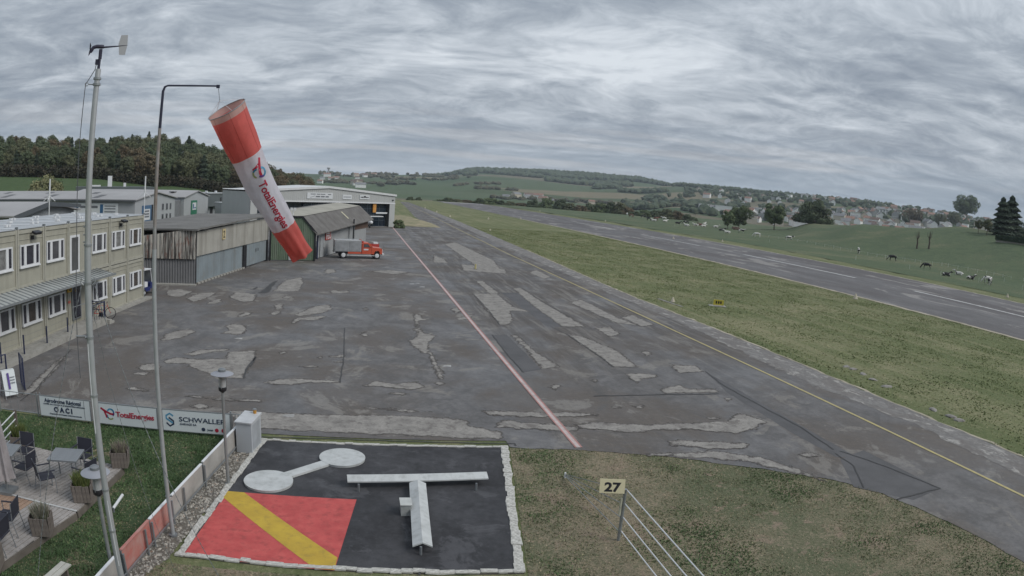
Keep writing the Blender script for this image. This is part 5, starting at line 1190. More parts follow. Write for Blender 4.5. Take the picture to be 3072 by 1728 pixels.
mb = MB(); mb.tube([PR(-.185, 10.14), PR(-.165, 10.18), PR(-.14, 10.225), PR(-.08, 10.245), PR(0.02, 10.245), PR(.05, 10.245)], [.026, .034, .032, .034, .036, .03], 10).tube([PR(.04, 10.235), PR(.28, 10.262), PR(.47, 10.285)], [.018, .012, .007], 8); mb.build('body', M_an, an, smooth=True)
fin = [(.335, 10.455), (.455, 10.465), (.468, 10.29), (.445, 10.12), (.34, 10.118), (.318, 10.245), (.305, 10.30)]
mb = MB(); k = len(fin); mb.add([PR(a, z, -.006) for a, z in fin]+[PR(a, z, .006) for a, z in fin], [tuple(range(k)), tuple(range(2*k-1, k-1, -1))]+[(i, k+i, k+(i+1) % k, (i+1) % k) for i in range(k)]); mb.build('tail_fin', M_fin, an)
for a_ in (100, 172, 244, 316):
    ca_, sa_ = math.cos(math.radians(a_)), math.sin(math.radians(a_)); mb = MB(); c_ = PR(-.195, 10.185); e_ = bkw*ca_+Vector((0, 0, sa_)); n_ = (rt*.5+bkw*-sa_*.5+Vector((0, 0, ca_*.5))).normalized()
    mb.add([c_+n_*.008, c_+e_*.07+n_*.022, c_+e_*.13+n_*.006-rt*.02, c_+e_*.07-n_*.022, c_-n_*.008], [(0, 1, 2, 3, 4)]); mb.build('propeller_blade', M_an, an)
mb = MB(); mb.tube([-rt*.06+Vector((0, 0, 9.6)), -rt*.15+Vector((0, 0, 9.6))], .009).tube([-rt*.18+bkw*.0+Vector((0, 0, 9.6))+(rt*math.cos(q)+Vector((0, 0, math.sin(q))))*.028 for q in np.linspace(0, 5.6, 10)], .008); mb.build('ring_bracket', M_galvd, mst)
mb = MB(); mb.tube([-rt*.06+Vector((0, 0, 5.42)), -rt*.26+Vector((0, 0, 5.43))], .018, 8).cyl(-rt*.03+Vector((0, 0, 5.4)), -rt*.09+Vector((0, 0, 5.4)), .03, n=8); mb.build('arm_bracket', M_galvd, mst)
mb = MB(); mb.tube([PR(-.04, 10.0), PR(-.06, 9.85), PR(-.13, 9.72), PR(-.20, 9.6), PR(-.215, 8.5), PR(-.20, 7.0), PR(-.22, 6.2), PR(-.235, 5.43), PR(-.23, 4.7)], .0075, 6); mb.build('cable', mat('grey_cable', (0.10, 0.105, 0.115), 0.6), mst)
MB().tube([-rt*.045-bkw*.045+Vector((0, 0, z)) for z in (5.3, 4.6, 4.2, 3.7)], .009, 6).build('cable', M_white, mst); MB().tube([rt*.0-bkw*.06+Vector((0, 0, z)) for z in (2.4, 1.7, 1.0)], .008, 6).build('cable', M_white, mst)


def chain(a, b, parent, link_len=0.10, r=0.011):
    a, b = Vector(a), Vector(b); n = max(2, int((b-a).length/(link_len/2))); pts, rr = [], []
    for i in range(n+1):
        u = i/n; pts.append(a.lerp(b, u)-Vector((0, 0, 0.16*4*u*(1-u)))); rr.append(r*(1.0 if i % 2 else 0.35))
    mb = MB(); mb.tube(pts, rr, 5); return mb.build('guy_chain', M_galvd, parent)


base = Vector((-4.65, 10.85, 0))
chain(rt*.12+Vector((0, 0, 6.28)), Vector((-2.45, 11.3, 0))-base, mst); chain(-rt*.12+Vector((0, 0, 6.28)), Vector((-6.6, 10.3, 0))-base, mst)
chain(bkw*.1+Vector((0, 0, 6.28)), Vector((-3.95, 12.35, 0.02))-base, mst, r=.007)
mb = MB(); mb.cyl((0, 0, 0), (0, 0, .04), .15, n=8); mb.build('base_plate', M_galvd, mst)

# ================================================================= WINDSOCK
wm = empty('windsock_pole', (-4.36, 13.93, 0), 0, 'slim steel pole with a horizontal arm carrying the windsock', 'pole')
M_rustp = mat('rusty_pole', (0.33, 0.34, 0.345), 0.55, metal=0.3, var=0.3, vscale=1.1, col2=(0.22, 0.17, 0.14))
mb = MB(); mb.cyl((0, 0, 0.05), (0, 0, 6.6), 0.052, 0.047, n=14); mb.build('pole', M_mast, wm, smooth=True)
mb = MB(); mb.cyl((0, 0, 6.6), (0, 0, 9.1), 0.040, 0.036, n=14); mb.build('upper_pole', M_rustp, wm, smooth=True)
E0 = Vector((-3.21, 14.24, 10.03))-Vector((-4.36, 13.93, 0))
M_arm = mat('dark_arm', (0.03, 0.032, 0.06), 0.5, var=0.2)
ah = Vector((E0.x, E0.y, 0)).normalized()
mb = MB(); mb.tube([(0, 0, 9.1), (0, 0, 9.88), ah*.03+Vector((0, 0, 9.97)), ah*.09+Vector((0, 0, 10.0)), E0], [.034, .030, .026, .02, .018], 10); mb.build('arm', M_arm, wm, smooth=True)
mb = MB(); mb.box(E0+Vector((0, 0, -.01)), (.07, .05, .07)); mb.build('swivel', M_arm, wm)
mb = MB(); mb.cyl((0, 0, 0), (0, 0, .06), .11, n=10); mb.build('foot', M_galvd, wm)
mb = MB(); mb.cyl((-.06, -.02, 1.05), (.1, .03, 1.05), .03, n=6); mb.build('clamp', M_galvd, wm)
p_hook = Vector((-3.15, 14.26, 9.72))
ws = empty('windsock', tuple(p_hook), 0, 'red and white windsock reading TotalEnergies hanging slack from the arm', 'windsock')
Mo, Ti = Vector((-2.98, 14.27, 9.54)), D(905, 766, 15.75); ax = (Ti-Mo); WL = ax.length; ax.normalize()
tocam = (Vector((0, 0, 8))-(Mo+Ti)/2); tocam = (tocam-ax*tocam.dot(ax)).normalized(); rgt = tocam.cross(ax); rgt = rgt if rgt.dot(Vector((1, 0, 0))) > 0 else -rgt


def sock(u, ph, out_=0.0):
    """point on the sock: u along (0 mouth..1 tip), ph round it from the camera side towards the right"""
    r = 0.425*(1-u)+0.238*u; c_ = Mo+ax*(WL*u)+Vector((0, 0, -1))*0.10*math.sin(PI*u)*0.6+rgt*(-0.05*math.sin(PI*u))
    wob = 0.032*noise.noise((u*5, math.cos(ph)*1.3, math.sin(ph)*1.3))+0.010*math.sin(ph*9+3*noise.noise((u*3, ph, 1)))*(.3+u)+(0.05*max(0, u-.86)/.14)*math.sin(ph*5+1)*max(0, u-.86)*6
    flat_ = 1-0.16*max(0, u-0.1)
    return c_+tocam*math.cos(ph)*(r*flat_+wob+out_)+rgt*math.sin(ph)*(r+wob+out_)-p_hook


def cloth(name, u0, u1, m_, parent, n=24, seg=36):
    mb = MB(); vs = [sock(u0+(u1-u0)*j/n, 2*PI*i/seg) for j in range(n+1) for i in range(seg)]
    mb.add(vs, [(j*seg+i, j*seg+(i+1) % seg, (j+1)*seg+(i+1) % seg, (j+1)*seg+i) for j in range(n) for i in range(seg)])
    o = link(name, mb.mesh(name, m_, 'all'), parent); return o


def fabric(name, c):
    m = bpy.data.materials.new(name); m.use_nodes = True; t = NT(m.node_tree); b = t.n['Principled BSDF']
    co = t.new('TexCoord').outputs['Object']; cc = t.mix(t.ramp(t.noise(co, 3, 5, 0.6), [(0.35, 0), (0.7, 1)]), c, tuple(v*0.82 for v in c)); t.put(b.inputs['Base Color'], cc); b.inputs['Roughness'].default_value = 0.8; b.inputs['Sheen Weight'].default_value = 0.1
    bp = t.new('Bump'); bp.inputs['Strength'].default_value = 0.55; bp.inputs['Distance'].default_value = 0.05; t.put(bp.inputs['Height'], t.noise(t.mapping(co, rot=(0.5, 0.35, 0.4), scale=(5, 5, 1.6)), 1.0, 4, 0.6, 0.6)); t.l.new(bp.outputs[0], b.inputs['Normal'])
    tr = t.new('BsdfTranslucent'); t.put(tr.inputs[0], cc); mx = t.new('MixShader'); mx.inputs[0].default_value = 0.45; t.l.new(b.outputs[0], mx.inputs[1]); t.l.new(tr.outputs[0], mx.inputs[2]); t.l.new(mx.outputs[0], t.n['Material Output'].inputs[0]); return m


M_sred = fabric('sock_red', (0.70, 0.150, 0.130)); M_swht = fabric('sock_white', (0.74, 0.73, 0.79)); M_hem = fabric('sock_hem', (0.62, 0.40, 0.36))
cloth('hem', 0.0, 0.035, M_hem, ws, 3); cloth('red_band', 0.035, 0.275, M_sred, ws)['label'] = 'upper red band of the windsock'
white = cloth('white_band', 0.275, 0.765, M_swht, ws); cloth('red_band', 0.765, 1.0, M_sred, ws)['label'] = 'lower red band with crumpled end'
mb = MB(); ring_ = [sock(0.0, 2*PI*i/40, .008) for i in range(41)]; mb.tube(ring_, .011, 6); mb.build('hoop', M_galv, ws)
mb = MB()
for ph in (PI/2+.3, PI+.5, -PI/2-.2, 0.2): mb.tube([Vector((0, 0, 0)), sock(0.0, ph, .008)], .004, 5)
mb.build('bridle_cord', M_white, ws)
chm = MB(); cp = [(E0+Vector((-4.36, 13.93, 0))-p_hook).lerp(Vector((0, 0, 0)), i/12) for i in range(13)]; chm.tube(cp, [.009 if i % 2 else .004 for i in range(13)], 5); chm.build('hanging_chain', M_galvd, ws)
for i in range(3):
    ph = -0.9+i*.9; mb = MB(); mb.tube([sock(u, ph, .002) for u in np.linspace(0.005, .27, 12)], .0025, 4); mb.build('seam', mat('red_seam', (0.36, 0.05, 0.045), 0.8), white)
# lettering wrapped on the cloth: x runs towards the tip, y towards the right
def wrap(vs2, u0, k, ph0, lift=.006):
    out_ = []
    for x, y in vs2:
        u = u0+x*k/WL; r = 0.425*(1-u)+0.215*u; out_.append(sock(u, ph0+y*k/r, lift))
    return out_


tm = text_mesh('TotalEnergies', 1.0, M_inkr, 'lettering', extrude=0.0, bold=.022, spacing=.95)
bm = bmesh.new(); bm.from_mesh(tm); bmesh.ops.triangulate(bm, faces=bm.faces)
for _ in range(3):
    bmesh.ops.subdivide_edges(bm, edges=[e for e in bm.edges if e.calc_length() > .09], cuts=1); bmesh.ops.triangulate(bm, faces=bm.faces)
bm.to_mesh(tm); bm.free()
xs = [v.co.x for v in tm.vertices]; x0_, x1_ = min(xs), max(xs); kk = 0.325*WL/(x1_-x0_)
for v, q in zip(tm.vertices, wrap([(v.co.x-x0_, v.co.y) for v in tm.vertices], 0.430, kk, -0.10)): v.co = q
link('lettering', tm, white)
for (vs_, fs_2), m_ in LOGO:
    me = bpy.data.meshes.new('logo'); me.from_pydata([tuple(q) for q in wrap(vs_, 0.305, 0.40, -0.30)], [], fs_2); me.materials.append(m_); link('logo', me, white)

# ================================================================= SIGN 27 AND ITS WIRE FENCE
sg = empty('runway_sign_post', (6.27, 13.65, 0), 0, 'grey post with a cream board numbered 27 on the dry lawn', 'sign')
mb = MB(); mb.cyl((0, 0, 0), (0, 0, 1.42), .042, n=10); mb.build('post', M_galv, sg, smooth=True)
mb = MB(); mb.lo(-.09, -.05, -.03, .03, .72, 1.18); mb.build('insulator_strip', mat('pale_strip', (0.50, 0.49, 0.38), 0.6), sg)
mb = MB(); mb.cyl((0, 0, 1.4), (-.12, 0, 1.42), .02, n=6); mb.build('arm', M_galv, sg)
bo = empty('board_frame', (-.36, -.02, 1.53), math.radians(-14), parent=sg)
mb = MB(); mb.box((0, 0, 0), (.60, .035, .34), rx=-.25); bd = mb.build('board', mat('cream_board', (0.64, 0.58, 0.38), 0.6, var=0.08), bo)
mb = MB(); mb.box((0, .004, -.175), (.60, .04, .02), rx=-.25); mb.build('lower_edge', mat('brown_edge', (0.20, 0.07, 0.05), 0.7), bo)
text('27', 0.30, M_black, bd, (0, -.045, -.115), rot=(PI/2-.25, 0, 0), align='CENTER', bold=.012, width=.40)
wf_ = empty('wire_fence', (6.27, 13.65, 0), 0, 'four grey wires strung from the numbered post across the lawn', 'fence')
for z in (1.40, 1.03, .66, .28):
    mb = MB(); mb.cyl((.03, 0, z), (-.02, 6.6-13.65, max(.05, z*.98)), .015, n=6); mb.build('wire', M_white, wf_)
    mb = MB(); mb.cyl((-.03, 0, z), (6.1-6.27, 17.6-13.65, .05+.05*z), .011, n=5); mb.build('wire', M_galv, wf_)
mb = MB(); mb.cyl((-.18, 3.95, -.02), (-.18, 3.95, .18), .03, n=6); mb.build('anchor_peg', M_white, wf_)
# ================================================================= TERRACE
M_wood = mat('grey_decking', (0.36, 0.335, 0.315), 0.85, var=0.25, vscale=3, col2=(0.26, 0.24, 0.225), bump=0.3, bscale=25, dirt=(9, 0.6, (0.13, 0.12, 0.11)))
M_wood2 = mat('warm_decking', (0.34, 0.23, 0.165), 0.85, var=0.25, vscale=3, bump=0.3, dirt=(9, 0.4, (0.18, 0.13, 0.10)))
M_deckside = mat('deck_side', (0.16, 0.14, 0.12), 0.9, var=0.3)
M_slat = mat('planter_slat', (0.215, 0.185, 0.16), 0.85, var=0.35, vscale=8, col2=(0.13, 0.11, 0.10), bump=0.3)


def clip(poly, n, d):
    """keep the side of a polygon where p.n <= d"""
    out_ = []
    for i in range(len(poly)):
        a, b = Vector(poly[i-1]), Vector(poly[i]); da, db_ = a.dot(n)-d, b.dot(n)-d
        if da <= 0: out_.append(a)
        if da*db_ < 0: out_.append(a+(b-a)*(da/(da-db_)))
    return out_


deck = empty('terrace_deck', (-9, 14, 0), 0, 'grey timber terrace deck with white edging strip', 'deck')
ZD = 0.22
up_ = [(-13.2, 18.55), (-10.22, 17.95), (-6.68, 17.2), (-7.03, 14.25), (-13.2, 15.28)]
lo_p = [(-13.2, 15.22), (-7.04, 14.19), (-7.93, 11.35), (-8.9, 8.2), (-13.2, 8.2)]
rnd = random.Random(8)
for poly, dirv in ((up_, Vector((math.sin(math.radians(20)), math.cos(math.radians(20))))), (lo_p, Vector((math.sin(math.radians(15)), math.cos(math.radians(15)))))):
    n = Vector((dirv.y, -dirv.x)); ds = [Vector(p).dot(n) for p in poly]; s_ = min(ds)
    while s_ < max(ds):
        c_ = clip(clip(poly, n, s_+0.132), -n, -(s_+0.012))
        if len(c_) >= 3:
            mb = MB(); dz = rnd.uniform(-.004, .004); mb.prism([(p.x+9, p.y-14) for p in c_], ZD-0.03, ZD+dz); cx_ = sum(p.x for p in c_)/len(c_)
            mb.build('plank', M_wood2 if poly is lo_p and cx_ < -9.25 else M_wood, deck)
        s_ += 0.146
sheet('gap_shade_sheet', [(p[0]+9, p[1]-14) for p in (up_[0], up_[1], up_[2], up_[3], lo_p[2], lo_p[3], lo_p[4])], ZD-.034, M_dark, deck)  # near-black sheet added under the planks, its colour standing in for shade in the gaps
mb = MB()
for a, b in zip(up_[1:4]+lo_p[1:4], up_[2:4]+lo_p[1:5]):
    a, b = Vector(a), Vector(b); d = b-a; L = d.length
    if L > 0.3: mb.box(((a.x+b.x)/2+9, (a.y+b.y)/2-14, ZD/2-.02), (L, .04, ZD-.03), rz=math.atan2(d.y, d.x))
mb.build('side_board', M_deckside, deck)
mb = MB(); a, b = Vector((-13.2, 15.25)), Vector((-7.03, 14.22)); mb.box(((a.x+b.x)/2+9, (a.y+b.y)/2-14, ZD+.012), ((b-a).length, .055, .02), rz=math.atan2(b.y-a.y, b.x-a.x)); mb.build('edging_strip', mat('white_strip', (0.55, 0.55, 0.54), 0.6), deck)

# planters
slat_m = MB().box((0, 0, .23), (.088, .022, .46)).mesh('slat', M_slat)


def tuft_mesh(n, r, h, cols, seed, spread=0.5, w=.008):
    g = np.random.default_rng(seed); V, F, Cc = [], [], []
    for i in range(n):
        a, q = g.uniform(0, 6.28), r*math.sqrt(g.uniform(0, 1)); x, y = q*math.cos(a), q*math.sin(a); hh = h*g.uniform(.55, 1.0); la = a+g.normal(0, .6); ln = spread*hh*g.uniform(.1, 1)*(q/r+.2); wa = g.uniform(0, 6.28)
        dx, dy = math.cos(wa)*w, math.sin(wa)*w; b = len(V); mx, my = x+math.cos(la)*ln*.4, y+math.sin(la)*ln*.4
        V += [(x-dx, y-dy, 0), (x+dx, y+dy, 0), (mx+dx*.8, my+dy*.8, hh*.6), (mx-dx*.8, my-dy*.8, hh*.6), (x+math.cos(la)*ln, y+math.sin(la)*ln, hh)]; F += [(b, b+1, b+2, b+3), (b+3, b+2, b+4)]
        c_ = np.array(cols[g.integers(len(cols))])*g.uniform(.7, 1.2); Cc += [(*c_, 1)]*5
    me = bpy.data.meshes.new('plant'); me.from_pydata(V, [], F); at = me.color_attributes.new('tint', 'FLOAT_COLOR', 'POINT'); at.data.foreach_set('color', np.array(Cc, np.float32).ravel()); me.materials.append(M_blade); return me


greens = [(0.13, 0.16, 0.05), (0.09, 0.13, 0.045), (0.17, 0.18, 0.07)]; purples = [(0.22, 0.17, 0.17), (0.17, 0.16, 0.12), (0.28, 0.25, 0.20)]
for k, (x, y, rz, h, cols, n_, lab) in enumerate([
        (-7.47, 12.98, .2, .42, [(0.24, 0.24, 0.19), (0.15, 0.17, 0.11), (0.30, 0.27, 0.22)], 420, 'slatted planter with thin lavender at the deck edge beside the white strip'), (-7.08, 14.92, .2, .44, greens, 620, 'slatted planter with bushy green grass below the lamp disc'),
        (-6.78, 17.28, .2, .40, purples+[(0.30, 0.30, 0.2)], 380, 'slatted planter with faded purple heather at the far deck corner'), (-10.42, 17.62, .2, .50, greens, 520, 'slatted planter with tall green grass behind the folded parasol'), (-8.05, 11.18, .2, .30, purples, 300, 'slatted planter with brown heather at the bottom corner of the deck')]):
    z0 = ZD if k != 2 else ZD; o = empty('planter', (x, y, z0+.004), rz, lab, 'planter', 'slatted wooden planters')
    for sd_ in range(4):
        for j in range(5):
            q = -.19+j*.095; r_ = .235; a = sd_*PI/2; px_, py_ = q*math.cos(a)-(-r_)*math.sin(a)*-1*-1, q*math.sin(a)+(-r_)*math.cos(a)
            px_ = q*math.cos(a)+r_*math.sin(a); s_ = link('slat', slat_m, o, (px_, py_, rnd.uniform(-.0, .015)), (0, 0, a)); s_.rotation_euler = (rnd.uniform(.03, .09), rnd.uniform(-.02, .02), a)
    mb = MB(); mb.box((0, 0, .19), (.42, .42, .36)); mb.build('soil', mat('dark_soil', (0.03, 0.025, 0.02), 0.95), o)
    link('plant', tuft_mesh(n_, .2, h, cols, 20+k), o, (0, 0, .36))

# tables
M_alu = mat('grey_aluminium', (0.27, 0.285, 0.30), 0.4, metal=0.4, var=0.12); M_slatt = mat('table_slat', (0.235, 0.25, 0.265), 0.5, var=0.15, vscale=3); M_seat = mat('charcoal_mesh', (0.035, 0.036, 0.05), 0.6, var=0.2)


def table(x, y, rz, lab):
    o = empty('garden_table', (x, y, ZD+.004), rz, lab, 'table', 'terrace tables')
    sl_ = MB().box((0, 0, .735), (.84, .062, .02)).mesh('slat', M_slatt)
    for j in range(11): link('slat', sl_, o, (0, -.375+j*.075, 0))
    mb = MB(); mb.lo(-.45, .45, -.43, -.40, .70, .75).lo(-.45, .45, .40, .43, .70, .75).lo(-.45, -.42, -.40, .40, .70, .75).lo(.42, .45, -.40, .40, .70, .75); mb.build('frame', M_alu, o)
    for sx in (-1, 1):
        for sy in (-1, 1): MB().lo(sx*.42-.03*(sx > 0), sx*.42+.03*(sx < 0), sy*.40-.03*(sy > 0), sy*.40+.03*(sy < 0), 0, .70).build('leg', M_alu, o)
    return o


table(-7.93, 15.93, .10, 'grey slatted terrace table standing free on the deck'); table(-9.95, 15.75, .10, 'grey slatted terrace table half hidden by the folded parasol')


def chair_proto():
    o = empty('garden_chair', (0, 0, 0)); W_ = .26      # faces +Y
    for sx in (-1, 1):
        MB().tube([(sx*W_, .22, 0), (sx*W_, .23, .63)], .014, 6).build('leg', M_alu, o); MB().tube([(sx*W_, -.30, 0), (sx*W_, -.22, .42), (sx*W_, -.27, .86)], .014, 6).build('leg', M_alu, o)
        MB().box((sx*W_, -.01, .645), (.045, .50, .022)).build('armrest', M_seat, o)
    MB().box((0, 0, .43), (.50, .46, .025), rx=.04).build('seat', M_seat, o)
    bk_ = MB(); bk_.add([(-.25, -.215, .47), (.25, -.215, .47), (.25, -.275, .86), (-.25, -.275, .86), (-.25, -.235, .47), (.25, -.235, .47), (.25, -.295, .86), (-.25, -.295, .86)], [(0, 1, 2, 3), (7, 6, 5, 4), (0, 4, 5, 1), (2, 6, 7, 3), (1, 5, 6, 2), (0, 3, 7, 4)]); bk_.build('backrest', M_seat, o)
    return o


ch0 = chair_proto()
for i, (x, y, rz, lab) in enumerate([(-9.15, 15.55, 80, 'garden chair facing the table beside the folded parasol'), (-8.28, 15.12, -50, 'garden chair angled in front of the free-standing table'), (-7.22, 15.55, 70, 'garden chair behind the lamp disc, turned to the free-standing table'), (-7.78, 16.68, 170, 'garden chair at the far side of the free-standing table by the lawn'), (-9.72, 16.62, 175, 'garden chair in front of the tall grass planter'), (-8.30, 12.75, 95, 'garden chair at the frame edge beside the lavender planter'), (-8.15, 11.85, 88, 'garden chair cut by the frame above the bottom planter')]):
    o = ch0 if i == 0 else copy_tree(ch0); o.location = (x, y, ZD+.004); o.rotation_euler = (0, 0, math.radians(rz)); tag(o, lab, 'chair', 'terrace chairs')
# folded parasol
pa = empty('parasol', (-9.42, 14.75, ZD), 0, 'folded greyish parasol standing on the deck', 'parasol')
mb = MB(); mb.cyl((0, 0, 0), (0, 0, 2.3), .025, n=8); mb.build('pole', M_galv, pa)
mb = MB(); seg = 28; prof_ = [(.06, 2.10), (.10, 2.0), (.15, 1.5), (.20, 1.0), (.25, .55), (.27, .40)]
vs = []
for r, z in prof_:
    for i in range(seg): a = 2*PI*i/seg; rr = r*(1+.28*math.sin(a*7+z*1.2)); vs.append((rr*math.cos(a), rr*math.sin(a), z))
mb.add(vs, [(j*seg+i, j*seg+(i+1) % seg, (j+1)*seg+(i+1) % seg, (j+1)*seg+i) for j in range(len(prof_)-1) for i in range(seg)]); mb.build('canopy', mat('parasol_cloth', (0.33, 0.305, 0.31), 0.85, var=0.25, vscale=4), pa, smooth=True)
mb = MB(); mb.box((0, 0, .04), (.5, .5, .08)); mb.build('base', M_galvd, pa)
# white railing by the steps
rl = empty('white_railing', (-11.15, 18.8, 0), 0, 'white metal railing with brown post at the terrace end', 'railing')
for z in (.95, .72, .5, .28): MB().tube([(0, 0, z), (.22, -1.6, z)], .02, 6).build('rail', M_white, rl)
MB().box((0, 0, .5), (.09, .09, 1.0)).build('post', mat('brown_post', (0.12, 0.10, 0.085), 0.8), rl); MB().box((.22, -1.6, .5), (.05, .05, 1.0)).build('post', M_white, rl)
# bench end and loose pipe in the grass
bn = empty('bench', (-6.28, 11.0, 0), math.radians(-13), 'pale wooden bench end at the bottom edge of the lawn', 'bench')
for j in range(2): MB().box((-.075+j*.15, 0, .46), (.13, .9, .035)).build('plank', mat('bleached_plank', (0.46, 0.45, 0.40), 0.85, var=0.2, vscale=4), bn)
for y in (.32, -.32): MB().box((0, y, .22), (.2, .05, .43)).build('leg', M_slat, bn)
pp = empty('marker_pipe', tuple(G(340, 1525, .12)), 0, 'white plastic pipe lying above the lawn behind the mast', 'pipe')
q = G(368, 1484, .3)-G(340, 1525, .12); MB().cyl((0, 0, 0), q, .04, n=10).build('tube', M_white, pp); MB().cyl(q, q*1.01, .03, n=10).build('cap', M_galv, pp); MB().cyl((0, 0, -.12), (0, 0, 0), .03, n=6).build('stake', M_galvd, pp)

# ================================================================= BY THE OFFICE
# blue fence posts along the ramp with wires
pf = empty('ramp_fence', tuple(G(6, 1102)), 0, 'dark blue posts and thin wires along the office ramp', 'fence'); o0 = G(6, 1102)
pts = [G(*p) for p in [(6, 1102), (75, 1077), (143, 1047), (205, 1017)]]
for p in pts: MB().box(p-o0+Vector((0, 0, .55)), (.06, .06, 1.15)).build('post', M_navy, pf)
for z in (.2, .5, .8, 1.05):
    for a, b in zip(pts, pts[1:]): MB().cyl(a-o0+Vector((0, 0, z)), b-o0+Vector((0, 0, z)), .006, n=4).build('wire', M_galvd, pf)
# mesh gate, frame, bin, pavement board
gt = empty('mesh_gate', tuple(G(76, 1172)), math.radians(128), 'dark blue wire mesh gate leaf standing open', 'gate')
MB().tube([(0, 0, 0), (0, 0, 1.3), (.95, 0, 1.3), (.95, 0, .08), (0, 0, .08)], .028, 6).build('frame', M_navy, gt)
for i in range(9): MB().cyl((.1+i*.1, 0, .1), (.1+i*.1, 0, 1.28), .006, n=4).build('bar', M_navy, gt)
for i in range(8): MB().cyl((0, 0, .2+i*.14), (.95, 0, .2+i*.14), .006, n=4).build('bar', M_navy, gt)
gf = empty('gate_frame', tuple(G(26, 1172)), math.radians(35), 'dark blue gate frame at the foot of the ramp', 'gate')
MB().tube([(0, 0, 0), (0, 0, 1.45), (-.9, -.5, 1.45), (-.9, -.5, 0)], .04, 6).build('frame', M_navy, gf)
for z in (.3, .6, .9, 1.2): MB().cyl((0, 0, z), (-.9, -.5, z), .007, n=4).build('wire', M_navy, gf)
bn_ = empty('red_bin', (-14.35, 22.3, 0), math.radians(20), 'red litter bin standing at the left edge by the fence', 'bin')
MB().box((0, 0, .5), (.42, .4, 1.0)).build('body', M_red, bn_); MB().box((0, 0, 1.03), (.46, .44, .06)).build('lid', mat('bin_lid', (0.34, 0.04, 0.035), 0.5), bn_); MB().box((.06, -.205, .85), (.24, .02, .1)).build('slot', M_dark, bn_)
ab = empty('pavement_board', tuple(G(30, 1192)), math.radians(50), 'white folding pavement board on legs beside the red bin', 'sign')
for s_ in (-1, 1):
    MB().box((0, s_*.17, .62), (.58, .03, .95), rx=s_*.25).build('panel', M_bann, ab)
    for x in (-.27, .27): MB().cyl((x, s_*.30, 0), (x, s_*.05, 1.05), .015, n=6).build('leg', M_galv, ab)
MB().box((-.05, -.22, .7), (.09, .012, .6), rx=-.25).build('print', M_inkv, ab)
for j in range(3): MB().box((.13, -.235+j*.03, .62+j*.1), (.22, .012, .025), rx=-.25).build('print', M_signt, ab)

# bicycles
M_tyre = mat('rubber', (0.02, 0.02, 0.022), 0.8)


def bicycle(loc, rz, colm, lab):
    o = empty('bicycle', loc, rz, lab, 'bicycle', 'bicycles by the office steps'); r = .33
    for x in (-.52, .52):
        mb = MB(); mb.tube([(x+r*math.cos(q), 0, r+.02+r*math.sin(q)) for q in np.linspace(0, 2*PI, 25)], .022, 5); w_ = mb.build('wheel', M_tyre, o)
        mb = MB()
        for k in range(8): q = k*PI/8; mb.cyl((x-r*math.cos(q), 0, r+.02-r*math.sin(q)), (x+r*math.cos(q), 0, r+.02+r*math.sin(q)), .003, n=3)
        mb.build('spokes', M_galv, w_)
    mb = MB(); mb.tube([(-.52, 0, .35), (-.12, 0, .30), (.34, 0, .78), (-.2, 0, .82), (-.12, 0, .30)], .022, 6).tube([(-.52, 0, .35), (-.2, 0, .80)], .016, 5).tube([(.52, 0, .35), (.34, 0, .78), (.30, 0, .98)], .02, 6); mb.build('frame', colm, o)
    mb = MB(); mb.tube([(.28, -.27, 1.0), (.36, -.1, .99), (.36, .1, .99), (.28, .27, 1.0)], .014, 5); mb.build('handlebar', M_black, o)
    MB().box((-.23, 0, .93), (.26, .13, .06)).build('saddle', M_black, o); MB().tube([(-.21, 0, .80), (-.22, 0, .92)], .014, 5).build('seat_post', M_galv, o)
    MB().cyl((-.12, -.02, .3), (-.12, .02, .3), .09, n=12).build('chainset', M_black, o); MB().box((-.55, 0, .74), (.36, .14, .03)).build('carrier', M_galvd, o)
    return o


bp = G(318, 962); bicycle((bp.x-.35, bp.y+.3, .02), math.radians(18), M_red, 'red bicycle parked with its front wheel out by the office steps')
bq = G(290, 955); bicycle((bq.x-.35, bq.y+.2, .02), math.radians(80), mat('pink_paint', (0.48, 0.22, 0.22), 0.5), 'pale pink bicycle behind the railing of the office steps')
b_ = empty('planter_pot', (bp.x-.25, bp.y-.05, .02), 0, 'dark bag hanging low beside the red bicycle', 'bag'); MB().box((0, -.1, .32), (.22, .16, .3)).build('body', M_black, b_); MB().tube([(-.06, -.1, .47), (0, -.1, .58), (.06, -.1, .47)], .01, 5).build('strap', M_black, b_); b_.name = 'pannier_bag'

# blue utility cart behind the office corner
ct = empty('utility_cart', (-15.75, 47.4, .02), math.radians(78), 'small blue utility cart with white frame at the office corner', 'cart')
M_blue = mat('cart_blue', (0.022, 0.032, 0.13), 0.4, var=0.1)
mb = MB(); mb.yz([(-.55, .28), (-.55, .55), (.55, .55), (.55, .28)], -1.1, .2).box((.7, 0, .62), (.9, 1.05, .42)); mb.build('body', M_blue, ct)
for x, y in ((-.85, -.55), (-.85, .55), (.8, -.55), (.8, .55)):
    w_ = MB().lathe([(.10, -.07), (.24, -.09), (.25, 0), (.24, .09), (.10, .07)], (x, y, .25), 18, 'Y').build('wheel', M_tyre, ct); MB().cyl((x, y-.1, .25), (x, y+.1, .25), .11, n=12).build('rim', M_white, w_)
MB().tube([(.55, -.48, .8), (.4, -.45, 1.75), (-.6, -.45, 1.78), (-.75, -.48, .55)], .03, 6).build('roof_frame', M_white, ct); MB().tube([(.55, .48, .8), (.4, .45, 1.75), (-.6, .45, 1.78), (-.75, .48, .55)], .03, 6).build('roof_frame', M_white, ct)
MB().box((-.1, 0, 1.8), (1.1, 1.0, .05)).build('roof', M_white, ct); MB().box((-.3, 0, .75), (.5, .9, .35)).build('seat', M_white, ct); MB().box((-.1, 0, 1.9), (.2, .3, .12)).build('beacon', M_red, ct)
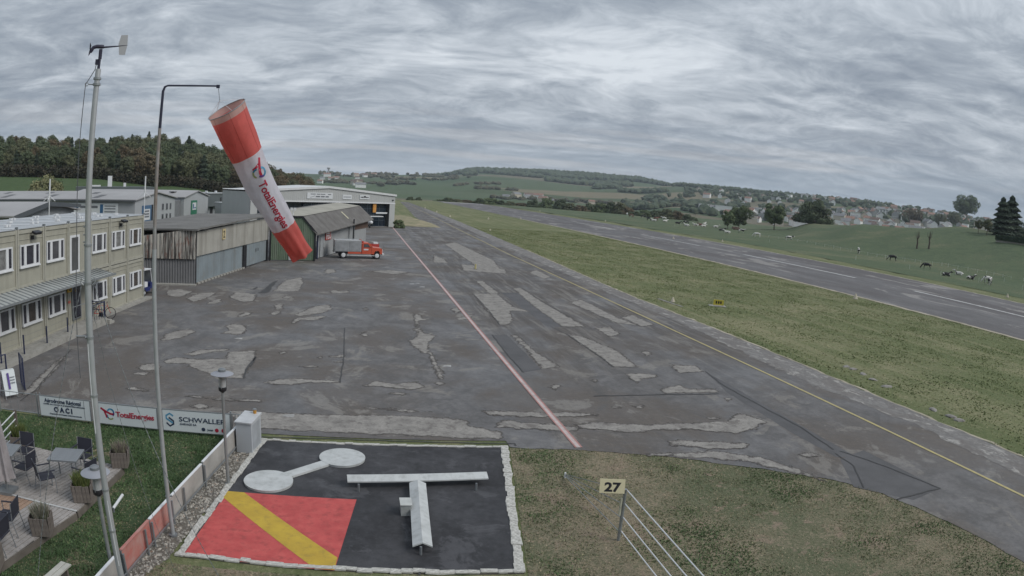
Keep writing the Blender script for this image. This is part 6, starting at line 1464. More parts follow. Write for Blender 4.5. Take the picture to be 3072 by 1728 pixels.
MB().box((.55, 0, 1.25), (.02, .9, .8), ry=-.15).build('windscreen', mat('clear_screen', (0.45, 0.47, 0.48), 0.2, trans=0.5), ct)

# ================================================================= FIRE TRUCK
tp = G(1068, 777); tk = empty('fire_truck', (tp.x-.05, tp.y+1.0, .02), math.radians(9), 'red fire pickup with grey equipment box parked before the hangar', 'truck')
# local +X forwards (to the right), side facing the camera is -Y
M_tred = mat('truck_red', (0.58, 0.10, 0.050), 0.35, var=0.12, vscale=1.5, spec=0.5); M_box = mat('aluminium_shutter', (0.46, 0.47, 0.475), 0.45, metal=0.3, var=0.08)
mb = MB(); mb.lo(-2.55, 0.45, -.95, .95, .78, 1.98); eb = mb.build('equipment_box', M_box, tk)
for x0, x1 in ((-2.45, -1.02), (-.92, .38)):
    sh_ = MB().lo(x0, x1, -.985, -.952, .84, 1.88).build('shutter', mat('shutter_grey', (0.40, 0.41, 0.42), 0.5, metal=0.2, streak=(1, .1, (.35, .35, .36))), eb)
    for k in range(7): MB().lo(x0, x1, -.995, -.986, .92+k*.15, .93+k*.15).build('shutter_line', M_galvd, sh_)
MB().lo(-2.58, .48, -.98, .98, 1.98, 2.03).build('roof', mat('box_roof', (0.50, 0.50, 0.50), 0.6), eb)
mb = MB()
for y in (-.9, .9): mb.cyl((-2.5, y, 2.10), (.4, y, 2.10), .02, n=5).cyl((-2.5, y, 2.03), (-2.5, y, 2.10), .02, n=5).cyl((.4, y, 2.03), (.4, y, 2.10), .02, n=5)
mb.build('roof_rail', M_galv, eb)
cab_p = [(.50, .55), (.50, 1.72), (.72, 1.80), (1.28, 1.80), (1.48, 1.72), (1.82, 1.30), (2.75, 1.22), (2.88, 1.12), (2.90, .62), (2.62, .55), (2.60, .78), (2.45, .93), (2.15, .93), (2.0, .78), (1.96, .55)]
mb = MB(); mb.xz(cab_p, -.92, .92); cb = mb.build('cab', M_tred, tk)
MB().xz([(.72, 1.30), (.74, 1.66), (1.22, 1.68), (1.50, 1.32)], -.935, -.915).build('side_window', M_glass2, cb); MB().xz([(1.44, 1.72), (1.50, 1.70), (1.84, 1.31), (1.78, 1.31)], -.86, .86).build('windscreen', mat('screen_glass', (0.40, 0.45, 0.46), 0.2, var=0.1), cb)
MB().lo(.74, 1.28, -.935, -.92, .98, 1.14).build('door_emblem', M_white, cb); MB().lo(.55, .57, -.93, -.915, .6, 1.7).build('door_gap', M_dark, cb); MB().lo(1.62, 1.64, -.93, -.915, .6, 1.25).build('door_gap', M_dark, cb); MB().lo(.62, .74, -.95, -.93, 1.2, 1.23).build('handle', M_galv, cb)
MB().lo(2.89, 2.95, -.80, .80, .72, 1.10).build('grille', M_white, tk); MB().lo(2.90, 3.12, -.95, .95, .48, .62).build('bumper', M_white, tk)
for y in (-.68, .68): MB().cyl((2.93, y, .95), (2.99, y, .95), .10, n=12).build('headlight', mat('lamp_lens', (0.6, 0.6, 0.58), 0.2), tk)
MB().lo(-2.5, .5, -.80, .80, .55, .78).build('chassis', M_black, tk); MB().lo(-1.05, .45, -.95, -.82, .56, .78).build('side_skirt', M_tred, tk); MB().lo(-1.2, 2.0, -.93, -.85, .36, .42).build('side_step', M_white, tk); MB().lo(-2.6, -2.5, -.95, .95, .62, .72).build('bumper', M_white, tk)
for x in (-1.55, 2.3):
    for y in (-.80, .80):
        w_ = MB().lathe([(.16, -.11), (.36, -.13), (.395, -.05), (.395, .05), (.36, .13), (.16, .11)], (x, y, .395), 24, 'Y').build('wheel', M_tyre, tk, smooth=True); MB().lathe([(0, -.135), (.12, -.14), (.24, -.12), (.25, .1), (0, .1)], (x, y+(-.01 if y < 0 else .02), .395), 20, 'Y').build('rim', M_white, w_)
MB().box((.72, 0, 1.86), (.18, .7, .12)).build('beacon_bar', M_red, cb); MB().lo(.44, .5, -.7, .7, 1.8, 2.12).build('ladder_rack', M_tred, tk); MB().tube([(1.55, -.95, 1.3), (1.6, -1.1, 1.42)], .03, 5).build('mirror', M_black, cb)

# small red and white machine by the range, parked white aircraft nose at the far hangar
mc = empty('ground_power_cart', (2.1, 88.0, .02), .3, 'small red ground cart beside the grey range behind the truck', 'cart')
MB().box((0, 0, .55), (1.1, .7, .6)).build('body', M_red, mc); MB().box((.1, 0, .95), (.6, .6, .25)).build('hood', M_white, mc)
for x, y in ((-.4, -.38), (.4, -.38), (-.4, .38), (.4, .38)): MB().cyl((x, y-.06, .2), (x, y+.06, .2), .2, n=12).build('wheel', M_tyre, mc)
MB().tube([(.5, 0, .4), (1.2, 0, .3), (1.3, 0, .6)], .03, 5).build('drawbar', M_galvd, mc)
ac = empty('light_aircraft', (2.6, 136.2, .02), math.radians(128), 'white light aircraft nose poking out of the far hangar', 'aircraft')
mb = MB(); ring = []
for x, ry, rz_, zc in [(0, .10, .10, 1.15), (.15, .33, .30, 1.15), (.8, .48, .50, 1.2), (1.6, .58, .72, 1.35), (2.6, .6, .80, 1.45), (4.0, .45, .5, 1.4), (6.2, .12, .16, 1.5)]: ring.append([(x, ry*math.cos(2*PI*i/16), zc+rz_*math.sin(2*PI*i/16)) for i in range(16)])
mb.add([p for r in ring for p in r], [(j*16+i, j*16+(i+1) % 16, (j+1)*16+(i+1) % 16, (j+1)*16+i) for j in range(6) for i in range(16)]+[tuple(range(15, -1, -1))]); mb.build('fuselage', mat('aircraft_white', (0.68, 0.69, 0.70), 0.35, var=0.05), ac, smooth=True)
MB().box((2.4, 0, 2.25), (1.4, 8.6, .14)).build('wing', MATS['aircraft_white'], ac); MB().box((6.0, 0, 1.6), (.7, 2.6, .06)).build('tailplane', MATS['aircraft_white'], ac); MB().box((6.1, 0, 2.1), (.8, .06, 1.1)).build('fin', MATS['aircraft_white'], ac)
MB().box((1.75, 0, 1.85), (.5, .95, .38), ry=.5).build('windscreen', M_glass, ac)
for y in (-.9, .9): MB().cyl((2.6, y-.06, .2), (2.6, y+.06, .2), .2, n=12).build('wheel', M_tyre, ac); MB().cyl((2.6, y, .2), (2.5, y*.5, .9), .03, n=5).build('strut', M_galv, ac)
MB().cyl((.7, -.05, .18), (.7, .05, .18), .18, n=12).build('wheel', M_tyre, ac); MB().cyl((.7, 0, .2), (.7, 0, .8), .03, n=5).build('strut', M_galv, ac)

# yellow bollard on the apron, guidance board, edge markers
bo_ = empty('bollard', tuple(G(1426, 808)), 0, 'small yellow bollard standing alone on the apron', 'bollard'); MB().cyl((0, 0, 0), (0, 0, .05), .22, n=10).build('foot', M_rim, bo_); MB().cyl((0, 0, .05), (0, 0, .55), .11, .09, n=10).build('post', mat('bollard_yellow', (0.52, 0.46, 0.22), 0.6), bo_)
ys = empty('guidance_board', tuple(G(2152, 919)), math.radians(-22), 'yellow guidance board on a concrete slab in the grass', 'sign'); MB().box((0, .05, .03), (1.5, .8, .06)).build('slab', M_conc, ys); MB().box((.08, 0, .34), (.92, .07, .46)).build('board', mat('board_yellow', (0.56, 0.47, 0.07), 0.5), ys)
for x in (-.3, .45): MB().box((x, 0, .09), (.05, .05, .12)).build('leg', M_galv, ys)
for x in (-.2, .0, .2): MB().box((x+.08, -.04, .35), (.12, .006, .22)).build('symbol', M_dark, ys)
M_cone = mat('marker_cream', (0.50, 0.45, 0.35), 0.7, var=0.12)
cone_m = MB().lathe([(.55, 0), (.5, .06), (.12, .95), (.05, 1.0), (0, 1.0)], n=10).mesh('shell', M_cone); foot_m = MB().lathe([(0, 0), (.6, 0), (.6, .04), (0, .04)], n=10).mesh('foot', M_conc)
NEAR = 'runway edge marker cones'
for px, py, lab in [(2566, 897, 'cream marker cone at the near runway edge, right of centre'), (2020, 717, 'cream marker cone at the near runway edge beyond the first dash'), (1816, 664, 'small cream marker cone at the far runway edge'), (1562, 658, 'cream marker cone on the grass near the runway middle'), (3022, 892, 'cream marker cone at the far runway edge near the frame side'), (2167, 725, 'cream marker cone beside the grazing cows'), (2018, 906, 'low cream marker on the taxiway verge beside the guidance board'), (1470, 692, 'cream marker on the taxiway verge by the apron end'), (1465, 658, 'pale marker in the grass left of the crossing strip'), (1350, 651, 'small pale marker beside the taxiway bend'), (1310, 637, 'tiny pale marker further up the taxiway'), (1275, 625, 'tiny pale marker near the end of the taxiway'), (1620, 634, 'small pale marker at the far end of the runway edge')]:
    p = G(px, py); d = p.length; o = empty('marker_cone', (p.x, p.y, height(p.x, p.y)), 0, lab, 'marker', NEAR); s_ = .62 if d > 60 else .55
    if px in (2018, 1470): s_ = .42
    link('shell', cone_m, o, (0, 0, .03), scale=s_*.95); link('foot', foot_m, o, (0, 0, 0.02), scale=s_*.95)
mk = empty('marker_slab', tuple(G(2000, 905)), math.radians(4), 'worn pale concrete slab beside the taxiway verge marker', 'slab'); MB().box((0, 0, .01), (.3, 3.0, .04)).build('block', M_patch, mk); MB().box((.05, -2.1, .01), (.26, .9, .035)).build('block', M_patch, mk)
for i, (px, py) in enumerate([(2560, 1108), (2590, 1122), (2620, 1140), (2660, 1160), (2800, 1230), (2850, 1250), (2880, 1262), (2540, 1100)]):
    p = G(px, py); rk = empty('verge_stone', (p.x, p.y, 0), i, 'flat pale stone lying on the verge right of the yellow line', 'stone', 'stones along the verge')
    bm = bmesh.new(); bmesh.ops.create_icosphere(bm, subdivisions=2, radius=.22)
    for v in bm.verts: v.co = Vector((v.co.x*1.5, v.co.y, v.co.z*.45))*(1+.5*noise.noise(v.co*4+Vector((i, 0, 0))))
    me = bpy.data.meshes.new('stone'); bm.to_mesh(me); bm.free(); me.materials.append(M_patch); link('stone', me, rk)
# ================================================================= TREES
def leaf_mat(name, a, b, c, scale=0.35, trans=0.15):
    m = bpy.data.materials.new(name); m.use_nodes = True; t = NT(m.node_tree); bs = t.n['Principled BSDF']
    co = t.new('TexCoord').outputs['Object']; oi = t.new('ObjectInfo')
    off = t.new('VectorMath', operation='ADD'); t.l.new(co, off.inputs[0]); t.l.new(oi.outputs['Location'], off.inputs[1])
    n1_ = t.noise(off.outputs[0], scale, 4, 0.6); n2_ = t.noise(off.outputs[0], scale*6, 3, 0.6)
    c_ = t.mix(t.ramp(n1_, [(0.36, 0), (0.64, 1)]), a, b); c_ = t.mix(t.ramp(n2_, [(0.45, 0), (0.7, 0.8)]), c_, c)
    c_ = t.mix(t.math('MULTIPLY', oi.outputs['Random'], 0.4), c_, tuple(v*0.55 for v in a))
    t.put(bs.inputs['Base Color'], c_); bs.inputs['Roughness'].default_value = 0.75; bs.inputs['Specular IOR Level'].default_value = 0.2
    return m


def T(px, py):
    """where a spot of the photograph meets the lie of the land"""
    d = ray(px, py); hl = math.hypot(d.x, d.y); r = 20.0
    while r < 1400:
        if CAM_H+d.z*r/hl <= height(d.x*r/hl, d.y*r/hl)+.01: break
        r += 1.0
    return Vector((d.x*r/hl, d.y*r/hl, height(d.x*r/hl, d.y*r/hl)))


M_bark = mat('bark', (0.11, 0.09, 0.072), 0.95, var=0.35, vscale=3, bump=0.4)
LM = {'dark': leaf_mat('dark_foliage', (0.082, 0.112, 0.064), (0.112, 0.138, 0.076), (0.15, 0.162, 0.085)), 'rust': leaf_mat('rust_foliage', (0.125, 0.112, 0.068), (0.165, 0.122, 0.076), (0.20, 0.152, 0.09)),
      'olive': leaf_mat('olive_foliage', (0.105, 0.120, 0.066), (0.140, 0.148, 0.082), (0.185, 0.178, 0.10)), 'fir': leaf_mat('fir_needles', (0.08, 0.112, 0.08), (0.10, 0.134, 0.088), (0.12, 0.148, 0.092)),
      'green': leaf_mat('green_foliage', (0.105, 0.148, 0.072), (0.138, 0.175, 0.088), (0.185, 0.20, 0.10)), 'pale': leaf_mat('pale_willow', (0.23, 0.225, 0.115), (0.175, 0.19, 0.10), (0.30, 0.28, 0.155)), 'hedge': leaf_mat('hedge_leaf', (0.040, 0.066, 0.044), (0.054, 0.080, 0.050), (0.066, 0.095, 0.055))}


def crown_mesh(seed, h, w, base, n, leaf, mats_, shape='round', lobes=30):
    """many small leaf faces gathered in clumps over the crown's volume"""
    g = np.random.default_rng(seed); L = []; cz, sz_ = (h+base)/2, (h-base)/2
    for i in range(lobes):
        v = 1-2*(i+.5)/lobes; a = i*2.39996+g.normal(0, .25); q = math.sqrt(1-v*v)
        if shape == 'bush': v = max(v, -.15); q = math.sqrt(1-v*v) if v > 0 else .95
        k = (g.uniform(.45, .95) if lobes < 26 else g.uniform(.55, .80))*(1.0 if v < .5 else g.uniform(.8, 1.08)); r_ = w*.5*g.uniform(.22, .46)
        zc = (base+(h-base)*.08+(h-base)*.80*max(0, v)*k*1.15) if shape == 'bush' else cz+v*sz_*k
        if shape == 'round' and v < -.2: q *= .8
        L.append((w*.5*q*k*math.cos(a), w*.5*q*k*math.sin(a), zc, r_, r_*g.uniform(.7, .95)))
    L.append((0, 0, cz, w*.3, sz_*.6)); L = np.array(L); k = g.integers(0, len(L), n); c_ = L[k]; d = g.normal(0, 1, (n, 3)); d /= np.linalg.norm(d, axis=1)[:, None]; rad = g.uniform(.3, 1.0, n)**.4*g.uniform(.9, 1.1, n)
    p = c_[:, :3]+d*rad[:, None]*np.stack([c_[:, 3], c_[:, 3], c_[:, 4]], 1); p[:, 2] = np.maximum(p[:, 2], base*.8)
    nn = d+g.normal(0, .4, (n, 3)); nn /= np.linalg.norm(nn, axis=1)[:, None]
    t1 = np.cross(nn, g.normal(0, 1, (n, 3))); t1 /= np.linalg.norm(t1, axis=1)[:, None]; t2 = np.cross(nn, t1); s_ = (leaf*g.uniform(.6, 1.35, n))[:, None]
    v = np.stack([p-t1*s_, p+t2*s_*.7, p+t1*s_, p-t2*s_*.7], 1).reshape(-1, 3)
    me = bpy.data.meshes.new('crown'); me.from_pydata(v.tolist(), [], np.arange(4*n).reshape(-1, 4).tolist()); me.materials.append(mats_); return me


def fir_mesh(seed, h, w, n, leaf, m_):
    g = np.random.default_rng(seed); u = g.uniform(0, 1, n)**.8; z = h*(.06+.94*u); lay = .75+.25*np.sin(z/h*46); r = w*.72*(1-u)**.62*lay*np.sqrt(g.uniform(.15, 1, n))+.1; a = g.uniform(0, 2*PI, n)
    p = np.stack([r*np.cos(a), r*np.sin(a), z-r*.25], 1); d = np.stack([np.cos(a), np.sin(a), np.full(n, -.35)], 1); t2 = np.stack([-np.sin(a), np.cos(a), g.normal(0, .4, n)], 1); s_ = (leaf*g.uniform(.6, 1.3, n))[:, None]
    v = np.stack([p-d*s_, p+t2*s_*.5, p+d*s_, p-t2*s_*.5], 1).reshape(-1, 3); me = bpy.data.meshes.new('crown'); me.from_pydata(v.tolist(), [], np.arange(4*n).reshape(-1, 4).tolist()); me.materials.append(m_); return me


def trunk_mesh(seed, h, r, limbs=5):
    g = random.Random(seed); mb = MB(); mb.tube([(0, 0, -.3), (.02*h*g.uniform(-1, 1), .02*h*g.uniform(-1, 1), h*.4), (.03*h*g.uniform(-1, 1), .03*h*g.uniform(-1, 1), h*.85)], [r*1.25, r*.8, r*.2], 7)
    for i in range(limbs):
        z = h*g.uniform(.28, .6); a = g.uniform(0, 2*PI); l = h*g.uniform(.18, .34); mb.tube([(0, 0, z), (math.cos(a)*l*.5, math.sin(a)*l*.5, z+l*.5), (math.cos(a)*l, math.sin(a)*l, z+l*.95)], [r*.45, r*.28, r*.08], 5)
    return mb.mesh('trunk', M_bark)


def tree(name, loc, me_c, me_t, s_=1.0, rz=0.0, label=None, cat='tree', group=None, sz=None):
    o = empty(name, loc, rz, label, cat, group); o.scale = (s_, s_, sz or s_); link('trunk', me_t, o); link('crown', me_c, o); return o


# wood on the hill at the left: unit trees 16 m high, placed one by one
protoT = [trunk_mesh(i, 15, .28, 4) for i in range(3)]
PROT = {}
for k_, kinds in {'dark': 3, 'rust': 3, 'olive': 3}.items(): PROT[k_] = [crown_mesh(100+i+len(k_)*7, 16, 11.5, 1.2, 5200, .36, LM[k_], 'round', 34) for i in range(kinds)]
PROT['fir'] = [fir_mesh(140, 19, 6.5, 4200, .42, LM['fir']), fir_mesh(141, 17, 5.5, 3600, .42, LM['fir'])]
sky_px = [(-60, 395), (0, 397), (60, 402), (120, 400), (180, 400), (240, 408), (300, 406), (350, 402), (400, 394), (450, 392), (500, 398), (550, 408), (600, 418), (650, 430), (700, 448), (750, 468), (800, 484), (850, 503), (900, 510), (925, 522), (940, 540)]
rnd = random.Random(21)
names = {'dark': 'dark green tree', 'rust': 'rust-brown tree', 'olive': 'olive green tree', 'fir': 'pointed dark conifer'}
ORD = ['first', 'second', 'third', 'fourth', 'fifth', 'sixth', 'seventh', 'eighth', 'ninth', 'tenth', 'eleventh', 'twelfth', 'thirteenth', 'fourteenth', 'fifteenth', 'sixteenth', 'seventeenth', 'eighteenth', 'nineteenth', 'twentieth', 'twenty-first', 'twenty-second', 'twenty-third', 'twenty-fourth', 'twenty-fifth', 'twenty-sixth', 'twenty-seventh', 'twenty-eighth', 'twenty-ninth', 'thirtieth', 'thirty-first', 'thirty-second', 'thirty-third', 'thirty-fourth', 'thirty-fifth', 'thirty-sixth', 'thirty-seventh', 'thirty-eighth', 'thirty-ninth', 'fortieth']
ROWS = ['front row', 'second row', 'third row', 'fourth row', 'skyline row']
def stretch(px): return next(t_ for lim, t_ in ((225, 'left of the weather mast'), (470, 'between mast and windsock pole'), (640, 'right of the windsock pole'), (9999, 'behind the windsock')) if px < lim)
seen_ = {}
wood = []
for row, (dr, frac, step) in enumerate(((0, .66, 31), (26, .78, 34), (55, .89, 36), (90, 1.0, 40), (130, 1.02, 46))):
    px = -70+row*11
    while px < 938-row*4:
        dist = (275 if px < 420 else 275+(px-420)*.10)+dr+rnd.uniform(-7, 7)
        sky = np.interp(px, [a for a, b in sky_px], [b for a, b in sky_px])
        p = D(px, 545, dist); z = height(p.x, p.y); top = D(px, sky, dist).z
        fr_ = frac+rnd.uniform(-.06, .04); hgt = min(21.5, max(7, (top-z)*fr_))
        kd = rnd.choices(['dark', 'rust', 'olive', 'fir'], [5, 2.2, 3.6, 1.0 if row < 3 else 2.0])[0]
        if px > 690: kd = rnd.choices(['rust', 'olive', 'dark'], [5, 3, 1])[0]
        ky = (kd, row, stretch(px)); seen_[ky] = seen_.get(ky, 0)+1; wood.append((p.x, p.y, z, hgt, kd, f'{ORD[seen_[ky]-1]} {names[kd]} in the {ROWS[row]} of the wood, {stretch(px)}')); px += step*rnd.uniform(.75, 1.2)
for x, y, z, hgt, kd, lab in wood:
    c_ = rnd.choice(PROT[kd]); s0 = hgt/(16.5 if kd != 'fir' else 18.5)
    tree('forest_tree' if kd != 'fir' else 'fir_tree', (x, y, z-.3), c_, rnd.choice(protoT), max(s0*rnd.uniform(.9, 1.1), .55), rnd.uniform(0, 6.28), lab, 'tree', kd+' trees of the wood', sz=s0)
# dark understorey along the wood's edge
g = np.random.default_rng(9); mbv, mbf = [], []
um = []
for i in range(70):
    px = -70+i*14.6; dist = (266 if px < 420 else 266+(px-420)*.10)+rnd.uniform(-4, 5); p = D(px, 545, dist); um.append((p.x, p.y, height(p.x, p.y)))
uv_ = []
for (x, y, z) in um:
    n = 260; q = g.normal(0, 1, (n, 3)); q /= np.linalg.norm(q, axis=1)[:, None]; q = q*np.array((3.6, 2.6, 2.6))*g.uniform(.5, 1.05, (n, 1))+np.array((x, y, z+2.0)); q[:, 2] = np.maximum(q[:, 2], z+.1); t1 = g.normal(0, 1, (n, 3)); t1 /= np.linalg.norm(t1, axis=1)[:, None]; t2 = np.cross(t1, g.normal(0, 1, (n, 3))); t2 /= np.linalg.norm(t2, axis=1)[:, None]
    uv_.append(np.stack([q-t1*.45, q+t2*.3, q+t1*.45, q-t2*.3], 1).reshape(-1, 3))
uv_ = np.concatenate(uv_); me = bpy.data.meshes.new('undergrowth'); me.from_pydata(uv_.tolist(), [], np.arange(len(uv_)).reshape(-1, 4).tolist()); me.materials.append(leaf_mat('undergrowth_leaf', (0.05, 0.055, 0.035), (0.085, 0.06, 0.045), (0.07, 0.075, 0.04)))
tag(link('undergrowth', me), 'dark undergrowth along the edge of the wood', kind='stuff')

# pale willow by the sheds, meadow trees
p = D(137, 592, 190); wz = height(p.x, p.y); wil = tree('willow', (p.x, p.y, wz-.3), crown_mesh(201, D(137, 518, 190).z-wz+.3, 11.5, .1, 5600, .30, LM['pale'], 'bush', 34), trunk_mesh(201, 4, .15), 1, 0, 'pale yellowish willow clump behind the long shed')
def at_tree(px, pyb, pyt, wpx, dist, name, kind, label, shape='round', n=3200, leaf=.30, base=.22, seed=0, group=None, lobes=15):
    p = T(px, pyb); dist = math.hypot(p.x, p.y); z = height(p.x, p.y); leaf = leaf*dist/360; n = int(n*1.7); h = D(px, pyt, dist).z-z; w = wpx/F_PX*math.hypot(p.x, p.y)*1.02
    cm = fir_mesh(seed, h, w, n, leaf, LM[kind]) if shape == 'fir' else crown_mesh(seed, h, w, h*base, n, leaf, LM[kind], shape, lobes)
    return tree(name, (p.x, p.y, z-.1), cm, trunk_mesh(seed, h*.9, max(.09, h*.02)), 1, 0, label, 'tree', group)


at_tree(2216, 688, 618, 75, 372, 'meadow_tree', 'green', 'leafy meadow tree with a shed heap at its foot, right one of the pair', seed=210, leaf=.42, n=2600)
at_tree(2183, 688, 630, 46, 385, 'meadow_tree', 'green', 'slender meadow tree, left one of the pair behind the cows', seed=211, leaf=.42, n=1200)
at_tree(2322, 690, 613, 76, 440, 'meadow_tree', 'green', 'broad dark green meadow tree standing alone below the town', seed=212, leaf=.5, n=3000)
at_tree(2440, 670, 587, 112, 425, 'meadow_tree', 'dark', 'large rounded dense tree on the meadow crest', 'bush', seed=213, leaf=.5, n=5200, base=.02, lobes=20)
at_tree(2744, 678, 628, 66, 300, 'meadow_tree', 'rust', 'low rust-coloured tree on the meadow crest', seed=214, leaf=.34, n=1700)
at_tree(2822, 682, 640, 44, 300, 'meadow_tree', 'olive', 'small olive tree left of the paired fruit trees on the crest', seed=215, leaf=.3, n=1200)
at_tree(2858, 680, 634, 48, 305, 'meadow_tree', 'olive', 'small olive tree under the tall round tree on the crest', seed=216, leaf=.3, n=1300)
at_tree(2897, 676, 586, 80, 315, 'meadow_tree', 'green', 'tall round-headed tree on the crest against the sky', seed=217, leaf=.42, n=2600, base=.3)
at_tree(2934, 700, 655, 28, 262, 'meadow_tree', 'olive', 'thin little tree in the gap left of the conifers', seed=218, leaf=.26, n=700)
at_tree(2960, 706, 650, 36, 255, 'meadow_tree', 'olive', 'small bush-like tree at the foot of the conifers', seed=219, leaf=.26, n=1000)
at_tree(3003, 706, 590, 64, 252, 'conifer', 'fir', 'dark conifer with pointed top, left one at the frame edge', 'fir', seed=220, leaf=.62, n=6500)
at_tree(3030, 708, 586, 78, 254, 'conifer', 'fir', 'dark conifer with pointed top, right one beside the house', 'fir', seed=221, leaf=.62, n=7500)
at_tree(3058, 712, 660, 60, 246, 'conifer', 'hedge', 'rounded dark shrub in front of the house at the frame edge', 'bush', seed=222, leaf=.3, n=1600, base=.02)
# dead trunks
for px, pyt, seed, lab in ((2750, 690, 1, 'bare lopped trunk on the slope, left one of two'), (2786, 688, 2, 'bare lopped trunk on the slope, right one of two')):
    p = T(px, 745); z = height(p.x, p.y); h = D(px, pyt, math.hypot(p.x, p.y)).z-z; g_ = random.Random(seed); o = empty('dead_tree', (p.x, p.y, z), 0, lab, 'tree', 'dead trunks')
    mb = MB(); mb.tube([(0, 0, -.2), (.18, 0, h*.3), (-.1, .1, h*.58)], [.36, .28, .22], 7); mb.build('trunk', M_bark, o)
    for k in range(5):
        a = g_.uniform(0, 6.28); l = h*g_.uniform(.2, .42); MB().tube([(0, 0, h*g_.uniform(.42, .58)), (math.cos(a)*.7, math.sin(a)*.7, h*.62), (math.cos(a)*1.0, math.sin(a)*1.0, min(h, h*.55+l))], [.15, .11, .05], 5).build('branch', M_bark, o)
# clipped hedge, wall and house at the frame edge
p0, p1 = T(2988, 724), T(3110, 746)
hd = facade('hedge', (p0.x, p0.y), (p1.x, p1.y), 'clipped dark hedge on a low white wall at the frame edge', 'hedge', z=height(p0.x, p0.y)); L = (p1-p0).length
MB().lo(0, L, -.2, .2, -.6, .55).build('low_wall', M_conc, hd)
g = np.random.default_rng(31); n = 2600; q = np.stack([g.uniform(0, L, n), g.uniform(-.7, .7, n), g.uniform(.55, 2.3, n)], 1); face = g.integers(0, 3, n); q[face == 0, 1] = -.7; q[face == 1, 2] = 2.3
t1 = g.normal(0, 1, (n, 3)); t1 /= np.linalg.norm(t1, axis=1)[:, None]; t2 = np.cross(t1, g.normal(0, 1, (n, 3))); t2 /= np.linalg.norm(t2, axis=1)[:, None]; v = np.stack([q-t1*.2, q+t2*.14, q+t1*.2, q-t2*.14], 1).reshape(-1, 3)
me = bpy.data.meshes.new('foliage'); me.from_pydata(v.tolist(), [], np.arange(4*n).reshape(-1, 4).tolist()); me.materials.append(LM['hedge']); link('foliage', me, hd); MB().lo(.1, L-.1, -.5, .5, .5, 2.1).build('core', LM['hedge'], hd)
M_tile = mat('clay_tiles', (0.30, 0.135, 0.085), 0.85, var=0.25, vscale=0.6); M_render = mat('cream_render', (0.55, 0.50, 0.40), 0.85, var=0.08)
p = T(3085, 712); hs = empty('farmhouse', (p.x, p.y, height(p.x, p.y)-.5), math.radians(-35), 'farmhouse with red tiled roof cut by the right frame edge', 'house')
MB().lo(-6, 6, -4, 4, 0, 4.6).build('wall', M_render, hs); mb = MB(); mb.add([(-6.6, -4.8, 4.4), (6.6, -4.8, 4.4), (6.6, 0, 8.4), (-6.6, 0, 8.4), (-6.6, 4.8, 4.4), (6.6, 4.8, 4.4)], [(0, 1, 2, 3), (3, 2, 5, 4), (0, 3, 4), (1, 5, 2)]); mb.build('roof', M_tile, hs)
for x in (-4, -1, 2): MB().lo(x, x+1.1, -4.06, -3.98, 1.6, 3.0).build('window', M_glass, hs)
# heap under the paired trees
p = T(2205, 689); hp = empty('timber_heap', (p.x, p.y, height(p.x, p.y)), .5, 'low brown heap lying under the paired meadow trees', 'heap')
g_ = random.Random(4)
for k in range(9): MB().cyl((g_.uniform(-4, 1), g_.uniform(-1.2, 1.2), .3+.5*(k % 3)), (g_.uniform(1, 4.5), g_.uniform(-1.2, 1.2), .3+.45*(k % 3)), .32, n=7).build('log', mat('log_brown', (0.10, 0.065, 0.05), 0.9, var=0.3), hp)

# bushes along the far end of the runway
BUSH = [crown_mesh(300+i, 6, 8, .1, 3200, .34, LM[k], 'bush', 26) for i, k in enumerate(('green', 'dark', 'olive', 'rust', 'dark'))]; btr = trunk_mesh(300, 4, .14)
top_px = [(1325, 598), (1345, 590), (1370, 596), (1400, 597), (1440, 592), (1470, 590), (1500, 598), (1530, 603), (1565, 606), (1600, 596), (1640, 588), (1680, 592), (1710, 608), (1740, 612), (1770, 606), (1800, 602), (1830, 600), (1860, 606), (1880, 616), (1905, 632), (1935, 625), (1965, 626), (2000, 625), (2030, 627), (2060, 640), (2078, 648)]
bases = [(1300, 604), (1500, 612), (1700, 625), (1900, 645), (2000, 650), (2080, 655)]
for i, (px, pyt) in enumerate(top_px):
    yb = np.interp(px, [a for a, b in bases], [b for a, b in bases]); dist = 590-(px-1325)*.09+rnd.uniform(-12, 12)
    p = D(px, yb, dist); z = height(p.x, p.y); h = D(px, pyt, dist).z-z; h = max(2.5, h)
    o = tree('field_bush', (p.x, p.y, z-.2), BUSH[i % 5], btr, 1, rnd.uniform(0, 6), ORD[i]+(' bush from the left, rust-tinged,' if i % 5 == 3 else ' bush from the left, dark green,' if i % 5 in (1, 4) else ' bush from the left, mid green,')+' in the hedgerow beyond the runway', 'bush', ('rust' if i % 5 == 3 else 'dark' if i % 5 in (1, 4) else 'green')+' bushes of the far hedgerow'); sx = rnd.uniform(1.5, 2.0); o.scale = (sx, sx, h/5.6)
# bushes by the far hangar corner
for px, pyb, pyt, dist, w_, lab in ((1196, 690, 655, 142, 2.6, 'small green bush at the corner of the far hangar'), (1255, 600, 590, 560, 6, 'low bush left of the runway threshold'), (1230, 602, 588, 540, 7, 'dark low bush beyond the far hangar roof')):
    p = D(px, pyb, dist); z = height(p.x, p.y); h = D(px, pyt, dist).z-z; o = tree('field_bush', (p.x, p.y, z), BUSH[0 if dist < 200 else 1], btr, 1, 1, lab, 'bush'); o.scale = (w_/8, w_/8, max(.15, h/5.6))

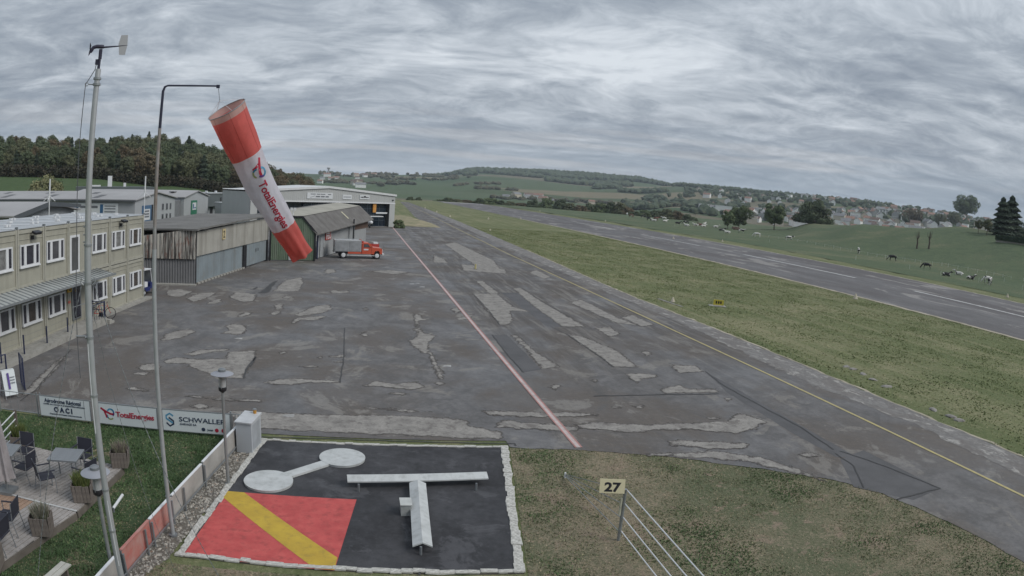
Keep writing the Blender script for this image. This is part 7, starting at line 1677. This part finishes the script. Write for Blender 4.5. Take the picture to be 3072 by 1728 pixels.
# ================================================================= FAR WOODS AND TOWN
def wood_mass(name, spots, m_, label, tall=13, seed=5):
    """a far wood that reads as one mass: many rough crowns"""
    g = np.random.default_rng(seed); bm = bmesh.new(); bmesh.ops.create_icosphere(bm, subdivisions=1, radius=1); bv = np.array([v.co[:] for v in bm.verts]); bf = np.array([[v.index for v in f.verts] for f in bm.faces]); bm.free()
    V, F = [], []
    for k, (x, y, w, h) in enumerate(spots):
        v = bv*g.uniform(.72, 1.28, (len(bv), 1))*np.array((w*.5, w*.5, h*.5))+np.array((x, y, height(x, y)+h*.42)); F.append(bf+k*len(bv)); V.append(v)
    me = bpy.data.meshes.new(name); me.from_pydata(np.concatenate(V).tolist(), [], np.concatenate(F).tolist()); me.materials.append(m_); return tag(link(name, me), label, kind='stuff')


M_farw = leaf_mat('far_wood_leaf', (0.055, 0.08, 0.05), (0.075, 0.098, 0.058), (0.10, 0.108, 0.06), 0.02); M_farr = leaf_mat('far_autumn_leaf', (0.07, 0.078, 0.045), (0.095, 0.085, 0.055), (0.11, 0.10, 0.06), 0.02)
g = np.random.default_rng(77); sp = []


def scatter(az0, az1, r0, r1, n, wr=(13, 22), hr=(10, 16), mask=None):
    out_ = []
    for i in range(n):
        a, r = math.radians(g.uniform(az0, az1)), math.sqrt(g.uniform(r0*r0, r1*r1)); x, y = r*math.sin(a), r*math.cos(a)
        if mask and noise.noise((x/mask[0], y/mask[0], mask[2])) < mask[1]: continue
        out_.append((x, y, g.uniform(*wr), g.uniform(*hr)))
    return out_


# wooded ridge top and tongues running down the slope
ridge_w = scatter(6.2, 27.5, 2780, 3080, 1500, (18, 30), (14, 22))+scatter(15.5, 22.5, 2350, 2780, 620, (18, 30), (13, 20), (260, -.12, 2.0))+scatter(8.5, 15.0, 2450, 2780, 300, (18, 28), (12, 18), (220, .12, 5.0))+scatter(19.5, 25.5, 1900, 2300, 420, (15, 26), (11, 17), (240, .02, 8.0))+scatter(26, 34, 2250, 2500, 420, (14, 24), (10, 15))
wood_mass('far_wood', ridge_w, M_farw, 'dark wood covering the far ridge', seed=6)
hedges = []
for a0, r0, a1, r1 in ((6.5, 1750, 11.5, 1900), (-3, 1700, 4.5, 1850), (2, 2050, 9, 2150), (11, 1350, 21, 1500), (9.5, 1620, 13, 1700), (21, 1250, 28, 1350), (4, 2350, 8, 2420), (-2, 2250, 2, 2230)):
    for i in range(64):
        u = i/63; a, r = math.radians(a0+(a1-a0)*u), r0+(r1-r0)*u+20*math.sin(i*.7)
        if noise.noise((u*6, a0, 0)) > -.25: hedges.append((r*math.sin(a)+g.uniform(-5, 5), r*math.cos(a), g.uniform(9, 15), g.uniform(5, 10)))
wood_mass('far_hedgerow', hedges+scatter(-5, 8, 2480, 2600, 130, (14, 24), (8, 16), (140, .05, 3))+scatter(-4.5, 4.5, 1650, 2450, 130, (14, 24), (9, 15), (200, .1, 9)), M_farr, 'hedgerows and copses between the far fields', seed=7)
town_t = scatter(27, 58, 950, 2100, 1500, (10, 18), (8, 14), (170, -.02, 4))+scatter(22, 30, 1150, 1700, 260, (12, 20), (9, 14), (180, .0, 6))+scatter(30, 57, 1650, 2150, 350, (12, 20), (8, 14))
wood_mass('town_trees', town_t, M_farw, 'trees and gardens between the houses of the far town', seed=8)

HM = {'white': mat('house_white', (0.78, 0.78, 0.76), 0.8, var=0.08, vscale=.3), 'cream': mat('house_cream', (0.52, 0.47, 0.38), 0.8, var=0.1, vscale=.3), 'grey': mat('house_grey', (0.36, 0.36, 0.36), 0.8, var=0.1, vscale=.3)}
RM = {'red': mat('roof_red', (0.29, 0.175, 0.135), 0.85, var=0.2, vscale=.3), 'brown': mat('roof_brown', (0.17, 0.12, 0.10), 0.85, var=0.2, vscale=.3), 'grey': mat('roof_grey', (0.22, 0.22, 0.225), 0.8, var=0.2, vscale=.3), 'pale': mat('roof_pale', (0.72, 0.72, 0.71), 0.6, var=0.1, vscale=.3)}
HW = {}


def house_parts(w, d, h, flat):
    k = (w, d, h, flat)
    if k not in HW:
        wl2 = MB(); wl2.lo(-w/2, w/2, -d/2, d/2, -3, h)
        if not flat: wl2.add([(-w/2, -d/2, h), (-w/2, d/2, h), (-w/2, 0, h+d*.34), (w/2, -d/2, h), (w/2, d/2, h), (w/2, 0, h+d*.34)], [(0, 1, 2), (5, 4, 3)])
        rf_ = MB(); r2 = d*.34
        if flat: rf_.lo(-w/2-.3, w/2+.3, -d/2-.3, d/2+.3, h, h+.5)
        else: rf_.add([(-w/2-.6, -d/2-.8, h-.4), (w/2+.6, -d/2-.8, h-.4), (w/2+.6, 0, h+r2+.15), (-w/2-.6, 0, h+r2+.15), (-w/2-.6, d/2+.8, h-.4), (w/2+.6, d/2+.8, h-.4)], [(0, 1, 2, 3), (3, 2, 5, 4)])
        wn_ = MB(); nn = max(2, int(w/3.2))
        for f in range(int(h//2.8)):
            for i in range(nn):
                for s_ in (-1, 1): wn_.lo(-w/2+(i+.3)*w/nn, -w/2+(i+.7)*w/nn, s_*d/2-.05, s_*d/2+.05, .9+f*2.8, 2.2+f*2.8)
        HW[k] = (wl2.v, wl2.f, rf_.v, rf_.f, wn_.v, wn_.f)
    return HW[k]


MC = {}


def house(x, y, rz, w, d, h, wallk, roofk, flat, label, group, name='house'):
    k = (w, d, h, flat, wallk, roofk)
    if k not in MC:
        a = house_parts(w, d, h, flat)
        def mk(n, v, f, m): mm = MB(); mm.v, mm.f, mm.m = list(v), list(f), [0]*len(f); return mm.mesh(n, m)
        MC[k] = (mk('wall', a[0], a[1], HM[wallk]), mk('roof', a[2], a[3], RM[roofk]), mk('windows', a[4], a[5], M_glass))
    o = empty(name, (x, y, height(x, y)), rz, label, 'house', group)
    for n, m in zip(('wall', 'roof'), MC[k]): link(n, m, o)
    return o


LB_ = {'red': 'house with reddish roof in the far hillside town', 'brown': 'house with brown roof in the far hillside town', 'grey': 'house with grey roof in the far hillside town', 'pale': 'pale flat-roofed block in the far hillside town'}
rnd = random.Random(12); placed = []; tries = 0
SZ = [(11, 9, 6), (13, 10, 6), (10, 9, 5.5), (15, 10, 8.5), (18, 11, 8.5)]
while len(placed) < 288 and tries < 16000:
    tries += 1; a = rnd.triangular(27.5, 58, 42); r = rnd.triangular(890, 2080, 1000) if rnd.random() < .75 else rnd.uniform(880, 1080)
    if a < 31 and r < 1150: continue
    x, y = r*math.sin(math.radians(a)), r*math.cos(math.radians(a)); mind = 19 if r < 1250 else 32
    if any((x-u)**2+(y-v)**2 < mind*mind for u, v in placed): continue
    if noise.noise((x/260, y/260, 14)) < -.28: continue
    placed.append((x, y)); w, d, h = rnd.choice(SZ); rk_ = rnd.choices(['red', 'brown', 'grey', 'pale'], [4, 3, 2.4, 4.5 if r < 1150 else .8])[0]; wk = rnd.choices(['white', 'cream', 'grey'], [6, 3, 1])[0]
    house(x, y, rnd.uniform(-.5, .5)+math.radians(-a)+rnd.choice((0, PI/2)), w, d, h, wk, rk_, rk_ == 'pale', f"{wk} house with {'reddish' if rk_ == 'red' else rk_} roof, "+('low' if r < 1130 else 'mid' if r < 1550 else 'upper')+' town slope, '+('left of the lone meadow tree' if a < 35 else 'behind the rounded crest tree' if a < 41 else 'above the bare trunks' if a < 48.5 else 'left of the conifers'), f'{wk} {rk_} houses of the far town')
for a, r, w in ((42.8, 1350, 44), (44.6, 1330, 46), (36.5, 1050, 60), (39.0, 980, 52), (34.0, 1150, 48), (46.5, 980, 40), (30.8, 1180, 46), (29.0, 1240, 30)):
    x, y = r*math.sin(math.radians(a)), r*math.cos(math.radians(a)); house(x, y, math.radians(-a+rnd.uniform(-8, 8)), w, 14, 8.5, 'white' if a != 36.5 else 'grey', 'grey' if a > 42 and a < 45 else 'pale', True, 'long low block at the foot of the far town' if r < 1300 else 'long apartment block on the slope of the far town', 'long blocks of the far town', 'long_block')
    if r > 1300:
        blk_ = [q for q in sc.objects if q.name.startswith('long_block')][-1]; wm_ = MB().lo(-2, 2, -7.06, -6.98, 0, 1.5).mesh('window', M_glass)
        for f in (1.2, 4.0, 6.6):
            for i in range(7): link('window', wm_, blk_, (-18+i*6, 0, f))
# farms and hamlet towards the left
for i in range(26):
    a, r = (rnd.uniform(-3.8, 1.2), rnd.uniform(1500, 2350)) if i < 18 else (rnd.uniform(11.5, 19.5), rnd.uniform(1330, 1480)); x, y = r*math.sin(math.radians(a)), r*math.cos(math.radians(a)); w, d, h = rnd.choice(SZ); rk_ = rnd.choice(['red', 'brown', 'red', 'grey'])
    house(x, y, rnd.uniform(-1, 1), w*1.3, d, h, rnd.choice(['white', 'cream']), rk_, False, f'farm building with {rk_} roof '+('in the far hamlet above the hangar roof' if i < 18 else 'at the foot of the far wooded ridge'), ('hamlet ' if i < 18 else 'ridge foot ')+rk_+' farms')
# water tower on the skyline
p = D(985, 523, 2550); wt = empty('water_tower', (p.x, p.y, height(p.x, p.y)-2), 0, 'slim water tower with flared head on the far skyline', 'tower')
MB().cyl((0, 0, 0), (0, 0, 22), 3.2, 2.6, n=12).build('shaft', HM['grey'], wt); MB().lathe([(2.6, 20), (6.5, 25), (6.5, 27.5), (0, 28)], n=14).build('head', HM['grey'], wt)

# ================================================================= MEADOW: POSTS AND CATTLE
M_post = mat('white_plastic_post', (0.60, 0.62, 0.58), 0.6)
post_m = MB().cyl((0, 0, -.2), (0, 0, 1.05), .035, n=5).cyl((0, 0, .8), (0, 0, .83), .06, n=5).mesh('electric_fence_post', M_post)
line = [(2300, 712), (2395, 727), (2490, 744), (2600, 766), (2700, 782), (2800, 797), (2840, 801), (2960, 825), (3072, 848)]
xs_ = [a for a, b in line]; ys_ = [b for a, b in line]; pl = []
for px in list(range(2308, 3080, 27)):
    p = T(px+rnd.uniform(-6, 6), np.interp(px, xs_, ys_)); pl.append(p)
NL = len(pl)
for px, py in ((2567, 780), (2728, 808), (2822, 828), (2936, 848), (3066, 870), (2024, 678), (2042, 676), (2308, 727), (2376, 722), (3012, 846)): pl.append(T(px, py))
for i_, p in enumerate(pl): tag(link('electric_fence_post', post_m, None, (p.x, p.y, height(p.x, p.y)), (rnd.uniform(-.06, .06), rnd.uniform(-.06, .06), 0)), (f'{ORD[i_]} thin white post from the left along the pasture wire' if i_ < NL else ['thin white post in front of the end-on pied cow', 'thin white post between the two black grazing cows and the runway', 'thin white post beside the lying black cow', 'thin white post left of the pied pair', 'thin white post at the frame edge near the last marker', 'thin white post left in the far herd', 'thin white post right in the far herd', 'thin white post near the white grazing cow', 'thin white post behind the pied cow below the lone tree', 'thin white post behind the pied pair'][i_-NL]), 'fence post', 'electric fence posts')
mb = MB(); a0 = pl[:28]
for p, q in zip(a0, a0[1:]): mb.cyl((p.x, p.y, height(p.x, p.y)+.82), (q.x, q.y, height(q.x, q.y)+.82), .012, n=3)
wv = mb.build('fence_wire', M_post); tag(wv, 'thin electric wire strung along the pasture posts', 'wire')


def hide_mat(name, a, b, thr):
    m = bpy.data.materials.new(name); m.use_nodes = True; t = NT(m.node_tree); co = t.new('TexCoord').outputs['Object']; oi = t.new('ObjectInfo')
    off = t.new('VectorMath', operation='ADD'); t.l.new(co, off.inputs[0]); t.l.new(oi.outputs['Location'], off.inputs[1])
    t.put(t.n['Principled BSDF'].inputs['Base Color'], t.mix(t.ramp(t.noise(off.outputs[0], 1.5, 2, .4), [(thr-.015, 0), (thr+.015, 1)]), a, b)); t.n['Principled BSDF'].inputs['Roughness'].default_value = .8; return m


HIDE = {'black': hide_mat('black_hide', (0.018, 0.018, 0.02), (0.6, 0.58, 0.54), .66), 'pied': hide_mat('pied_hide', (0.02, 0.02, 0.022), (0.62, 0.60, 0.56), .50), 'white': hide_mat('white_hide', (0.62, 0.60, 0.56), (0.06, 0.05, 0.05), .66), 'brown': hide_mat('brown_hide', (0.13, 0.05, 0.035), (0.6, 0.56, 0.5), .62)}


def cow_mesh(pose):
    """one continuous body grown along a skeleton; head towards +X"""
    g0 = .0 if pose != 'lying' else -.62
    J = {'rump': (-.85, 0, 1.22+g0), 'loin': (-.4, 0, 1.20+g0), 'belly': (.1, 0, 1.08+g0), 'chest': (.55, 0, 1.08+g0), 'withers': (.72, 0, 1.25+g0), 'tail1': (-1.08, 0, 1.12+g0), 'tail2': (-1.12, 0, .62+g0*.3)}
    R = {'rump': .27, 'loin': .33, 'belly': .39, 'chest': .36, 'withers': .24, 'tail1': .05, 'tail2': .04}
    E_ = [('rump', 'loin'), ('loin', 'belly'), ('belly', 'chest'), ('chest', 'withers'), ('rump', 'tail1'), ('tail1', 'tail2')]
    if pose == 'grazing': H_ = [('neck', (1.10, 0, .95), .17), ('poll', (1.38, 0, .52), .14), ('face', (1.55, 0, .25), .10), ('muzzle', (1.62, 0, .12), .085)]
    elif pose == 'lying': H_ = [('neck', (1.05, 0, .92), .17), ('poll', (1.30, 0, 1.10), .15), ('face', (1.55, 0, .98), .11), ('muzzle', (1.68, 0, .90), .09)]
    else: H_ = [('neck', (1.12, 0, 1.38), .17), ('poll', (1.38, 0, 1.52), .15), ('face', (1.62, 0, 1.36), .11), ('muzzle', (1.74, 0, 1.26), .09)]
    pv = 'withers'
    for n_, p_, r_ in H_: J[n_] = p_; R[n_] = r_; E_.append((pv, n_)); pv = n_
    for s_, sn in ((-1, 'l'), (1, 'r')):
        J['ear'+sn] = tuple(Vector(J['poll'])+Vector((-.05, s_*.24, .05))); R['ear'+sn] = .035; E_.append(('poll', 'ear'+sn))
        if pose == 'lying':
            for n_, p_, r_ in (('hk'+sn, (-.45, s_*.42, .28), .15), ('hh'+sn, (-.75, s_*.46, .12), .08), ('hf'+sn, (-.45, s_*.52, .08), .06)): J[n_] = p_; R[n_] = r_
            E_.extend([('rump', 'hk'+sn), ('hk'+sn, 'hh'+sn), ('hh'+sn, 'hf'+sn)])
            for n_, p_, r_ in (('fk'+sn, (.85, s_*.22, .15), .09), ('ff'+sn, (.62, s_*.22, .07), .06)): J[n_] = p_; R[n_] = r_
            E_.extend([('chest', 'fk'+sn), ('fk'+sn, 'ff'+sn)])
        else:
            for n_, p_, r_ in (('hip'+sn, (-.78, s_*.18, .98), .19), ('hk'+sn, (-.70, s_*.20, .72), .12), ('hh'+sn, (-.92, s_*.20, .45), .065), ('hf'+sn, (-.86, s_*.20, .04), .065), ('sh'+sn, (.60, s_*.17, .86), .15), ('fk'+sn, (.62, s_*.18, .46), .07), ('ff'+sn, (.60, s_*.18, .04), .065)): J[n_] = p_; R[n_] = r_
            E_.extend([('rump', 'hip'+sn), ('hip'+sn, 'hk'+sn), ('hk'+sn, 'hh'+sn), ('hh'+sn, 'hf'+sn), ('chest', 'sh'+sn), ('sh'+sn, 'fk'+sn), ('fk'+sn, 'ff'+sn)])
    ks = list(J); me = bpy.data.meshes.new('cow'); me.from_pydata([J[k] for k in ks], [(ks.index(a), ks.index(b)) for a, b in E_], [])
    o = bpy.data.objects.new('cow', me); C.objects.link(o); o.modifiers.new('s', 'SKIN'); sv_ = me.skin_vertices[0].data
    for i, k in enumerate(ks): sv_[i].radius = (R[k], R[k])
    sv_[ks.index('rump')].use_root = True; o.modifiers.new('d', 'SUBSURF').levels = 1; o.modifiers['d'].render_levels = 1
    dg = bpy.context.evaluated_depsgraph_get(); out_ = bpy.data.meshes.new_from_object(o.evaluated_get(dg)); out_.name = 'cow_'+pose; bpy.data.objects.remove(o); out_.polygons.foreach_set('use_smooth', [True]*len(out_.polygons)); return out_


COW = {k: cow_mesh(k) for k in ('standing', 'grazing', 'lying')}
CM = {}
horn = MB(); 
herd = [(2779, 808, 'grazing', 'black', 180, 'black cow grazing near the fence, largest in view'), (2677, 783, 'grazing', 'black', 190, 'black cow grazing left of the largest black cow'), (2575, 762, 'standing', 'pied', 95, 'small pied cow seen end-on near a white post'), (2838, 829, 'lying', 'black', 20, 'black cow lying beside a white post'), (2877, 826, 'lying', 'white', 175, 'white cow lying in the grass right of the black ones'), (2911, 839, 'lying', 'pied', 30, 'small pied calf lying near the frame side'), (2962, 850, 'grazing', 'pied', 200, 'pied cow grazing close to the frame side'), (2968, 856, 'standing', 'pied', 80, 'pied cow seen end-on in front of the other pied one'),
        (2367, 722, 'standing', 'pied', 10, 'black and white cow standing below the lone tree'), (2271, 712, 'grazing', 'white', 170, 'white cow grazing left of the lone tree'), (2224, 700, 'standing', 'pied', 5, 'spotted white cow standing under the paired trees'), (2182, 700, 'lying', 'white', 180, 'white cow lying with its dark head to the left'), (2165, 693, 'lying', 'black', 10, 'black cow lying just behind the white one'), (2147, 683, 'lying', 'white', 0, 'small pale cow lying alone in mid meadow'), (2110, 681, 'lying', 'white', 20, 'pale cow lying beside the brown one'), (2102, 677, 'lying', 'brown', 200, 'brown cow lying among the white ones'), (2113, 674, 'lying', 'white', 60, 'pale cow behind the brown one'), (2088, 678, 'lying', 'white', 190, 'pale cow left of the brown one'),
        (2060, 679, 'lying', 'white', 150, 'white cow lying in front of the black back'), (2058, 674, 'grazing', 'black', 170, 'black cow behind the lying white one'), (2033, 672, 'lying', 'black', 0, 'dark cow lying far out in the herd'), (1995, 666, 'lying', 'white', 30, 'white cow near the end of the hedgerow'), (1992, 661, 'standing', 'white', 160, 'second white cow near the end of the hedgerow'), (1968, 662, 'standing', 'brown', 20, 'brown cow with white cow beside it far away'), (1962, 664, 'lying', 'white', 170, 'white cow beside the far brown one'), (1946, 662, 'standing', 'black', 150, 'black cow below the hedgerow'), (1929, 655, 'grazing', 'black', 30, 'small black cow close under the hedgerow'), (1893, 652, 'grazing', 'brown', 320, 'dark brown cow farthest left of the herd')]
for px, py, pose, hd_, rz, lab in herd:
    p = T(px, py); z = height(p.x, p.y); k = (pose, hd_)
    if k not in CM: m_ = COW[pose].copy(); m_.materials.clear(); m_.materials.append(HIDE[hd_]); CM[k] = m_
    sc_ = 1.0*(p.length/150)**.35 if p.length > 150 else 1.0
    view = math.atan2(p.y, p.x)-PI/2
    tag(link('cow', CM[k], None, (p.x, p.y, z), (0, 0, math.radians(rz)+view), sc_*1.05), lab, 'cow', 'cattle in the pasture')
# far figures: white board and posts near the runway end
wb_ = empty('white_disc_sign', tuple(G(1881, 650)), 0, 'small white disc sign standing at the pasture edge', 'sign'); MB().cyl((0, 0, 0), (0, 0, 1.7), .06, n=6).build('post', M_post, wb_); MB().lathe([(0, -.03), (.6, -.03), (.6, .03), (0, .03)], (0, 0, 2.1), 16, 'Y').build('disc', M_white, wb_)
# ================================================================= AIR
hz_m = bpy.data.materials.new('thin_haze'); hz_m.use_nodes = True; t = NT(hz_m.node_tree)
t.n.remove(t.n['Principled BSDF']); vol = t.new('VolumePrincipled'); t.l.new(vol.outputs[0], t.n['Material Output'].inputs['Volume'])
vol.inputs['Color'].default_value = (0.80, 0.90, 1.0, 1); vol.inputs['Density'].default_value = 0.00010; vol.inputs['Anisotropy'].default_value = 0.0
mb = MB(); mb.lo(-5600, 5600, -5600, 5600, -40, 190)
hz_o = mb.build('haze', hz_m); tag(hz_o, 'thin blue haze over the far hills', kind='stuff')
